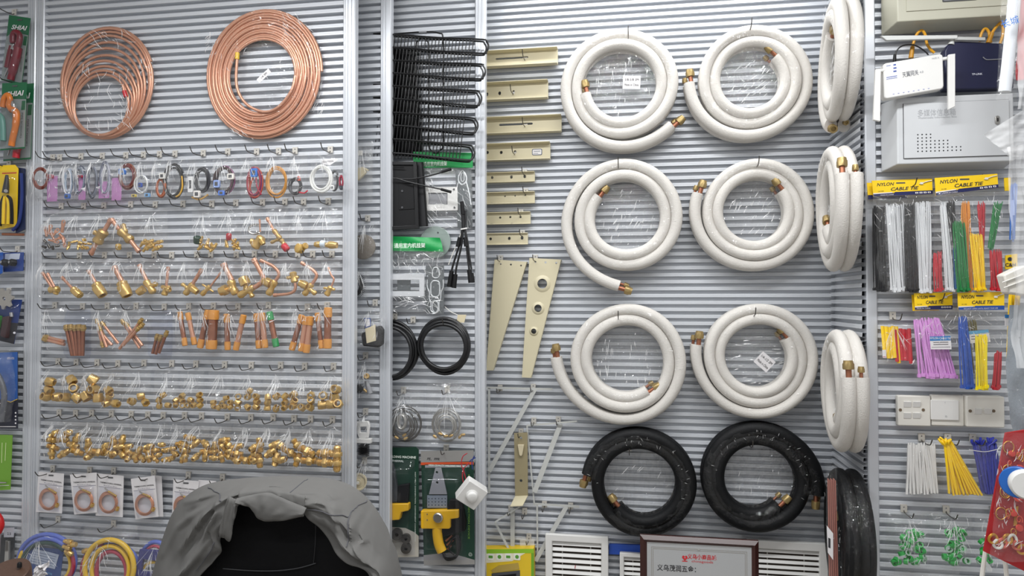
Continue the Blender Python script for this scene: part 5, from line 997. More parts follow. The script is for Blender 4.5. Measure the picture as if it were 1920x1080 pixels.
part(MB().cyl(at(687, 714, Yn-0.006), at(694, 738, Yn-0.006), 0.007, 0.009, 12), 'sleeve', GREY, t); part(MB().lathe(nut_prof(0.011, 0.014), dirm(at(688, 706, Yn-0.01), (0.2, -1, 0.3)), 18, hexes=(2, 3)), 'brass_nut', BRASS2, t); part(MB().lathe([(0.006, 0), (0.014, 0.002), (0.014, 0.018), (0.006, 0.02)], dirm(at(674, 728, Yn-0.004), (0.3, -1, 0)), 16), 'black_cap', BLACK, t); part(MB().cyl(at(682, 730, Yn-0.008), at(688, 735, Yn-0.008), 0.005, seg=10), 'brass_pin', BRASS2, t)
bag('clear bag with plug parts under the power brick', (660, 674, 702, 754), Yn-0.004, (0.55, 0.98), 0.022, 194, BAG, low=0.3)
t = thing('cable_clip', 'white plastic cable clip in the narrow panel', 'clip', at(685, 805, Yn-0.01)); Yq = Yn-0.012
part(MB().plate([quad([(671, 792), (677, 789), (692, 789), (695, 796), (692, 820), (676, 822), (672, 812)], Yq), quad([(677, 799), (690, 799), (690, 810), (677, 810)], Yq)], Yq-0.012, Yq), 'clip_frame', WHITE, t, bevel=0.0015); part(MB().plate([quad([(668, 821), (699, 821), (698, 830), (670, 829)], Yq)], Yq-0.018, Yq), 'clip_foot', WHITE, t, bevel=0.0015); part(MB().plate([quad([(668, 790), (672, 790), (674, 798), (670, 798)], Yq)], Yq-0.01, Yq), 'clip_ear', WHITE, t)
bag('clear bag behind the white cable clip', (660, 772, 704, 836), Yn+0.002, (0.5, 0.98), 0.010, 195, BAG, low=0.3)
t = thing('spring_coil', 'small black spring coil below the white cable clip', 'spring', at(682, 843, Yn)); part(MB().tube([at(682+10*math.cos(a), 834+a*0.45, Yn-0.01-0.012*math.sin(a)) for a in [i*0.35 for i in range(130)]], 0.0018, 6), 'spring_wire', BLACK, t); part(MB().cyl(at(682, 833, Yn-0.01), at(682, 853, Yn-0.01), 0.012, seg=14), 'spring_core', BLACK, t)
t = thing('pulley_wheel', 'cream pulley wheel in a bag above the grey shirt shoulder', 'wheel', at(672, 903, Yn)); o = at(672, 903, Yn-0.012)
part(MB().lathe([(0.006, 0.010), (0.009, 0.012), (0.010, 0.004), (0.022, 0.003), (0.025, 0.008), (0.029, 0.008), (0.029, -0.004), (0.006, -0.006)], dirm(o, (0.25, -1, 0)), 32), 'wheel', CREAM, t); part(MB().cyl(o+Vector((0, -0.005, 0)), o+Vector((0.004, -0.018, 0)), 0.005, seg=12), 'axle', WHITE2, t)
bag('clear bag over the cream pulley wheel', (655, 848, 700, 935), Yn-0.004, (0.7, 0.95), 0.03, 196, BAG, low=0.4)
for x, y, d in ((690, 408, 'the round taupe disc'), (704, 566, 'the power brick bag'), (686, 665, 'the bag of plug parts'), (686, 770, 'the cable clip bag'), (684, 862, 'the pulley wheel bag')): hook(x, y, Y2, f'steel hook carrying {d}')

# ------------------------------------------------------------------ main panel: channels, brackets, vents, plaque
Ym = YM-RIB-0.012
def channel(label, x1, yt0, yt1, yb0, yb1, holes=(), slots=(), flange=0.03, fh=()):
    # a C channel: web and two flanges standing out; left end runs on behind the post
    x0 = 872; k = (x1-912); f0 = lambda y0, y1: y0+(y0-y1)*(912-x0)/k
    a, b, c, d = at(x0, f0(yt0, yt1), Ym), at(x1, yt1, Ym), at(x1, yb1, Ym), at(x0, f0(yb0, yb1), Ym); t = thing('steel_channel', label, 'channel', (a+c)/2, 'beige steel channels')
    zt_, zb_ = (a.z+b.z)/2, (c.z+d.z)/2; L = [[(a.x, zb_), (b.x, zb_), (b.x, zt_), (a.x, zt_)]]
    for hx, hy, w, h in holes: p = at(hx, hy, Ym); s = px(hx, hy, Ym); L.append(rrect(p.x-w*s/2, p.z-h*s/2, p.x+w*s/2, p.z+h*s/2, min(w, h)*s*0.45, 3))
    for sx0, sx1, sy, h in slots: p, q = at(sx0, sy, Ym), at(sx1, sy, Ym); z = (p.z+q.z)/2; L.append(slot((p.x, z), (q.x, z), h*px(sx0, sy, Ym)/2))
    part(MB().plate(L, Ym-0.0015, Ym+0.0015), 'web', BEIGE, t, smooth=False)
    for z, nm in ((zt_, 'top_flange'), (zb_, 'bottom_flange')): part(MB().box(((a.x+b.x)/2, Ym-flange/2, z), (b.x-a.x, flange, 0.003)), nm, BEIGE, t, bevel=0.0012)
    for hx in fh: p = at(hx, yb0, Ym-flange*0.6); part(MB().lathe([(0.0055, 0), (0.0055, 0.0006)], Matrix.Translation((p.x, Ym-flange*0.6, zb_+0.0015)), 12), 'flange_hole', DGREY, t)
    return t
channel('beige steel channel with long slot, highest of the stack', 1046, 99, 95, 128, 124, slots=[(931, 989, 109, 3.5)])
channel('beige steel channel with two round punched holes, second from the top', 1028, 158, 155, 190, 188, holes=[(937, 175, 5, 7), (963, 173, 5, 7), (913, 177, 5, 7)])
channel('beige steel channel with long slot, reaching nearest the white coil', 1053, 223, 219, 253, 249, slots=[(938, 997, 233, 4)])
channel('beige steel channel with a small printed sticker', 1032, 273, 268, 303, 300, holes=[(914, 286, 5, 6), (940, 286, 5, 6), (966, 285, 5, 6)])
channel('short beige channel with three square punched holes', 1003, 325, 323, 343, 341, holes=[(923, 333, 5, 5), (959, 332, 5, 6), (984, 331, 5, 6)], flange=0.016)
channel('short beige channel with holes near one end and on its lip', 1003, 362, 361, 383, 382, holes=[(947, 368, 3, 3), (966, 367, 3, 3), (985, 366, 3, 3)], flange=0.018, fh=(922, 958, 983))
channel('shorter beige channel, second from the bottom of the stack', 995, 399, 399, 421, 420, holes=[(938, 408, 4, 4), (957, 407, 4, 4), (976, 407, 4, 4)], flange=0.014, fh=(922, 960))
channel('shortest beige channel at the bottom of the stack', 990, 438, 438, 459, 458, holes=[(920, 448, 5, 5), (955, 447, 5, 6), (979, 446, 5, 7)], flange=0.010)
t = thing('price_sticker', 'blue edged white sticker on a beige channel', 'sticker', at(1007, 285, Ym-0.003)); p = at(1007, 285, Ym-0.002); s = px(1007, 285, Ym)
part(MB().plate([rrect(p.x-9.5*s, p.z-6*s, p.x+9.5*s, p.z+6*s, 2.5*s, 3)], Ym-0.0026, Ym-0.002), 'sticker_edge', col('3d4c66', 0.5), t, smooth=False); part(MB().plate([rrect(p.x-8.3*s, p.z-4.8*s, p.x+8.3*s, p.z+4.8*s, 1.8*s, 3)], Ym-0.003, Ym-0.0026), 'sticker_face', PAPER, t, smooth=False)
lines(t, [(1001, 284, 1013, 283.3, 1), (1000, 288, 1009, 287.5, 0.8)], Ym-0.0033, col('6b7280', 0.6))
for x, y, d in ((985, 108, 'highest beige channel'), (963, 172, 'second beige channel'), (985, 232, 'channel reaching the white coil'), (966, 284, 'channel with the sticker'), (984, 322, 'channel with square holes'), (986, 358, 'channel with a holed lip'), (977, 397, 'second lowest channel'), (980, 436, 'shortest beige channel')): hook(x, y, YM, f'steel hook carrying the {d}')
def tri(label, q, holes, edge, flare=()):
    c = [at(x, y, Ym) for x, y in q]; t = thing('triangular_bracket', label, 'bracket', sum(c, Vector())/4); L = [[xz(p) for p in c]]
    for x, y, r in holes: L.append(circ(xz(at(x, y, Ym-0.01)), r*px(x, y, Ym), 18))
    part(MB().plate(L, Ym-0.011, Ym-0.008), 'plate', BEIGE, t, smooth=False)
    for (e0, e1, nm) in ((c[0], c[3], 'side_flange'), (c[1], c[2], 'outer_flange')):
        mb = MB(); w = Vector((0, 0.022, 0)); k = Vector((0.0025, 0, 0)); a, b = e0+Vector((0, -0.011, 0)), e1+Vector((0, -0.011, 0)); vs = [a, b, b+w, a+w]; mb.add([v-k/2 for v in vs]+[v+k/2 for v in vs], [(0, 1, 2, 3), (7, 6, 5, 4), (0, 4, 5, 1), (1, 5, 6, 2), (2, 6, 7, 3), (3, 7, 4, 0)]); part(mb, nm, BEIGE, t, smooth=False)
    for x, y, r in flare: o = at(x, y, Ym-0.011); s = px(x, y, Ym); part(MB().lathe([(r*1.75*s, 0), (r*1.5*s, 0.003), (r*1.05*s, 0.006), (r*1.0*s, 0.006), (r*1.0*s, -0.001)], dirm(o, (0, -1, 0)), 28, cap=False), 'pressed_collar', BEIGE, t)
    return t
tri('plain beige triangular bracket with no large holes', [(929, 487), (988, 491), (925, 694), (913, 694)], [(939, 495, 1.6), (958, 496, 1.8), (977, 498, 1.6)], None)
tri('beige triangular bracket with three large pressed holes', [(994, 484), (1052, 487), (996, 708), (980, 707)], [(1004, 491, 1.8), (1023, 492, 2), (1043, 493, 2), (1017, 532, 9.2), (1009, 578, 7), (1001, 621, 5)], None, [(1017, 532, 9.2), (1009, 578, 7), (1001, 621, 5)])
hook(939, 483, YM, 'steel hook carrying the plain triangular bracket'); hook(1004, 482, YM, 'steel hook carrying the pierced triangular bracket')
t = thing('angle_bracket', 'dull beige angle bracket with a cream peg and splayed foot', 'bracket', at(977, 880, Ym))
part(MB().plate([quad([(964, 812), (989, 811), (990, 930), (966, 931)], Ym-0.012), circ(xz(at(977, 821, Ym-0.012)), 0.0045, 12), circ(xz(at(977, 901, Ym-0.012)), 0.0055, 12)], Ym-0.014, Ym-0.010), 'upright', col('968b6c', 0.5), t, smooth=False)
a, b = at(966, 931, Ym-0.012), at(990, 930, Ym-0.012); mb = MB(); c, d = at(980, 949, Ym-0.07), at(957, 950, Ym-0.07); vs = [a, b, c, d]; up = Vector((0, 0, 0.003)); mb.add(vs+[v+up for v in vs], [(0, 1, 2, 3), (7, 6, 5, 4), (0, 4, 5, 1), (1, 5, 6, 2), (2, 6, 7, 3), (3, 7, 4, 0)]); part(mb, 'foot', BEIGE, t, smooth=False)
part(MB().plate([quad([(971, 833), (983, 833), (980, 852), (977, 855), (974, 852)], Ym-0.016)], Ym-0.024, Ym-0.014), 'peg', CREAM, t, bevel=0.0015)
hook(977, 808, YM, 'steel hook carrying the dull angle bracket')
def strap(label, bars):
    c = at(*bars[0][0], Ym); t = thing('strap_bracket', label, 'bracket', c, 'white strap brackets')
    for p, q, w, dp, nm in bars:
        a, b = at(*p, Ym-0.004), at(*q, Ym-0.004-dp); d = (b-a); d.y = 0; d.normalize(); n = Vector((-d.z, 0, d.x))*w*px(*p, Ym)/2; mb = MB(); th = Vector((0, 0.003, 0)); vs = [a-n, b-n, b+n, a+n]
        mb.add(vs+[v+th for v in vs], [(0, 1, 2, 3), (7, 6, 5, 4), (0, 4, 5, 1), (1, 5, 6, 2), (2, 6, 7, 3), (3, 7, 4, 0)]); part(mb, nm, col('bcbdb9', 0.45), t, smooth=False)
strap('white strap bracket sloping down from the hook above the angle bracket', [((1004, 728), (917, 884), 8, 0.01, 'brace'), ((917, 728), (917, 925), 4, 0, 'upright'), ((913, 727), (1036, 730), 4, 0, 'rail')])
strap('white strap bracket beside the dull angle bracket', [((1051, 795), (1002, 923), 9, 0.01, 'brace'), ((988, 798), (1002, 948), 2.5, 0.0, 'upright'), ((988, 798), (1082, 790), 3, 0.02, 'rail')])
strap('white strap bracket running down behind the louvred vent', [((1062, 950), (1004, 1052), 8, 0.01, 'brace'), ((1007, 946), (1008, 1050), 3, 0, 'upright'), ((1000, 945), (1086, 950), 4, 0, 'rail')])
strap('white strap bracket standing over the green and yellow box', [((961, 953), (961, 1032), 8, 0.01, 'brace'), ((975, 950), (928, 979), 3, 0.03, 'rail'), ((928, 979), (954, 1030), 4, 0.03, 'upright')])
for x, y, d in ((938, 726, 'first bare hook over the sloping strap'), (1000, 724, 'second hook over the sloping strap'), (1001, 787, 'hook at the end of the short strap rail'), (1047, 785, 'hook on the far end of the strap rail'), (958, 951, 'hook at the strap over the box'), (984, 957, 'hook beside the splayed foot'), (1021, 944, 'first hook above the louvred vent'), (1070, 947, 'second hook above the louvred vent'), (992, 1004, 'hook above the small clear tag')): hook(x, y, YM, f'bare steel {d}')
t = thing('clear_tag', 'small clear plastic tag above the green and yellow box', 'tag', at(988, 1020, Ym)); part(MB().plate([quad([(975, 1011), (1002, 1011), (1002, 1027), (975, 1027)], Ym-0.01)], Ym-0.011, Ym-0.010), 'tag_sheet', HAZY, t, smooth=False)
t = thing('product_box', 'green and yellow printed box on the slat wall', 'box', at(958, 1070, Ym-0.03)); Yx = Ym-0.05
part(MB().plate([quad([(905, 1031), (1000, 1030), (1001, 1130), (905, 1130)], Yx)], Yx, Yx+0.05), 'carton', col('e3c02a', 0.45), t, bevel=0.001)
part(MB().plate([quad([(905, 1030), (1001, 1029), (1001, 1037), (905, 1038)], Yx)], Yx-0.0005, Yx), 'green_band', col('8fbf2a', 0.45), t, smooth=False); part(MB().plate([quad([(905, 1038), (985, 1037), (960, 1052), (905, 1056)], Yx)], Yx-0.0006, Yx), 'pale_panel', col('e9e3c8', 0.5), t, smooth=False)
for i in range(4):
    c = at(920+16.5*i, 1044, Yx-0.0008); s = px(920, 1044, Yx); part(MB().plate([rrect(c.x-6*s, c.z-6*s, c.x+6*s, c.z+6*s, 1.5*s, 2)], Yx-0.0014, Yx-0.0008), 'icon_tile', col('f0efe4', 0.5), t, smooth=False)
    part(MB().plate([rrect(c.x-4*s, c.z-2.5*s, c.x+4*s, c.z+2.5*s, 0.8*s, 2) if i in (0, 2) else circ((c.x, c.z), 3.6*s, 12)], Yx-0.0018, Yx-0.0014), 'icon', col('5d9c3c', 0.5), t, smooth=False)
part(MB().plate([quad([(921, 1069), (935, 1060), (972, 1055), (974, 1067), (925, 1074)], Yx)], Yx-0.0016, Yx-0.0008), 'picture', col('b59a4a', 0.5), t, smooth=False); part(MB().plate([quad([(922, 1075), (975, 1069), (976, 1130), (922, 1130)], Yx)], Yx-0.0016, Yx-0.0008), 'picture_device', DGREY, t, smooth=False); part(MB().plate([quad([(928, 1080), (968, 1075), (968, 1130), (928, 1130)], Yx)], Yx-0.0020, Yx-0.0016), 'picture_screen', BLACK, t, smooth=False)
part(MB().plate([quad([(996, 1030), (1001, 1030), (1001, 1130), (996, 1130)], Yx)], Yx-0.0004, Yx), 'green_edge', col('6fa62a', 0.45), t, smooth=False)
def vent(label, x0, y0, x1, y1, fr, Y, n, crown=()):
    a, b = at(x0, y0, Y), at(x1, y1, Y); t = thing('air_vent', label, 'vent', (a+b)/2, 'white louvred vents'); s = px(x0, y0, Y); f = fr*s
    L0 = [(a.x, b.z), (b.x, b.z), (b.x, a.z), (a.x, a.z)]; L1 = [(a.x+f, b.z+f), (b.x-f, b.z+f), (b.x-f, a.z-f), (a.x+f, a.z-f)]
    part(MB().plate([L0, L1], Y-0.012, Y+0.006), 'frame', WHITE, t, bevel=0.003)
    h = (L1[2][1]-L1[0][1]); w = L1[1][0]-L1[0][0]; m = MB()
    for i in range(n):
        z = L1[2][1]-h*(i+0.5)/n; part(MB().box(((L1[0][0]+L1[1][0])/2, Y, z), (w, 0.0035, h/n*0.62), Matrix.Rotation(-0.6, 4, 'X')), 'louvre', WHITE, t, smooth=False)
    for k in (0.2, 0.78): part(MB().box((L1[0][0]+w*k, Y+0.008, L1[0][1]+h/2), (0.004, 0.003, h)), 'stay_bar', WHITE2, t, smooth=False)
    part(MB().box((L1[0][0]+w/2, Y+0.0145, L1[0][1]+h/2), (w, 0.001, h)), 'back_plate', col('4c4038', 0.6), t, smooth=False)
    return t
v = vent('white louvred vent beside the green and yellow box', 1023, 999, 1141, 1140, 13, Ym-0.02, 10)
part(MB().tube([at(1079, 1060, Ym-0.036), at(1078, 1066, Ym-0.036)], 0.0016, 5), 'red_thread', col('b0262e', 0.5), v)
vent('small white louvred vent half behind the plaque', 1162, 1034, 1262, 1140, 8, Ym-0.02, 9); vent('wide white louvred vent between the plaque and the side wall', 1400, 1010, 1552, 1150, 15, Ym-0.02, 10)
t = thing('blue_strip', 'blue plastic strip between a vent and the plaque', 'strip', at(1180, 1028, Ym)); part(MB().plate([quad([(1142, 1019), (1250, 1023), (1250, 1042), (1142, 1038)], Ym-0.004)], Ym-0.012, Ym), 'strip', col('1f4fb4', 0.4), t, bevel=0.001)
# award plaque
Yq = Y3-0.02
t = thing('award_plaque', 'brown framed silver plaque with red emblem and Chinese lettering', 'plaque', at(1310, 1090, Yq)); WOOD = mat('dark_walnut', '#3a1c18', 0.32, 0, vary=0.25, scale=12, stretch=(1, 1, 9))
q = [at(x, y, Yq) for x, y in ((1200, 1001), (1422, 1014))]; zt_ = (q[0].z+q[1].z)/2; xa, xb = q[0].x, q[1].x; wd = xb-xa; hh = 0.30; e = 0.0225; rects = lambda i: [(xa+i, zt_-hh+i), (xb-i, zt_-hh+i), (xb-i, zt_-i), (xa+i, zt_-i)]
mb = MB(); A, B_, C_ = rects(0), rects(e*0.55), rects(e); vs = [Vector((x, Yq+0.006, z)) for x, z in A]+[Vector((x, Yq-0.004, z)) for x, z in A]+[Vector((x, Yq-0.014, z)) for x, z in B_]+[Vector((x, Yq-0.006, z)) for x, z in C_]
fs = [tuple(range(4))]
for k in range(3): fs += [(k*4+i, k*4+(i+1) % 4, k*4+4+(i+1) % 4, k*4+4+i) for i in range(4)]
mb.add(vs, fs); part(mb, 'wood_frame', WOOD, t, smooth=False)
part(MB().plate([rects(e-0.001)], Yq-0.006, Yq+0.004), 'silver_plate', mat('silver_plate', '#b9bbbd', 0.35, 0.4, vary=0.05, scale=300), t, smooth=False)
for i in (0.014, 0.019): part(MB().plate([rects(e+i), rects(e+i+0.0018)], Yq-0.0065, Yq-0.006), 'border_line', STEEL, t, smooth=False)
part(MB().cyl(at(1310, 1030, Yq-0.006), at(1310, 1030, Yq-0.0085), 0.0035, seg=12), 'stud', STEEL, t)
RED = col('c8242c', 0.5); c = at(1284, 1046, Yq-0.0065); s = px(1284, 1046, Yq)
hp = [(c.x+5.3*s*k*x_, c.z+5.3*s*k*z_) for k in (1,) for x_, z_ in ((0, -1.0), (0.55, -0.45), (0.95, 0.05), (0.85, 0.6), (0.45, 0.8), (0, 0.45), (-0.45, 0.8), (-0.85, 0.6), (-0.95, 0.05), (-0.55, -0.45))]
part(MB().plate([hp, circ((c.x+0.3*s, c.z+0.6*s), 1.5*s, 8)], Yq-0.0072, Yq-0.0065), 'emblem', RED, t, smooth=False); lines(t, [(1279, 1052, 1289, 1052.6, 1.6)], Yq-0.0068, RED, 'emblem_line')
text('义乌小商品城', at(1316, 1045.5, Yq-0.007), 0.0125, RED, t, bold=0.02, width=0.092); text('chinagoods', at(1317, 1053.5, Yq-0.007), 0.0075, RED, t, width=0.068); text('义乌茂润五金：', at(1272, 1067, Yq-0.007), 0.016, INK, t, width=0.125, bold=0.015)
t = thing('copper_rods', 'bundle of reddish copper rods in a long sleeve by the corner', 'rod bundle', at(1560, 990, YM-0.1)); Yr = YM-0.45
mb = MB()
for i in range(9): mb = MB().tube([at(1552.5+1.7*i, 897+(i % 3)*2, Yr+0.004*(i % 2)), at(1556+2.0*i, 1120, Yr+0.004*(i % 2))], 0.0018, 7); part(mb, 'rod', mat('red_copper', '#a2665a', 0.5, 0.2, vary=0.1), t)
part(MB().grid(lambda u, v: at(1548+(20+6*(1-v))*u, 1120-250*v, Yr)+Vector((0, -0.006-0.006*math.sin(PI*u)+0.003*noise.noise(Vector((u*5, v*14, 2))), 0)), 8, 30), 'sleeve_film', BAG, t, recalc=False)
part(MB().plate([quad([(1550, 985), (1562, 1000), (1562, 1050), (1552, 1036)], Yr-0.014)], Yr-0.015, Yr-0.014), 'paper_label', PAPER, t, smooth=False); part(MB().plate([quad([(1553, 1008), (1557, 1010), (1557, 1028), (1553, 1026)], Yr-0.0152)], Yr-0.0158, Yr-0.0152), 'label_mark', INK, t, smooth=False)
for cx, cy, d in ((1178, 76, 'tagged white coil'), (1398, 62, 'highest white coil beside the corner'), (1160, 310, 'white coil with low end'), (1411, 308, 'second white coil by the corner'), (1160, 584, 'white coil over a black coil'), (1405, 578, 'white coil with tilted tag'), (1180, 830, 'black coil over the vent'), (1400, 815, 'black coil pointing at the corner')):
    p = at(cx, cy, YM-RIB); t = thing('coil_hook', f'steel hook holding the {d}', 'hook', p, 'coil hooks'); part(MB().plate([rrect(p.x-0.009, p.z-0.03, p.x+0.009, p.z-0.008, 0.001, 1)], YM-RIB-0.004, YM-RIB-0.002), 'plate', STEEL, t, smooth=False)
    part(MB().tube(smooth_path([p+Vector(v) for v in ((0, -0.003, -0.02), (0, -0.02, -0.026), (0, -0.1, -0.024), (0, -0.125, -0.012), (0, -0.13, 0.004))], 4), 0.0017, 6), 'prong', DSTEEL, t)

# ------------------------------------------------------------------ right-hand panel: enclosures, routers, cable ties, switches
YF = YR-RIB-0.09
def enclosure(label, x0, y0, x1, y1, m, Y, back_in=17):
    a, b = at(x0, y1, Y), at(x1, y0, Y); t = thing('media_enclosure', label, 'enclosure', (a+b)/2); bk = back_in*px(x0, y1, Y)
    A = [(a.x, a.z), (b.x, a.z), (b.x, b.z), (a.x, b.z)]; B_ = [(a.x-bk*0.6, a.z-bk*0.25), (b.x+bk*0.6, a.z-bk*0.25), (b.x+bk*0.6, b.z+bk*0.25), (a.x-bk*0.6, b.z+bk*0.25)]
    mb = MB(); vs = [Vector((x, Y, z)) for x, z in A]+[Vector((x, Y+0.012, z)) for x, z in B_]*0+[Vector((x, YR-RIB-0.002, z)) for x, z in B_]; mb.add(vs, [(0, 1, 2, 3), (7, 6, 5, 4)]+[(i, (i+1) % 4, 4+(i+1) % 4, 4+i) for i in range(4)]); part(mb, 'housing', m, t, bevel=0.003, smooth=False)
    return t, a, b
t, a, b = enclosure('beige steel enclosure cropped by the top of the picture, over the routers', 1683, -150, 1898, 41, BOXB, YF)
q = quad([(1698, -140), (1886, -148), (1886, 10), (1699, 22)], YF); L0 = [(min(p[0] for p in q), min(p[1] for p in q)), (max(p[0] for p in q), min(p[1] for p in q)), (max(p[0] for p in q), max(p[1] for p in q)), (min(p[0] for p in q), max(p[1] for p in q))]
part(MB().plate([L0], YF-0.003, YF+0.002), 'door', BOXB, t, bevel=0.001, smooth=False)
p = at(1798, -1, YF); part(MB().plate([rrect(p.x-0.045, p.z-0.006, p.x+0.045, p.z+0.03, 0.003, 2)], YF-0.005, YF-0.003), 'window_frame', DGREY, t, smooth=False); part(MB().plate([rrect(p.x-0.042, p.z-0.003, p.x+0.042, p.z+0.03, 0.002, 2)], YF-0.0056, YF-0.005), 'window', GREY, t, smooth=False)
t, a, b = enclosure('grey steel media box with vent holes, under the white router', 1683, 174, 1900, 308, BOXG, YF)
w = b.x-a.x; h = b.z-a.z; d0, d1 = (a.x+w*0.055, a.z+h*0.085), (a.x+w*0.955, b.z-h*0.10); holes = []
s = px(1750, 260, YF)
for r in range(6):
    n = 4 if r < 2 else (8 if r < 4 else 11)
    for c in range(n): holes.append(circ((a.x+(35+7.35*c)*s, a.z+(54-6.3*r)*s), 1.5*s, 8))
part(MB().plate([[d0, (d1[0], d0[1]), d1, (d0[0], d1[1])]]+holes, YF-0.004, YF-0.001), 'door', BOXG, t, smooth=False)
part(MB().plate([[(d0[0]+0.003, d0[1]+0.003), (d1[0]-0.003, d0[1]+0.003), (d1[0]-0.003, d1[1]-0.003), (d0[0]+0.003, d1[1]-0.003)]], YF-0.0008, YF-0.0004), 'door_backing', DGREY, t, smooth=False)
part(MB().plate([[(d0[0]-0.0015, d0[1]-0.0015), (d1[0]+0.0015, d0[1]-0.0015), (d1[0]+0.0015, d1[1]+0.0015), (d0[0]-0.0015, d1[1]+0.0015)]], YF-0.0006, YF-0.0002), 'door_gap', DGREY, t, smooth=False)
text('多媒体信息箱', at(1756, 212, YF-0.0045), 0.016, col('a4a6a9', 0.6), t, width=0.1); text('Multimedia Information Box', at(1758, 220, YF-0.0045), 0.005, col('a4a6a9', 0.6), t, width=0.1)
p = at(1869, 224, YF-0.004); part(MB().plate([slot((p.x, p.z-0.008), (p.x, p.z+0.004), 0.006)], YF-0.009, YF-0.004), 'lock', STEEL, t, bevel=0.001); part(MB().box((p.x, YF-0.0095, p.z-0.002), (0.003, 0.002, 0.01)), 'keyhole', BLACK, t, smooth=False)
# routers standing on and leaning against the boxes
Yn_ = YF-0.035
t = thing('wifi_router', 'white router with two flat antennas, leaning over the media box', 'router', at(1712, 145, Yn_))
q = [at(x, y, Yn_) for x, y in [(1656, 119), (1768, 100), (1770, 166), (1658, 186)]]; L = []
for i in range(4):
    p0, p1, p2 = q[i-1], q[i], q[(i+1) % 4]; d1_, d2_ = (p0-p1).normalized()*0.008, (p2-p1).normalized()*0.008
    L += [xz(p1+d1_), xz(p1+d1_*0.3+d2_*0.3), xz(p1+d2_)]
part(MB().plate([L], Yn_, Yn_+0.03), 'router_body', WHITE, t, bevel=0.003)
for pl, nm in (([(1640, 131), (1650, 130), (1649, 229), (1636, 226)], 'antenna'), ([(1776, 104), (1789, 102), (1789, 201), (1776, 207)], 'antenna')): part(MB().plate([quad(pl, Yn_-0.004)], Yn_-0.012, Yn_-0.002), nm, WHITE, t, bevel=0.0015)
part(MB().cyl(at(1646, 134, Yn_+0.004), at(1658, 132, Yn_+0.004), 0.005, seg=10), 'antenna_joint', WHITE, t); part(MB().cyl(at(1766, 111, Yn_+0.004), at(1780, 109, Yn_+0.004), 0.005, seg=10), 'antenna_joint', WHITE, t)
an = 0.14
text('天翼网关', at(1707, 138.5, Yn_-0.001), 0.012, col('6d6f76', 0.5), t, rot=-an, width=0.042); text('4.0', at(1728, 135, Yn_-0.001), 0.006, col('9a9ca3', 0.5), t, rot=-an); text('WiFi 6', at(1754, 109, Yn_-0.001), 0.005, col('9a9ca3', 0.5), t, rot=-an)
part(MB().plate([quad([(1661, 122), (1682, 119), (1683, 146), (1662, 150)], Yn_)], Yn_-0.0006, Yn_), 'rating_sticker', col('e6e8f2', 0.5), t, smooth=False)
lines(t, [(1662, 124, 1670, 122.6, 1.2), (1675, 122, 1680, 121, 3), (1675, 128, 1681, 127, 3), (1675, 134, 1681, 133, 3), (1662, 145.5, 1682, 142, 1.4), (1662, 148.5, 1682, 145, 1)], Yn_-0.0009, col('4a5a9a', 0.5)); lines(t, [(1674+9.4*i, 176.5-1.5*i, 1677+9.4*i, 176-1.5*i, 1) for i in range(8)], Yn_-0.0008, col('8f96c8', 0.5))
Yt = YF+0.02
t = thing('wifi_router', 'navy blue router with grey bar antenna, standing on the media box', 'router', at(1825, 125, Yt))
q = quad([(1770, 169), (1770, 96), (1775, 86), (1786, 79), (1800, 78), (1900, 83), (1900, 166)], Yt); part(MB().plate([q], Yt-0.004, Yt+0.03), 'router_body', col('161a3a', 0.4), t, bevel=0.004)
text('TP-LINK', at(1832, 139, Yt-0.005), 0.0055, col('c9cbd8', 0.4), t, bold=0.03)
part(MB().tube(smooth_path([at(x, y, Yt-0.006) for x, y in [(1843, 107), (1848, 111), (1855, 112), (1884, 110)]], 4), 0.0012, 6), 'trim_line', GREY, t)
part(MB().plate([quad([(1650, 68), (1794, 67), (1794, 74), (1734, 75), (1661, 77)], Yt-0.01)], Yt-0.016, Yt-0.006), 'antenna', col('c9cbc8', 0.4), t, bevel=0.0015); part(MB().plate([quad([(1790, 70), (1846, 71), (1846, 77), (1790, 76)], Yt-0.008)], Yt-0.014, Yt-0.005), 'antenna', col('b9bbb8', 0.4), t, bevel=0.001)
part(MB().cyl(at(1785, 76, Yt), at(1783, 84, Yt), 0.006, 0.009, 12), 'antenna_joint', col('c9cbc8', 0.4), t)
YW, YWD = col('d79a1c', 0.4), col('b9821a', 0.45)
for i, (pl, lb) in enumerate([([(1708, 108), (1711, 88), (1718, 66), (1728, 57), (1735, 66), (1738, 82), (1745, 93), (1752, 99)], 'yellow network cable looping up behind the white router'), ([(1838, 78), (1839, 66), (1846, 54), (1853, 58), (1856, 70), (1858, 80)], 'yellow cable arch on top of the navy router, nearer the antenna'), ([(1853, 80), (1860, 62), (1872, 46), (1886, 37), (1898, 33)], 'thick yellow cable rising from the navy router to the bags'), ([(1875, 82), (1880, 66), (1880, 50), (1872, 44)], 'yellow cable loop behind the thick one on the navy router')]):
    t = thing('network_cable', lb, 'cable', at(*pl[0], Yt+0.02)); part(MB().tube(smooth_path([at(x, y, Yt+0.02) for x, y in pl], 6), 2.5*px(1750, 80, Yt), 8), 'cable', YW, t)
    if i in (0, 2): part(MB().cyl(at(pl[0][0], pl[0][1]+1, Yt+0.018), at(pl[1][0], pl[1][1], Yt+0.018), 0.0068, 0.0058, 12), 'plug_boot', YWD, t)
t = thing('power_lead', 'thin black power lead curving over the white router', 'cable', at(1677, 112, Yt)); part(MB().tube(smooth_path([at(x, y, Yt) for x, y in [(1677, 112), (1680, 98), (1688, 88), (1700, 84), (1715, 85), (1730, 93), (1741, 103)]], 6), 0.0021, 8), 'cable', RUBBER, t); part(MB().cyl(at(1677, 115, Yt), at(1678, 102, Yt), 0.0048, 0.004, 12), 'plug', BLACK, t)

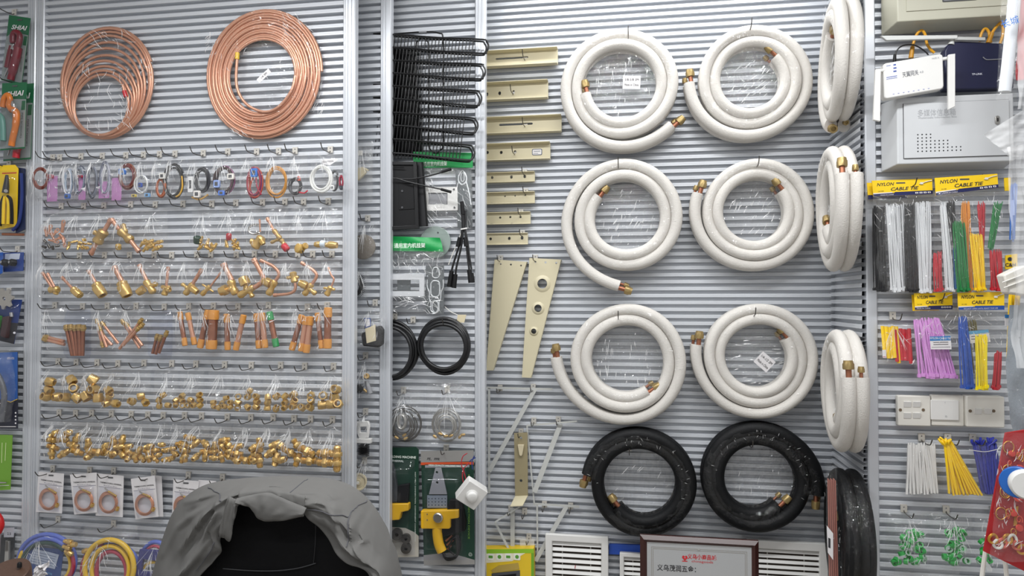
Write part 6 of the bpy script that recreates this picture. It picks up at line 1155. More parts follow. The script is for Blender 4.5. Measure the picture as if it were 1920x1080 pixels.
# cable ties
TB, TW, TR, TY, TG, TU, TP = col('1a1a1c', 0.35), mat('clear_nylon', '#d4d6d8', 0.35, 0, vary=0.05), col('b81e2c', 0.4), col('f3ca1a', 0.4), col('1f7a3e', 0.4), col('1f4fa8', 0.4), col('d493d6', 0.45)
TIE = {TB: 'black', TW: 'clear white', TR: 'red', TY: 'yellow', TG: 'green', TU: 'blue', TP: 'pink'}
def ties(t, x0t, x1t, yt, x0b, x1b, yb, m, n, Y, seed, r=1.2, heads=True, both=False):
    g = sub('tie_bundle', t); rr = random.Random(seed); s = px(x0t, yt, Y)
    for i in range(n):
        u = (i+0.5)/n; k = (i*7 % n+0.5)/n; xt = x0t+(x1t-x0t)*u+rr.uniform(-1, 1); xb = x0b+(x1b-x0b)*(0.6*u+0.4*k)+rr.uniform(-1.2, 1.2); y0, y1 = yt+rr.uniform(-3, 4), yb+rr.uniform(-4, 1); yy = Y-0.012*rr.random()
        mid = ((xt+xb)/2+rr.uniform(-1.6, 1.6), (y0+y1)/2); P = smooth_path([at(xt, y0, yy), at(*mid, yy-0.003), at(xb, y1, yy)], 4); mb = MB().tube(P, [r*0.55*s]+[r*s]*(len(P)-1), 5)
        if heads: mb.box(P[-1]+Vector((0, -0.0005, 0)), (r*3.0*s, r*2.6*s, r*3.4*s))
        part(mb, 'cable_tie', m, g, smooth=False, recalc=False)
def header(t, q, Y, lines_, navy=True, stretch=0.0):
    (tl, tr, br, bl) = q; f = lambda u, v: (tl[0]*(1-u)*(1-v)+tr[0]*u*(1-v)+br[0]*u*v+bl[0]*(1-u)*v, tl[1]*(1-u)*(1-v)+tr[1]*u*(1-v)+br[1]*u*v+bl[1]*(1-u)*v)
    A = lambda u, v, e=0.0: at(*f(u, v), Y-e); w = (A(1, 0)-A(0, 0)).length; h = (A(0, 0)-A(0, 1)).length; an = math.atan2(tr[1]-tl[1], tr[0]-tl[0])
    part(MB().plate([[xz(A(*c)) for c in ((0, 0), (1, 0), (1, 1), (0, 1))]], Y-0.003, Y), 'header_card', TY, t, smooth=False)
    part(MB().plate([[xz(A(*c)) for c in ((0, 0.85), (0.35, 0.83), (0.37, 0.77), (1, 0.76), (1, 1), (0, 1))]], Y-0.0036, Y-0.003), 'navy_band', lines_[2] if len(lines_) > 2 else col('1c2152', 0.45), t, smooth=False)
    part(MB().plate([[xz(A(*c)) for c in ((0, 0.79), (0.33, 0.77), (0.32, 0.82), (0, 0.86))]], Y-0.0042, Y-0.0036), 'white_band', PAPER, t, smooth=False)
    text('NYLON', A(0.22, 0.26, 0.0035), h*0.20, INK, t, rot=an, shear=0.25, bold=0.025, width=w*0.29); text('CABLE TIE', A(0.53, 0.57, 0.0035), h*0.20, INK, t, rot=an, shear=0.25, bold=0.03, width=w*0.46)
    text(lines_[0], A(0.14, 0.68, 0.0035), h*0.075, INK, t, rot=an); text(lines_[1], A(0.24 if len(lines_) == 2 else 0.5, 0.92, 0.0045), h*0.075, PAPER, t, rot=an)
    if len(lines_) == 2:
        for i in range(4): c = A(0.74+0.07*i, 0.87, 0.0038); part(MB().plate([rrect(c.x-w*0.024, c.z-h*0.045, c.x+w*0.024, c.z+h*0.045, 0.0004, 1)], Y-0.0042, Y-0.0037), 'icon_tile', PAPER, t, smooth=False); part(MB().plate([circ((c.x, c.z), h*0.028, 6)], Y-0.0046, Y-0.0042), 'icon', INK, t, smooth=False)
    c = A(0.48, 0.2, 0.003); part(MB().plate([slot((c.x-w*0.065, c.z), (c.x+w*0.065, c.z), h*0.04)], Y-0.0036, Y-0.003), 'hang_slot', DGREY, t, smooth=False)
    P = smooth_path([A(u, v, 0.005) for u, v in ((0.79, 0.3), (0.86, 0.24), (0.93, 0.16), (1.0, 0.12))], 4); part(MB().tube(P, 0.0012, 5), 'printed_tie', WHITE, t); part(MB().box(A(0.83, 0.27, 0.005), (0.008, 0.002, 0.006)), 'printed_tie_head', WHITE, t, smooth=False)
def packfilm(t, x0, y0, x1, y1, Y, d=0.02, tiltx=0): part(MB().grid(lambda u, v: at(x0+(x1-x0)*u+tiltx*(1-v), y1-(y1-y0)*v, Y)+Vector((0, -0.002-d*math.sin(PI*u)**0.4*math.sin(PI*v)**0.4+0.006*noise.noise(Vector((u*6, v*8, x0)))-0.003*abs(noise.noise(Vector((u*14, v*14, x0)))), 0)), 20, 24), 'pack_film', BAG2, t, recalc=False); glint_creases(t, x0+3, y0+4, x1-3, y0+(y1-y0)*0.45, Y-d-0.006, 26, int(x0), 1.2, (4, 20), 0.6, (0.0003, 0.0008))
Yz = YR-RIB-0.045
t = thing('cable_tie_pack', 'cable tie pack with black and clear bundles, touching the corner post', 'cable tie pack', at(1692, 445, Yz))
header(t, [(1634, 339), (1747, 335), (1748, 364), (1637, 369)], Yz, ('3.6×300', 'MADE IN CHINA')); packfilm(t, 1636, 366, 1752, 548, Yz-0.004)
ties(t, 1637, 1658, 388, 1637, 1668, 545, TB, 22, Yz, 1, 1.4); ties(t, 1660, 1683, 384, 1669, 1697, 545, TW, 24, Yz, 2, 1.4); ties(t, 1697, 1714, 384, 1699, 1723, 545, TB, 20, Yz, 3, 1.4); ties(t, 1717, 1744, 380, 1721, 1749, 547, TW, 25, Yz, 4, 1.4); ties(t, 1684, 1697, 382, 1690, 1704, 540, TW, 6, Yz+0.008, 5)
t = thing('cable_tie_pack', 'second yellow headed pack showing only an edge by the corner post', 'cable tie pack', at(1630, 360, Yz+0.016)); part(MB().plate([quad([(1625, 343), (1700, 341), (1700, 368), (1627, 368)], Yz+0.016)], Yz+0.014, Yz+0.016), 'header_card', TY, t, smooth=False); part(MB().plate([quad([(1627, 366), (1700, 364), (1700, 372), (1627, 374)], Yz+0.016)], Yz+0.0135, Yz+0.014), 'navy_band', col('1c2152', 0.45), t, smooth=False)
t = thing('cable_tie_pack', 'cable tie pack of mixed green, yellow, orange and red bundles', 'cable tie pack', at(1815, 440, Yz-0.012)); Yz2 = Yz-0.034
header(t, [(1752, 334), (1869, 326), (1871, 352), (1754, 367)], Yz2, ('3×100', 'MADE IN CHINA')); packfilm(t, 1750, 360, 1884, 547, Yz2-0.004)
TO = col('d98a2a', 0.4)
ties(t, 1763, 1774, 383, 1773, 1792, 545, TW, 14, Yz2, 11, 1.4); ties(t, 1775, 1790, 378, 1780, 1794, 455, TB, 8, Yz2+0.01, 12, heads=False); ties(t, 1751, 1766, 472, 1751, 1770, 545, TR, 10, Yz2+0.006, 13); ties(t, 1787, 1808, 416, 1795, 1820, 545, TG, 20, Yz2-0.004, 14, 1.3)
ties(t, 1802, 1818, 378, 1805, 1826, 545, TO, 12, Yz2+0.008, 15); ties(t, 1818, 1842, 440, 1828, 1850, 544, TY, 22, Yz2-0.006, 16, 1.3); ties(t, 1832, 1847, 380, 1838, 1845, 470, TR, 9, Yz2+0.008, 17, heads=False); ties(t, 1864, 1880, 380, 1852, 1864, 468, TG, 10, Yz2, 18, heads=False); ties(t, 1855, 1878, 470, 1857, 1882, 543, TR, 20, Yz2-0.004, 19, 1.3); ties(t, 1786, 1794, 462, 1788, 1796, 540, col('3a7ab8', 0.4), 5, Yz2+0.012, 20)
t = thing('cable_tie_pack', 'cable tie pack full of pink ties with a small paper label', 'cable tie pack', at(1755, 640, Yz))
header(t, [(1713, 550), (1785, 548), (1785, 580), (1715, 581)], Yz, ('3×150', 'MADE IN CHINA')); packfilm(t, 1714, 580, 1798, 722, Yz-0.006); ties(t, 1714, 1760, 598, 1722, 1797, 706, TP, 40, Yz, 21, 1.9)
part(MB().plate([quad([(1743, 631), (1782, 630), (1784, 655), (1745, 655)], Yz-0.03)], Yz-0.031, Yz-0.03), 'paper_label', PAPER, t, smooth=False); part(MB().plate([quad([(1743, 631), (1782, 630), (1782.5, 638), (1743.5, 639)], Yz-0.031)], Yz-0.0316, Yz-0.031), 'label_band', col('2f78b8', 0.5), t, smooth=False)
text('NYLON CABLE TIE', at(1763, 634.5, Yz-0.032), 0.006, PAPER, t, width=0.055, bold=0.02); lines(t, [(1750, 642, 1778, 641.5, 0.9), (1750, 646, 1778, 645.5, 0.9), (1747, 651, 1782, 650.5, 0.5)], Yz-0.0316, INK)
t = thing('cable_tie_pack', 'second pack edge behind the header of the pink tie pack', 'cable tie pack', at(1712, 566, Yz+0.012)); part(MB().plate([quad([(1709, 553), (1760, 552), (1760, 582), (1711, 583)], Yz+0.012)], Yz+0.010, Yz+0.012), 'header_card', TY, t, smooth=False)
t = thing('cable_tie_pack', 'cable tie pack of blue, bright yellow and red bundles, blue band header', 'cable tie pack', at(1840, 640, Yz2))
header(t, [(1795, 549), (1882, 547), (1882, 581), (1796, 581)], Yz2, ('3×150', 'DO NOT OPEN UNTIL READY FOR USE', col('1f4a9a', 0.45))); packfilm(t, 1796, 580, 1884, 730, Yz2-0.006)
TY2 = col('f2dc1c', 0.4); ties(t, 1799, 1812, 595, 1803, 1830, 726, TU, 18, Yz2, 31, 1.6); ties(t, 1830, 1850, 628, 1831, 1855, 728, TY2, 18, Yz2-0.006, 32, 1.6); ties(t, 1865, 1878, 660, 1860, 1876, 728, TR, 16, Yz2, 33, 1.5); ties(t, 1815, 1830, 600, 1825, 1852, 700, col('6a6238', 0.45), 8, Yz2+0.012, 34, heads=False)
part(MB().plate([quad([(1816, 621), (1853, 618), (1857, 641), (1819, 644)], Yz2-0.004)], Yz2-0.005, Yz2-0.004), 'paper_label', PAPER, t, smooth=False); part(MB().plate([quad([(1816, 621), (1853, 618), (1854, 624), (1817, 627)], Yz2-0.005)], Yz2-0.0056, Yz2-0.005), 'label_band', col('5aa0c8', 0.5), t, smooth=False); lines(t, [(1821, 631, 1835, 630, 1), (1821, 636, 1833, 635, 1)], Yz2-0.0056, INK)
for x, y, d in ((1700, 344, 'black and clear cable ties'), (1818, 338, 'mixed coloured cable ties'), (1750, 553, 'pink cable ties'), (1838, 551, 'blue and yellow cable ties'), (1673, 590, 'bag of yellow and red sleeves'), (1727, 818, 'white stick bundle'), (1776, 818, 'yellow stick bundle'), (1823, 819, 'blue stick bundle'), (1694, 951, 'first bag of green rings'), (1773, 953, 'second bag of green rings'), (1862, 955, 'third bag of green rings')): hook(x, y, YR, f'steel hook carrying the {d}')
Ye = YR-RIB-0.03
for j, (x, m, nm) in enumerate([(1656, TY, 'yellow'), (1663, TY, 'yellow'), (1669, TY, 'yellow'), (1675, TY, 'yellow'), (1682, TY, 'yellow'), (1679, TR, 'red'), (1690, TR, 'red'), (1696, TR, 'red'), (1700, TR, 'red'), (1706, TR, 'red')]):
    y0 = 611 if m is TY else 616; y1 = (670, 672, 672, 671, 681, 678, 676, 676, 677, 682)[j]; solo(MB().tube([at(x-1.5, y0+j % 3, Ye-0.003*(j % 2)), at(x+3.5-(j > 5)*1, y1, Ye-0.004-0.003*(j % 2))], 0.0052, 8, up=(0, 1, 0), ra=0.5), 'heat_sleeve', m, f'{nm} flat sleeve in a little clear bag below a bare hook', 'sleeve', at(x, 640, Ye), f'{nm} sleeves')
bag('little clear bag of yellow and red flat sleeves', (1648, 605, 1714, 685), Ye-0.002, (0.4, 0.98), 0.016, 201, BAG)
t = thing('price_label', 'white sticker at the foot of the yellow sleeves', 'sticker', at(1658, 663, Ye-0.01)); part(MB().plate([quad([(1654, 656), (1661, 656), (1662, 671), (1655, 671)], Ye-0.012)], Ye-0.0128, Ye-0.012), 'sticker_face', PAPER, t, smooth=False); lines(t, [(1655, 669, 1661, 669, 1)], Ye-0.0131, TR)
# wall switch plates
Yv2 = YR-RIB-0.002
def switch(label, x0, y0, x1, y1, th=0.02): 
    a, b = at(x0, y1, Yv2), at(x1, y0, Yv2); t = thing('switch_plate', label, 'switch', (a+b)/2); part(MB().plate([rrect(a.x, a.z, b.x, b.z, 0.004, 3)], Yv2-th, Yv2), 'plate', WHITE2, t, bevel=0.003); return t, a, b, Yv2-th
def rocker(t, cx, cy, w, h, Y): s = px(cx, cy, Y); p = at(cx, cy, Y); mb = MB(); x, z = w*s/2, h*s/2; vs = [(p.x-x, Y, p.z-z), (p.x+x, Y, p.z-z), (p.x+x, Y, p.z+z), (p.x-x, Y, p.z+z), (p.x-x, Y-0.0012, p.z-z), (p.x+x, Y-0.0012, p.z-z), (p.x+x, Y-0.006, p.z+z), (p.x-x, Y-0.006, p.z+z)]; mb.add(vs, [(4, 5, 6, 7), (0, 1, 5, 4), (1, 2, 6, 5), (2, 3, 7, 6), (3, 0, 4, 7)]); part(mb, 'rocker', WHITE, t, bevel=0.0008, smooth=False)
def screwh(t, cx, cy, Y): p = at(cx, cy, Y); part(MB().lathe([(0.0042, 0), (0.0045, 0.0006), (0.0045, 0.001)], dirm(p, (0, -1, 0)), 14), 'screw_hole', col('6a5a48', 0.5), t)
t, a, b, Y = switch('switch plate with four small rockers, nearest the corner post', 1679, 741, 1740, 796)
for cx in (1701, 1718.5): 
    for cy in (758, 779): rocker(t, cx, cy, 13, 11, Y)
screwh(t, 1688, 768.5, Y); screwh(t, 1731, 768.5, Y)
t, a, b, Y = switch('switch plate with one large square rocker', 1742, 740, 1802, 796); p = at(1773, 768, Y); part(MB().plate([rrect(p.x-0.041, p.z-0.03, p.x+0.034, p.z+0.028, 0.002, 2)], Y-0.004, Y), 'rocker', WHITE, t, bevel=0.001); text('I', at(1772, 755, Y-0.005), 0.005, GREY, t); text('O', at(1774, 781, Y-0.005), 0.005, GREY, t)
t, a, b, Y = switch('thick switch plate with two small rockers', 1803, 741, 1873, 797, 0.032); rocker(t, 1833, 771, 13, 11, Y); rocker(t, 1852, 771, 13, 11, Y); screwh(t, 1819, 770.5, Y); screwh(t, 1863, 770.5, Y)
# stick bundles in bags
for lb, a_, m, sd, r in (('white plastic sticks', (1703, 1752, 832, 1700, 1764, 926), WHITE, 41, 2.2), ('yellow plastic sticks', (1770, 1782, 826, 1780, 1846, 928), TY, 42, 2.2), ('blue plastic sticks', (1825, 1868, 832, 1840, 1876, 926), col('28329a', 0.4), 43, 2.3)):
    t = thing('stick_bundle', f'fan of {lb} in a clear sleeve', 'stick bundle', at(a_[0]+20, 880, Ye)); ties(t, *a_, m, 34, Ye-0.032*(sd == 42), sd, r, heads=False)
    if sd != 41: ties(t, a_[0]-(12 if sd == 42 else 6), a_[1]+(2 if sd == 42 else 4), 822, a_[0]-2, a_[1], 836, m, 9, Ye-0.032*(sd == 42)-0.004, sd+5, r, heads=False)
    x0, x1 = min(a_[0], a_[3])-4, max(a_[1], a_[4])+4; part(MB().grid(lambda u, v: at(x0+(x1-x0)*u, 928-96*v, Ye-0.032*(sd == 42))+Vector((0, -0.024*math.sin(PI*u)**0.5-0.002+0.003*noise.noise(Vector((u*7, v*7, sd))), 0)), 14, 14), 'sleeve_film', BAG, t, recalc=False)
    if sd != 41: part(MB().tube(smooth_path([at(x, y, Ye-0.02) for x, y in [(a_[0]-8, 843), ((a_[0]+a_[1])/2, 847), (a_[1]+8, 841)]], 5), 0.0012, 6), 'band', WHITE, t)
# green rings in bags
def ring_proto():
    t = thing('green_seal', '', 'seal ring', (0, 0, 0)); part(MB().lathe([(0.0055, -0.007), (0.0095, -0.007), (0.0095, 0.004), (0.0055, 0.004), (0.0055, -0.007)], None, 16, cap=False), 'green_ring', col('239a41', 0.35), t); part(MB().lathe([(0.0058, 0.004), (0.0100, 0.004), (0.0103, 0.005), (0.0100, 0.0062), (0.0058, 0.0062), (0.0058, 0.004)], None, 16, cap=False), 'pale_lip', col('9fb8a8', 0.4), t); return t
RG = ring_proto()
def heap(x0, x1, yt, yb, n, seed):
    rr = random.Random(seed); out = []
    for k in range(n):
        v = rr.random()**1.3; w = (x1-x0)*(1-0.55*v); c = (x0+x1)/2+(x1-x0)*0.16*v
        out.append((c+w*rr.uniform(-0.5, 0.5), yb-6-(yb-yt-8)*v, (rr.uniform(0, 3), rr.uniform(0, 3), rr.uniform(0, 3))))
    return out
for i, (x0, x1, n, lb) in enumerate(((1666, 1734, 34, 'first bag of green rings from the corner post'), (1747, 1815, 34, 'second bag of green rings from the corner post'), (1834, 1856, 8, 'third bag of green rings, behind the red charm pack'))):
    scatter(RG, heap(x0, x1, 992, 1060, n, 600+i), f'green seal, {lb}', lb, YR-RIB-0.058, 0.95, 700+i); bag(f'clear bag, {lb}', (x0-6, 962, x1+6, 1063), YR-RIB-0.035, (0.5, 0.98), 0.06, 210+i, BAG, low=0.5)
bag('clear bag below the green rings, only its top in view', (1676, 1068, 1800, 1150), YR-RIB-0.03, (0.5, 0.95), 0.02, 214, BAG2)

# ------------------------------------------------------------------ goods hanging nearest the viewer by the right edge
Yo = 1.98
t = thing('foam_stick', 'white wrapped stick with blue printing, hanging beside the enclosures', 'foam stick', at(1893, 90, Yo)); part(MB().tube(smooth_path([at(x, y, Yo) for x, y in [(1908, -80), (1900, 20), (1890, 120), (1884, 172)]], 5), 11*px(1890, 90, Yo), 14, ra=0.7, up=(0, 1, 0)), 'stick', col('d9dde2', 0.4), t); part(MB().grid(lambda u, v: at(1868+38*u+14*v, 190-280*v, Yo-0.02)+Vector((0, -0.006*math.sin(PI*u)+0.008*noise.noise(Vector((u*4, v*9, 5))), 0)), 10, 26), 'stick_film', BAG2, t, recalc=False); text('长城', at(1894, 42, Yo-0.035), 0.016, col('2a6cc0', 0.5), t, rot=-0.3)
t = thing('red_mesh_bag', 'strip of red mesh bag cut by the picture edge', 'bag', at(1914, 60, Yo+0.02)); part(MB().grid(lambda u, v: at(1905+26*u+6*v, 150-240*v, Yo+0.02)+Vector((0, 0.004*math.sin(u*9+v*20), 0)), 10, 30), 'mesh', col('b0242e', 0.6), t, recalc=False)
def sheet(lb, P, Y, m, seed, amp=0.02, name='plastic_sheet'):
    a, b, c, d = P
    solo(MB().grid(lambda u, v: at((a[0]*(1-u)+b[0]*u)*(1-v)+(d[0]*(1-u)+c[0]*u)*v, (a[1]*(1-u)+b[1]*u)*(1-v)+(d[1]*(1-u)+c[1]*u)*v, Y)+Vector((0, amp*noise.noise(Vector((u*3+seed, v*4, 0)))+amp*0.4*noise.noise(Vector((u*9, v*9, seed))), 0)), 24, 30), name, m, lb, 'bag', at(a[0], a[1], Y), recalc=False)
MILK = film('milky_film', 0.3, 0.12, 0.5, 10, dist=0.001)
sheet('flared milky plastic sheet over the lock of the media box', [(1890, 292), (1960, 300), (1960, 180), (1845, 252)], 1.9, MILK, 3, 0.008); sheet('long milky plastic wrap hanging beside the cable tie packs', [(1906, 690), (1980, 690), (1970, 262), (1888, 276)], 1.86, MILK, 6, 0.03); sheet('clear bag of foam hanging above the flared plastic sheet', [(1908, 205), (1980, 205), (1980, -60), (1908, -60)], 1.9, MILK, 9)
t = thing('netting_bag', 'grey netting inside clear plastic by the switches', 'bag', at(1915, 740, 1.92)); part(MB().grid(lambda u, v: at(1893+60*u-8*math.sin(PI*v)*(1-u)+22*(1-v)**3*(1-u), 862-290*v, 1.97)+Vector((0, -0.03*math.sin(PI*u*0.6)+0.012*noise.noise(Vector((u*4, v*6, 2))), 0)), 16, 30), 'netting', mat('grey_netting', '#7e858c', 0.7, 0, vary=0.25, scale=400), t, recalc=False); part(MB().grid(lambda u, v: at(1889+60*u-8*math.sin(PI*v)*(1-u)+24*(1-v)**3*(1-u), 866-270*v, 1.945)+Vector((0, -0.03*math.sin(PI*u*0.6)+0.016*noise.noise(Vector((u*5, v*7, 8))), 0)), 16, 30), 'outer_film', BAG2, t, recalc=False)
t = thing('white_ribbed_block', 'ribbed ivory plastic block leaning in from the picture edge', 'block', at(1900, 533, 1.95))
part(MB().plate([quad([(1874, 516), (1912, 498), (1960, 520), (1960, 560), (1884, 550)], 1.95)], 1.93, 1.97), 'block', mat('ivory_plastic', '#d8d4cb', 0.5, 0), t, bevel=0.004); part(MB().tube([at(1879, 530, 1.928), at(1918, 515, 1.928)], 0.002, 6), 'rib', WHITE2, t); part(MB().tube([at(1882, 540, 1.928), at(1920, 526, 1.928)], 0.002, 6), 'rib', WHITE2, t)
t = thing('cable_tie_pack', 'tall yellow tie pack with small blue label, behind the milky wrap', 'cable tie pack', at(1896, 620, 2.02)); ties(t, 1893, 1912, 548, 1887, 1906, 692, TY, 12, 2.02, 51, 1.8, heads=False); part(MB().plate([quad([(1884, 590), (1894, 590), (1894, 611), (1884, 611)], 2.0)], 1.998, 2.0), 'paper_label', PAPER, t, smooth=False); part(MB().plate([quad([(1884, 590), (1894, 590), (1894, 596), (1884, 596)], 1.998)], 1.997, 1.998), 'label_band', col('2f78b8', 0.5), t, smooth=False)
t = thing('small_pack', 'small yellow and black carded pack beside the mixed cable ties', 'pack', at(1895, 496, Yz)); part(MB().plate([quad([(1884, 479), (1906, 476), (1906, 504), (1884, 505)], Yz)], Yz-0.004, Yz), 'card', TY, t, smooth=False); text('C&H', at(1895, 497, Yz-0.005), 0.010, INK, t, bold=0.04); part(MB().plate([circ(xz(at(1892, 486, Yz)), 0.006, 8)], Yz-0.005, Yz-0.004), 'printed_mark', INK, t, smooth=False)
t = thing('blue_stick_pack', 'blue bundle in clear wrap behind the milky plastic', 'stick bundle', at(1898, 400, Yz)); ties(t, 1895, 1908, 345, 1893, 1906, 452, col('4a7ac8', 0.4), 8, Yz, 61, 1.6, heads=False); part(MB().plate([quad([(1882, 334), (1894, 333), (1893, 358), (1883, 358)], Yz)], Yz-0.003, Yz), 'header_card', TY, t, smooth=False)
for i in range(2): 
    pass
t = thing('red_charm_pack', 'red and gold festive charm pack with beads', 'ornament', at(1890, 940, 1.9)); Yb_ = 1.88; GOLD = col('c9923a', 0.35, 0.6); RD = col('a81c22', 0.5)
part(MB().plate([quad([(1886, 812), (1960, 800), (1960, 1075), (1935, 1078), (1845, 1034)], Yb_)], Yb_, Yb_+0.006), 'red_backing', RD, t, smooth=False)
for x, y in ((1890, 838), (1889, 882), (1884, 922), (1876, 962)): s = px(x, y, Yb_); o = at(x, y, Yb_-0.004); part(MB().lathe([(2*s, 0.004), (8*s, 0.003), (9*s, 0), (9*s, -0.002)], dirm(o, (0, -1, 0)), 20), 'medallion', col('8a1e1e', 0.4), t); part(MB().tube([o+Vector((9*s*math.cos(q), -0.003, 11*s*math.sin(q))) for q in [2*PI*i/20 for i in range(20)]], 0.0012, 6, closed=True), 'medallion_rim', GOLD, t)
for i in range(7): x, y = 1862+9*i, 1010+8*math.sin(i*1.3)+i*2; o = at(x, y, Yb_-0.012); s = px(x, y, Yb_); part(MB().tube([o+Vector((7*s*math.cos(q), 0.002*math.sin(q*2), 8*s*math.sin(q))) for q in [2*PI*k/18 for k in range(18)]], 2.6*s, 8, closed=True), 'bead_ring', (GOLD, WHITE2, col('c65a4a', 0.4))[i % 3], t)
part(MB().plate([quad([(1903, 950), (1908, 948), (1905, 985), (1899, 985)], Yb_)], Yb_-0.004, Yb_), 'gold_figure', GOLD, t, smooth=False)
rr = random.Random(77)
for i in range(16):
    v = rr.random(); x, y = 1890-22*v+rr.uniform(4, 40), 835+165*v; o = at(x, y, Yb_-0.006); s = px(x, y, Yb_); R_ = rr.uniform(3, 7); a0 = rr.uniform(0, 6)
    part(MB().tube([o+Vector((R_*s*(1-k/30)*math.cos(a0+k*0.35), -0.001, R_*1.4*s*(1-k/30)*math.sin(a0+k*0.35))) for k in range(22)], 0.0011, 5), 'gold_curl', GOLD if i % 3 else col('d8563a', 0.4), t)
for i in range(6):
    x, y = 1900+rr.uniform(-6, 14), 850+28*i; o = at(x, y, Yb_-0.004); s = px(x, y, Yb_); part(MB().lathe([(1*s, 0.005), (6*s, 0.004), (7*s, 0), (6*s, -0.002)], dirm(o, (rr.uniform(-0.3, 0.3), -1, 0.2)), 16), 'red_charm', col('c8382a', 0.35), t)
glint_creases(t, 1868, 830, 1918, 1030, Yb_-0.028, 40, 9, 1.6, (6, 30), 0.5)
if 1:
    part(MB().grid(lambda u, v: at(1856+80*u+22*v, 1050-240*v, Yb_-0.02)+Vector((0, -0.012*math.sin(PI*u)+0.012*noise.noise(Vector((u*5, v*9, 4))), 0)), 14, 26), 'outer_film', BAG2, t, recalc=False)
t = thing('sealing_tape_spool', 'white ribbed spool end with blue ring over the red charm pack', 'spool', at(1908, 903, 1.82)); o = at(1909, 903, 1.82); ax = (0.75, -0.66, 0.02)
part(MB().lathe([(0.01, -0.004), (0.034, -0.004), (0.036, 0.0), (0.036, 0.012), (0.034, 0.014)], dirm(o, (-0.55, -0.83, 0)), 32), 'blue_ring', col('1f5fb0', 0.35), t); o2 = o+Vector((0.007, -0.016, 0)); part(MB().lathe([(0.004, 0.022), (0.029, 0.022), (0.0335, 0.016), (0.0335, -0.004), (0.028, -0.006)], dirm(o2, (-0.3, -0.95, 0)), 32), 'white_cap', WHITE, t)
for k in range(3): part(MB().tube([o2+Vector((-0.012+0.002*k, -0.024, 0.012-0.012*k)), o2+Vector((0.012, -0.022, 0.010-0.012*k))], 0.0018, 6), 'rib', WHITE, t)
t = thing('white_tube_loop', 'white soft tubing loop hanging under the red charm pack', 'tube', at(1850, 1020, 1.95)); part(MB().tube(smooth_path([at(x, y, 1.95) for x, y in [(1872, 950), (1862, 978), (1852, 1010), (1846, 1045), (1840, 1090)]], 6), 0.0055, 8), 'tube', WHITE2, t); part(MB().tube(smooth_path([at(x, y, 1.955) for x, y in [(1868, 985), (1876, 1020), (1884, 1050), (1888, 1090)]], 6), 0.0055, 8), 'tube', WHITE2, t)

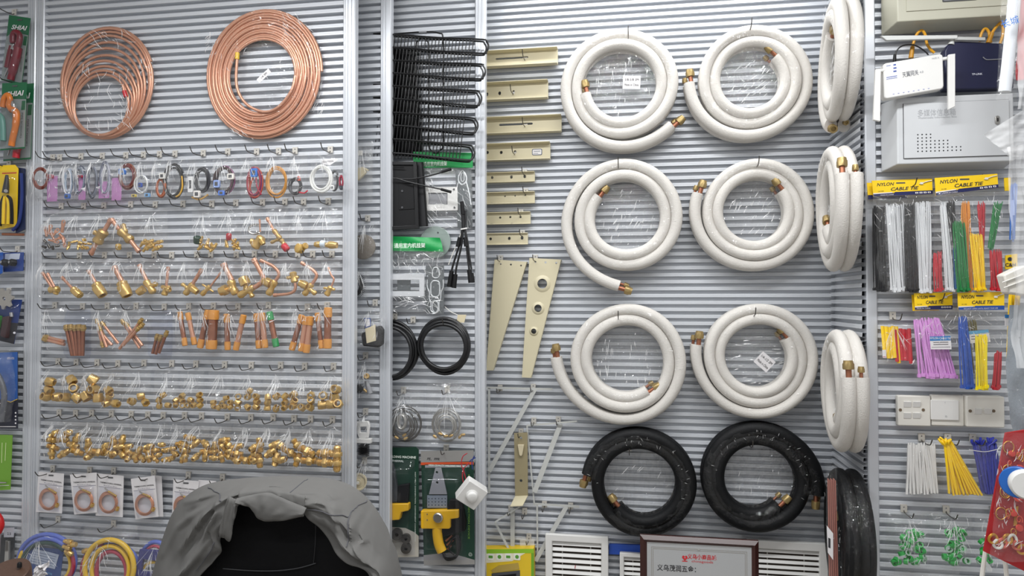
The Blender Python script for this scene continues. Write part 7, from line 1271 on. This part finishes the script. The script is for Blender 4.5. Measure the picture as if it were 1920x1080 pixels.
# ------------------------------------------------------------------ goods by the left edge
Yj = Y1-RIB-0.03; SG = col('17603c', 0.45)
def cutterpack(lb, q, Y, body, open_=False, name='SHIAI'):
    tl, tr, br, bl = q; f = lambda u, v: (tl[0]*(1-u)*(1-v)+tr[0]*u*(1-v)+br[0]*u*v+bl[0]*(1-u)*v, tl[1]*(1-u)*(1-v)+tr[1]*u*(1-v)+br[1]*u*v+bl[1]*(1-u)*v)
    A = lambda u, v, e=0.0: at(*f(u, v), Y-e); t = thing('pipe_cutter_pack', lb, 'tool pack', A(0.5, 0.5)); an = math.atan2(tr[1]-tl[1], tr[0]-tl[0]); w = (A(1, 0)-A(0, 0)).length
    part(MB().plate([[xz(A(*c)) for c in ((0, 0), (1, 0), (1, 1), (0, 1))]], Y, Y+0.002), 'card', SG, t, smooth=False)
    part(MB().plate([[xz(A(*c)) for c in ((0.0, 0.34), (0.3, 0.24), (1, 0.26), (1, 0.98), (0, 0.98))]], Y-0.0006, Y), 'card_panel', col('8d9490', 0.5), t, smooth=False)
    text(name, A(0.52, 0.17, 0.001), w*0.18, PAPER, t, rot=an, shear=0.25, bold=0.03, width=w*0.72); part(MB().plate([[xz(A(*c)) for c in ((0.84, 0.28), (0.98, 0.28), (0.97, 0.42), (0.82, 0.42))]], Y-0.001, Y-0.0006), 'green_box', SG, t, smooth=False); text('PIPE SCISSORS', A(0.84, 0.65, 0.001), w*0.07, INK, t, rot=PI/2+0.06, width=w*0.9)
    s = px(*f(0.5, 0.5), Y)
    if not open_:
        part(MB().tube(smooth_path([A(u, v, 0.014) for u, v in ((0.34, 0.42), (0.30, 0.30), (0.42, 0.24), (0.60, 0.28), (0.62, 0.38), (0.56, 0.48))], 5), [4*s]+[5.2*s]*24+[6*s], 10), 'jaw', body, t); part(MB().tube(smooth_path([A(u, v, 0.014) for u, v in ((0.60, 0.47), (0.58, 0.62), (0.50, 0.80), (0.46, 0.97))], 5), [7.5*s]*12+[6*s]*4, 10), 'handle', body, t); part(MB().tube(smooth_path([A(u, v, 0.012) for u, v in ((0.32, 0.46), (0.26, 0.60), (0.22, 0.80))], 5), 5*s, 10), 'handle', body, t)
        for u, v in ((0.44, 0.50), (0.42, 0.60)): part(MB().cyl(A(u, v, 0.018), A(u, v, 0.026), 3*s, seg=12), 'pivot_bolt', STEEL, t)
        part(MB().plate([[xz(A(*c)) for c in ((0.30, 0.46), (0.62, 0.44), (0.58, 0.52), (0.34, 0.54))]], Y-0.02, Y-0.012), 'blade_holder', STEEL, t, bevel=0.001); part(MB().cyl(A(0.16, 0.93, 0.012), A(0.38, 0.66, 0.012), 1.4*s, seg=8), 'spring_rod', STEEL, t)
    else:
        part(MB().tube(smooth_path([A(u, v, 0.014) for u, v in ((0.05, 0.36), (0.10, 0.24), (0.24, 0.18), (0.34, 0.24), (0.30, 0.34), (0.44, 0.42))], 5), 5*s, 10), 'jaw', body, t); part(MB().tube(smooth_path([A(u, v, 0.016) for u, v in ((0.46, 0.40), (0.62, 0.46), (0.60, 0.66), (0.50, 0.84), (0.46, 0.95))], 5), [6*s]*10+[5.4*s]*11, 10), 'handle', body, t); part(MB().tube(smooth_path([A(u, v, 0.014) for u, v in ((-0.1, 0.46), (0.06, 0.56), (0.12, 0.86))], 5), 5*s, 10), 'handle', col('5d8f80', 0.4), t)
        part(MB().plate([[xz(A(*c)) for c in ((0.40, 0.24), (0.62, 0.30), (0.86, 0.46), (0.80, 0.62), (0.66, 0.44))]], Y-0.016, Y-0.010), 'blade', STEEL, t, bevel=0.001); part(MB().cyl(A(0.5, 0.42, 0.018), A(0.5, 0.42, 0.026), 3*s, seg=12), 'pivot_bolt', STEEL, t)
    part(MB().grid(lambda u, v: A(0.02+0.94*u, 0.98-0.78*v)+Vector((0, -0.001-0.03*min(1, 8*min(u, 1-u))*min(1, 8*min(v, 1-v)), 0)), 14, 20), 'blister', BLIS, t, recalc=False); p = A(0.52, 0.05, 0.001); part(MB().plate([slot((p.x-0.008, p.z), (p.x+0.008, p.z), 0.0025)], Y-0.0012, Y-0.0006), 'hang_slot', DGREY, t, smooth=False)
    return t
cutterpack('green carded pipe cutter with dark red grips, highest by the double post', [(17, 28), (57, 34), (40, 158), (2, 150)], Yj, col('6e1a26', 0.35))
cutterpack('green carded pipe cutter with orange grips and open steel blade', [(4, 156), (50, 154), (46, 278), (0, 282)], Yj-0.03, col('c8702a', 0.35), True)
cutterpack('dark green carded cutter behind the orange gripped one', [(14, 160), (63, 156), (57, 298), (6, 302)], Yj+0.006, col('b02430', 0.35)); hook(28, 22, Y1, 'steel hook carrying the dark red pipe cutter'); hook(30, 150, Y1, 'steel hook carrying the orange gripped pipe cutter')
t = thing('wire_stripper_pack', 'yellow carded wire stripper with black and yellow handles', 'tool pack', at(16, 370, Yj)); part(MB().plate([quad([(3, 310), (28, 309), (34, 316), (31, 424), (0, 430), (-20, 430), (-20, 312)], Yj)], Yj, Yj+0.002), 'card', TY, t, smooth=False); lines(t, [(4, 325, 31, 324, 2)], Yj-0.0004, RED)
part(MB().tube(smooth_path([at(x, y, Yj-0.012) for x, y in [(13, 328), (12, 345), (10, 362)]], 4), [0.004, 0.0055, 0.0065, 0.0075, 0.0085, 0.0095, 0.010, 0.0105, 0.011], 10), 'jaws', col('2a2a2c', 0.35, 0.5), t); part(MB().cyl(at(11, 358, Yj-0.02), at(11, 358, Yj-0.028), 0.006, seg=12), 'pivot_bolt', STEEL, t)
for pl, c in (([(14, 368), (20, 374), (22, 395), (22, 420)], BLACK), ([(8, 368), (3, 380), (1, 400), (0, 424)], BLACK), ([(13, 368), (16, 382), (16, 400), (15, 420)], TY), ([(9, 368), (7, 385), (6, 420)], TY)): part(MB().tube(smooth_path([at(x, y, Yj-0.014) for x, y in pl], 5), 0.0055, 8), 'handle', c, t)
part(MB().grid(lambda u, v: at(-20+52*u, 428-108*v, Yj)+Vector((0, -0.03*min(1, 8*min(u, 1-u))*min(1, 8*min(v, 1-v))-0.001, 0)), 12, 18), 'blister', BLIS, t, recalc=False); hook(18, 306, Y1, 'steel hook carrying the yellow wire stripper card')
t = thing('navy_tool_pack', 'navy handled tool behind the yellow stripper card', 'tool pack', at(40, 375, Yj+0.008)); part(MB().plate([quad([(33, 314), (47, 316), (47, 430), (30, 438)], Yj+0.01)], Yj+0.008, Yj+0.012), 'card', col('1d2748', 0.5), t, smooth=False); part(MB().tube(smooth_path([at(x, y, Yj) for x, y in [(40, 325), (41, 370), (36, 415), (24, 432)]], 5), 0.0055, 8), 'handle', col('1c2f6e', 0.4), t); part(MB().tube([at(5, 439, Yj), at(44, 440, Yj)], 0.0048, 8), 'copper_bar', COPPER2, t)
t = thing('wheel_pack', 'blue carded blister with two black rollers', 'pack', at(25, 490, Yj)); part(MB().plate([quad([(6, 474), (44, 473), (43, 508), (6, 510)], Yj)], Yj, Yj+0.002), 'card', col('2f4a8e', 0.45), t, smooth=False); part(MB().plate([quad([(10, 476), (38, 475), (36, 486), (9, 488)], Yj)], Yj-0.0006, Yj), 'card_panel', col('cfd6e2', 0.5), t, smooth=False)
for x in (14, 29): o = at(x, 493, Yj-0.004); part(MB().lathe([(0.004, 0.02), (0.009, 0.02), (0.0125, 0.015), (0.0125, 0.002), (0.009, 0)], dirm(o, (-0.25, -1, 0.1)), 20), 'roller', BLACK, t); part(MB().lathe([(0.0025, 0.0), (0.0045, 0.0005), (0.0045, 0.002)], dirm(o+Vector((-0.005, -0.02, 0.002)), (-0.25, -1, 0.1)), 14), 'hub', STEEL, t)
part(MB().grid(lambda u, v: at(7+36*u, 508-34*v, Yj)+Vector((0, -0.03*min(1, 6*min(u, 1-u))*min(1, 6*min(v, 1-v)), 0)), 12, 12), 'blister', BLIS, t, recalc=False); hook(34, 466, Y1, 'steel hook carrying the blue card of two rollers')
t = thing('blue_card', 'edge of a blue card beside the two roller blister', 'pack', at(0, 500, Yj-0.02)); part(MB().plate([quad([(-30, 476), (6, 473), (5, 512), (-30, 530)], Yj-0.02)], Yj-0.022, Yj-0.02), 'card', col('1d55a8', 0.45), t, smooth=False)
t = thing('star_wrench', 'grey star shaped metal wrench plate on a prong', 'wrench', at(10, 558, Yj-0.02)); c = at(10, 560, Yj-0.02); s = px(10, 560, Yj); L = []
for i in range(28): a = 2*PI*i/28; r = (20 if i % 4 in (0, 1) else 14.5)*s; L.append((c.x+r*math.cos(a), c.z+r*math.sin(a)))
part(MB().plate([L, circ((c.x, c.z), 3.6*s, 14)], Yj-0.026, Yj-0.020), 'star_plate', mat('cast_zinc', '#a8a49e', 0.5, 0.5, vary=0.1), t, smooth=False); hook(18, 544, Y1, 'steel hook carrying the star shaped wrench plate')
t = thing('wrench_pack', 'blue and black carded tool with dark maroon grip and green block', 'tool pack', at(18, 605, Yj)); part(MB().plate([quad([(-30, 560), (41, 562), (34, 600), (26, 645), (-30, 632)], Yj)], Yj, Yj+0.002), 'card', col('233a78', 0.45), t, smooth=False); part(MB().plate([quad([(-30, 600), (34, 606), (26, 645), (-30, 632)], Yj)], Yj-0.0006, Yj), 'card_footer', INK, t, smooth=False)
part(MB().plate([quad([(13, 594), (25, 592), (20, 634), (9, 630)], Yj)], Yj-0.02, Yj-0.004), 'grip', col('3a1a1c', 0.4), t, bevel=0.003); part(MB().plate([quad([(-20, 588), (8, 592), (4, 616), (-20, 622)], Yj)], Yj-0.02, Yj-0.004), 'green_block', col('3f8a34', 0.4), t, bevel=0.003); part(MB().cyl(at(21, 586, Yj-0.01), at(22, 594, Yj-0.01), 0.006, seg=12), 'bolt', STEEL, t); part(MB().cyl(at(27, 624, Yj-0.001), at(27, 624, Yj-0.003), 0.004, seg=12), 'printed_ring', PAPER, t)
part(MB().grid(lambda u, v: at(-30+66*u, 640-78*v, Yj)+Vector((0, -0.03*min(1, 6*min(u, 1-u))*min(1, 6*min(v, 1-v)), 0)), 12, 12), 'blister', BLIS, t, recalc=False)
t = thing('gauge_pack', 'tall blue and black carded tool in crumpled clear wrap', 'tool pack', at(10, 730, Yj)); part(MB().plate([quad([(-30, 662), (33, 660), (33, 804), (-30, 803)], Yj)], Yj, Yj+0.002), 'card', col('1c1e2e', 0.45), t, smooth=False); part(MB().plate([quad([(-30, 662), (33, 660), (33, 748), (20, 754), (5, 749), (-30, 749)], Yj)], Yj-0.0006, Yj), 'card_panel', col('23559e', 0.45), t, smooth=False); lines(t, [(5, 749, 20, 754, 1), (20, 754, 33, 748, 1)], Yj-0.001, TY); text('DIGITAL METER', at(20, 672, Yj-0.001), 0.008, PAPER, t, width=0.028); lines(t, [(0, 800, 30, 800, 1.4)], Yj-0.001, PAPER)
part(MB().tube(smooth_path([at(x, y, Yj-0.02) for x, y in [(-6, 700), (4, 720), (8, 745), (3, 790)]], 5), 0.009, 10), 'grey_tool', col('5a5c62', 0.4), t); part(MB().grid(lambda u, v: at(-30+62*u*(1-0.3*abs(v-0.5)), 790-135*v, Yj)+Vector((0, -0.036*math.sin(PI*min(1, u*1.0))**0.5-0.004+0.014*noise.noise(Vector((u*6, v*8, 3))), 0)), 16, 24), 'wrap_film', BAG2, t, recalc=False)
for i in range(4): part(MB().cyl(at(29.5, 774+6.5*i, Yj-0.0005), at(29.5, 774+6.5*i, Yj-0.001), 0.0028, seg=10), 'printed_dot', PAPER, t)
t = thing('green_card', 'lime green card with a small silver tool', 'pack', at(8, 868, Yj)); part(MB().plate([quad([(-30, 814), (23, 816), (19, 918), (-30, 921)], Yj)], Yj, Yj+0.002), 'card', col('6fa02f', 0.5), t, smooth=False); lines(t, [(4, 830, 3, 868, 1.2), (11, 830, 9.5, 864, 1.2)], Yj-0.0005, col('d8e8a8', 0.5)); part(MB().cyl(at(-6, 905, Yj-0.008), at(12, 905, Yj-0.008), 0.004, 0.002, 10), 'silver_tool', STEEL, t); lines(t, [(-5, 911, 17, 910, 1)], Yj-0.0005, PAPER)
t = thing('red_handle_tool', 'red tool handle at the picture edge above a steel bar', 'tool', at(0, 978, Yj-0.03)); part(MB().tube(smooth_path([at(x, y, Yj-0.03) for x, y in [(-12, 960), (-2, 972), (1, 985), (-4, 998)]], 5), 0.012, 10), 'handle', col('c01c1c', 0.4), t); part(MB().tube([at(-4, 998, Yj-0.03), at(-6, 1040, Yj-0.03)], 0.010, 10), 'shaft', col('a8a0a0', 0.3, 0.5), t)
t = thing('steel_bar', 'upright steel bar under the size tag', 'bar', at(16, 1030, Yj)); part(MB().plate([quad([(14, 1012), (20, 1014), (19, 1090), (9, 1090)], Yj)], Yj-0.008, Yj), 'bar', STEEL, t, bevel=0.001); part(MB().plate([quad([(-10, 1005), (28, 1000), (24, 1090), (-10, 1090)], Yj+0.012)], Yj+0.010, Yj+0.014), 'dark_backing', DGREY, t, smooth=False)
t = thing('size_tag', 'clear size tag reading 25 above the steel bar', 'tag', at(18, 1000, Yj)); part(MB().plate([quad([(8, 990), (27, 989), (26, 1007), (8, 1007)], Yj)], Yj-0.002, Yj), 'tag_sheet', col('b9bac2', 0.4), t, smooth=False); text('2.5', at(17, 1001, Yj-0.0025), 0.009, INK, t)
t = thing('round_tin', 'speckled brown round tin with black knob in the bottom corner', 'tin', at(10, 1075, 1.7)); o = at(8, 1085, 1.7); part(MB().lathe([(0.002, 0.0), (0.06, 0.0), (0.062, -0.002), (0.062, -0.010), (0.058, -0.03), (0.05, -0.06)], Matrix.Translation(o+Vector((0, 0, 0.012))) @ Matrix.Rotation(0.42, 4, 'X'), 40), 'tin_body', mat('speckled_brown', '#5b4438', 0.35, 0.2, vary=0.35, scale=300), t); p = o+Vector((0.028, 0.02, 0.026)); part(MB().lathe([(0.002, 0), (0.006, 0), (0.006, 0.010), (0.004, 0.013), (0.002, 0.013)], Matrix.Translation(p), 16), 'knob', BLACK, t)
t = thing('crumpled_wrapper', 'crumpled white wrapper lying next to the brown tin', 'wrapper', at(73, 1070, 1.68)); part(MB().grid(lambda u, v: at(60+24*u+6*v, 1090-26*v-10*u, 1.68)+Vector((0.004*noise.noise(Vector((u*7, v*7, 1))), 0.02*noise.noise(Vector((u*5, v*5, 2))), 0.008*noise.noise(Vector((u*7, v*7, 3))))), 14, 14), 'wrapper', PAPER, t, smooth=False, recalc=False)

# ------------------------------------------------------------------ let the clear bags drape over what they hold
from mathutils.kdtree import KDTree
bpy.context.view_layer.update()
def world_verts(o):
    out = [o.matrix_world @ v.co for v in o.data.vertices] if o.type == 'MESH' else []
    for c in o.children: out += world_verts(c)
    return out
ROOTS = [o for o in C.objects if o.parent is None and 'category' in o]
GOODS = []
for o in ROOTS:
    if o['category'] in ('bag', 'hook', 'chair', 'shirt'): continue
    V = world_verts(o)
    if not V: continue
    lo = [min(v[k] for v in V) for k in range(3)]; hi = [max(v[k] for v in V) for k in range(3)]
    if hi[0]-lo[0] < 0.3 and hi[1]-lo[1] < 0.12: GOODS.append((lo, hi, V))
for o in ROOTS:
    if not o.name.startswith('plastic_bag'): continue
    V = [o.matrix_world @ v.co for v in o.data.vertices]; h = len(V)//2
    lo = [min(v[k] for v in V) for k in range(3)]; hi = [max(v[k] for v in V) for k in range(3)]
    P = [p for l, u, vs in GOODS if l[0] < hi[0]+0.008 and u[0] > lo[0]-0.008 and l[2] < hi[2]+0.008 and u[2] > lo[2]-0.008 and l[1] < hi[1]+0.02 and u[1] > lo[1]-0.03 for p in vs]
    P = [p for p in P if lo[0]-0.01 < p.x < hi[0]+0.01 and lo[2]-0.01 < p.z < hi[2]+0.01]
    if not P: continue
    kd = KDTree(len(P))
    for i, p in enumerate(P): kd.insert((p.x, 0, p.z), i)
    kd.balance(); rad = max(0.0085, 1.3*max((V[1]-V[0]).length, (hi[2]-lo[2])/18)); D = [0.0]*len(V)
    for i, v in enumerate(V):
        near = kd.find_range((v.x, 0, v.z), rad)
        if not near: continue
        if i < h: D[i] = min(0, min(P[j].y for _, j, _ in near)-0.0035-v.y)
        else: D[i] = max(0, max(P[j].y for _, j, _ in near)+0.0025-v.y)
    for i, v in enumerate(o.data.vertices): v.co.y += D[i]
    kf = KDTree(h)
    for i in range(h): kf.insert((V[i].x, 0, V[i].z), i)
    kf.balance()
    for c in o.children:
        for v in c.data.vertices:
            w = c.matrix_world @ v.co; near = kf.find_n((w.x, 0, w.z), 3); v.co.y += min(D[j] for _, j, _ in near)
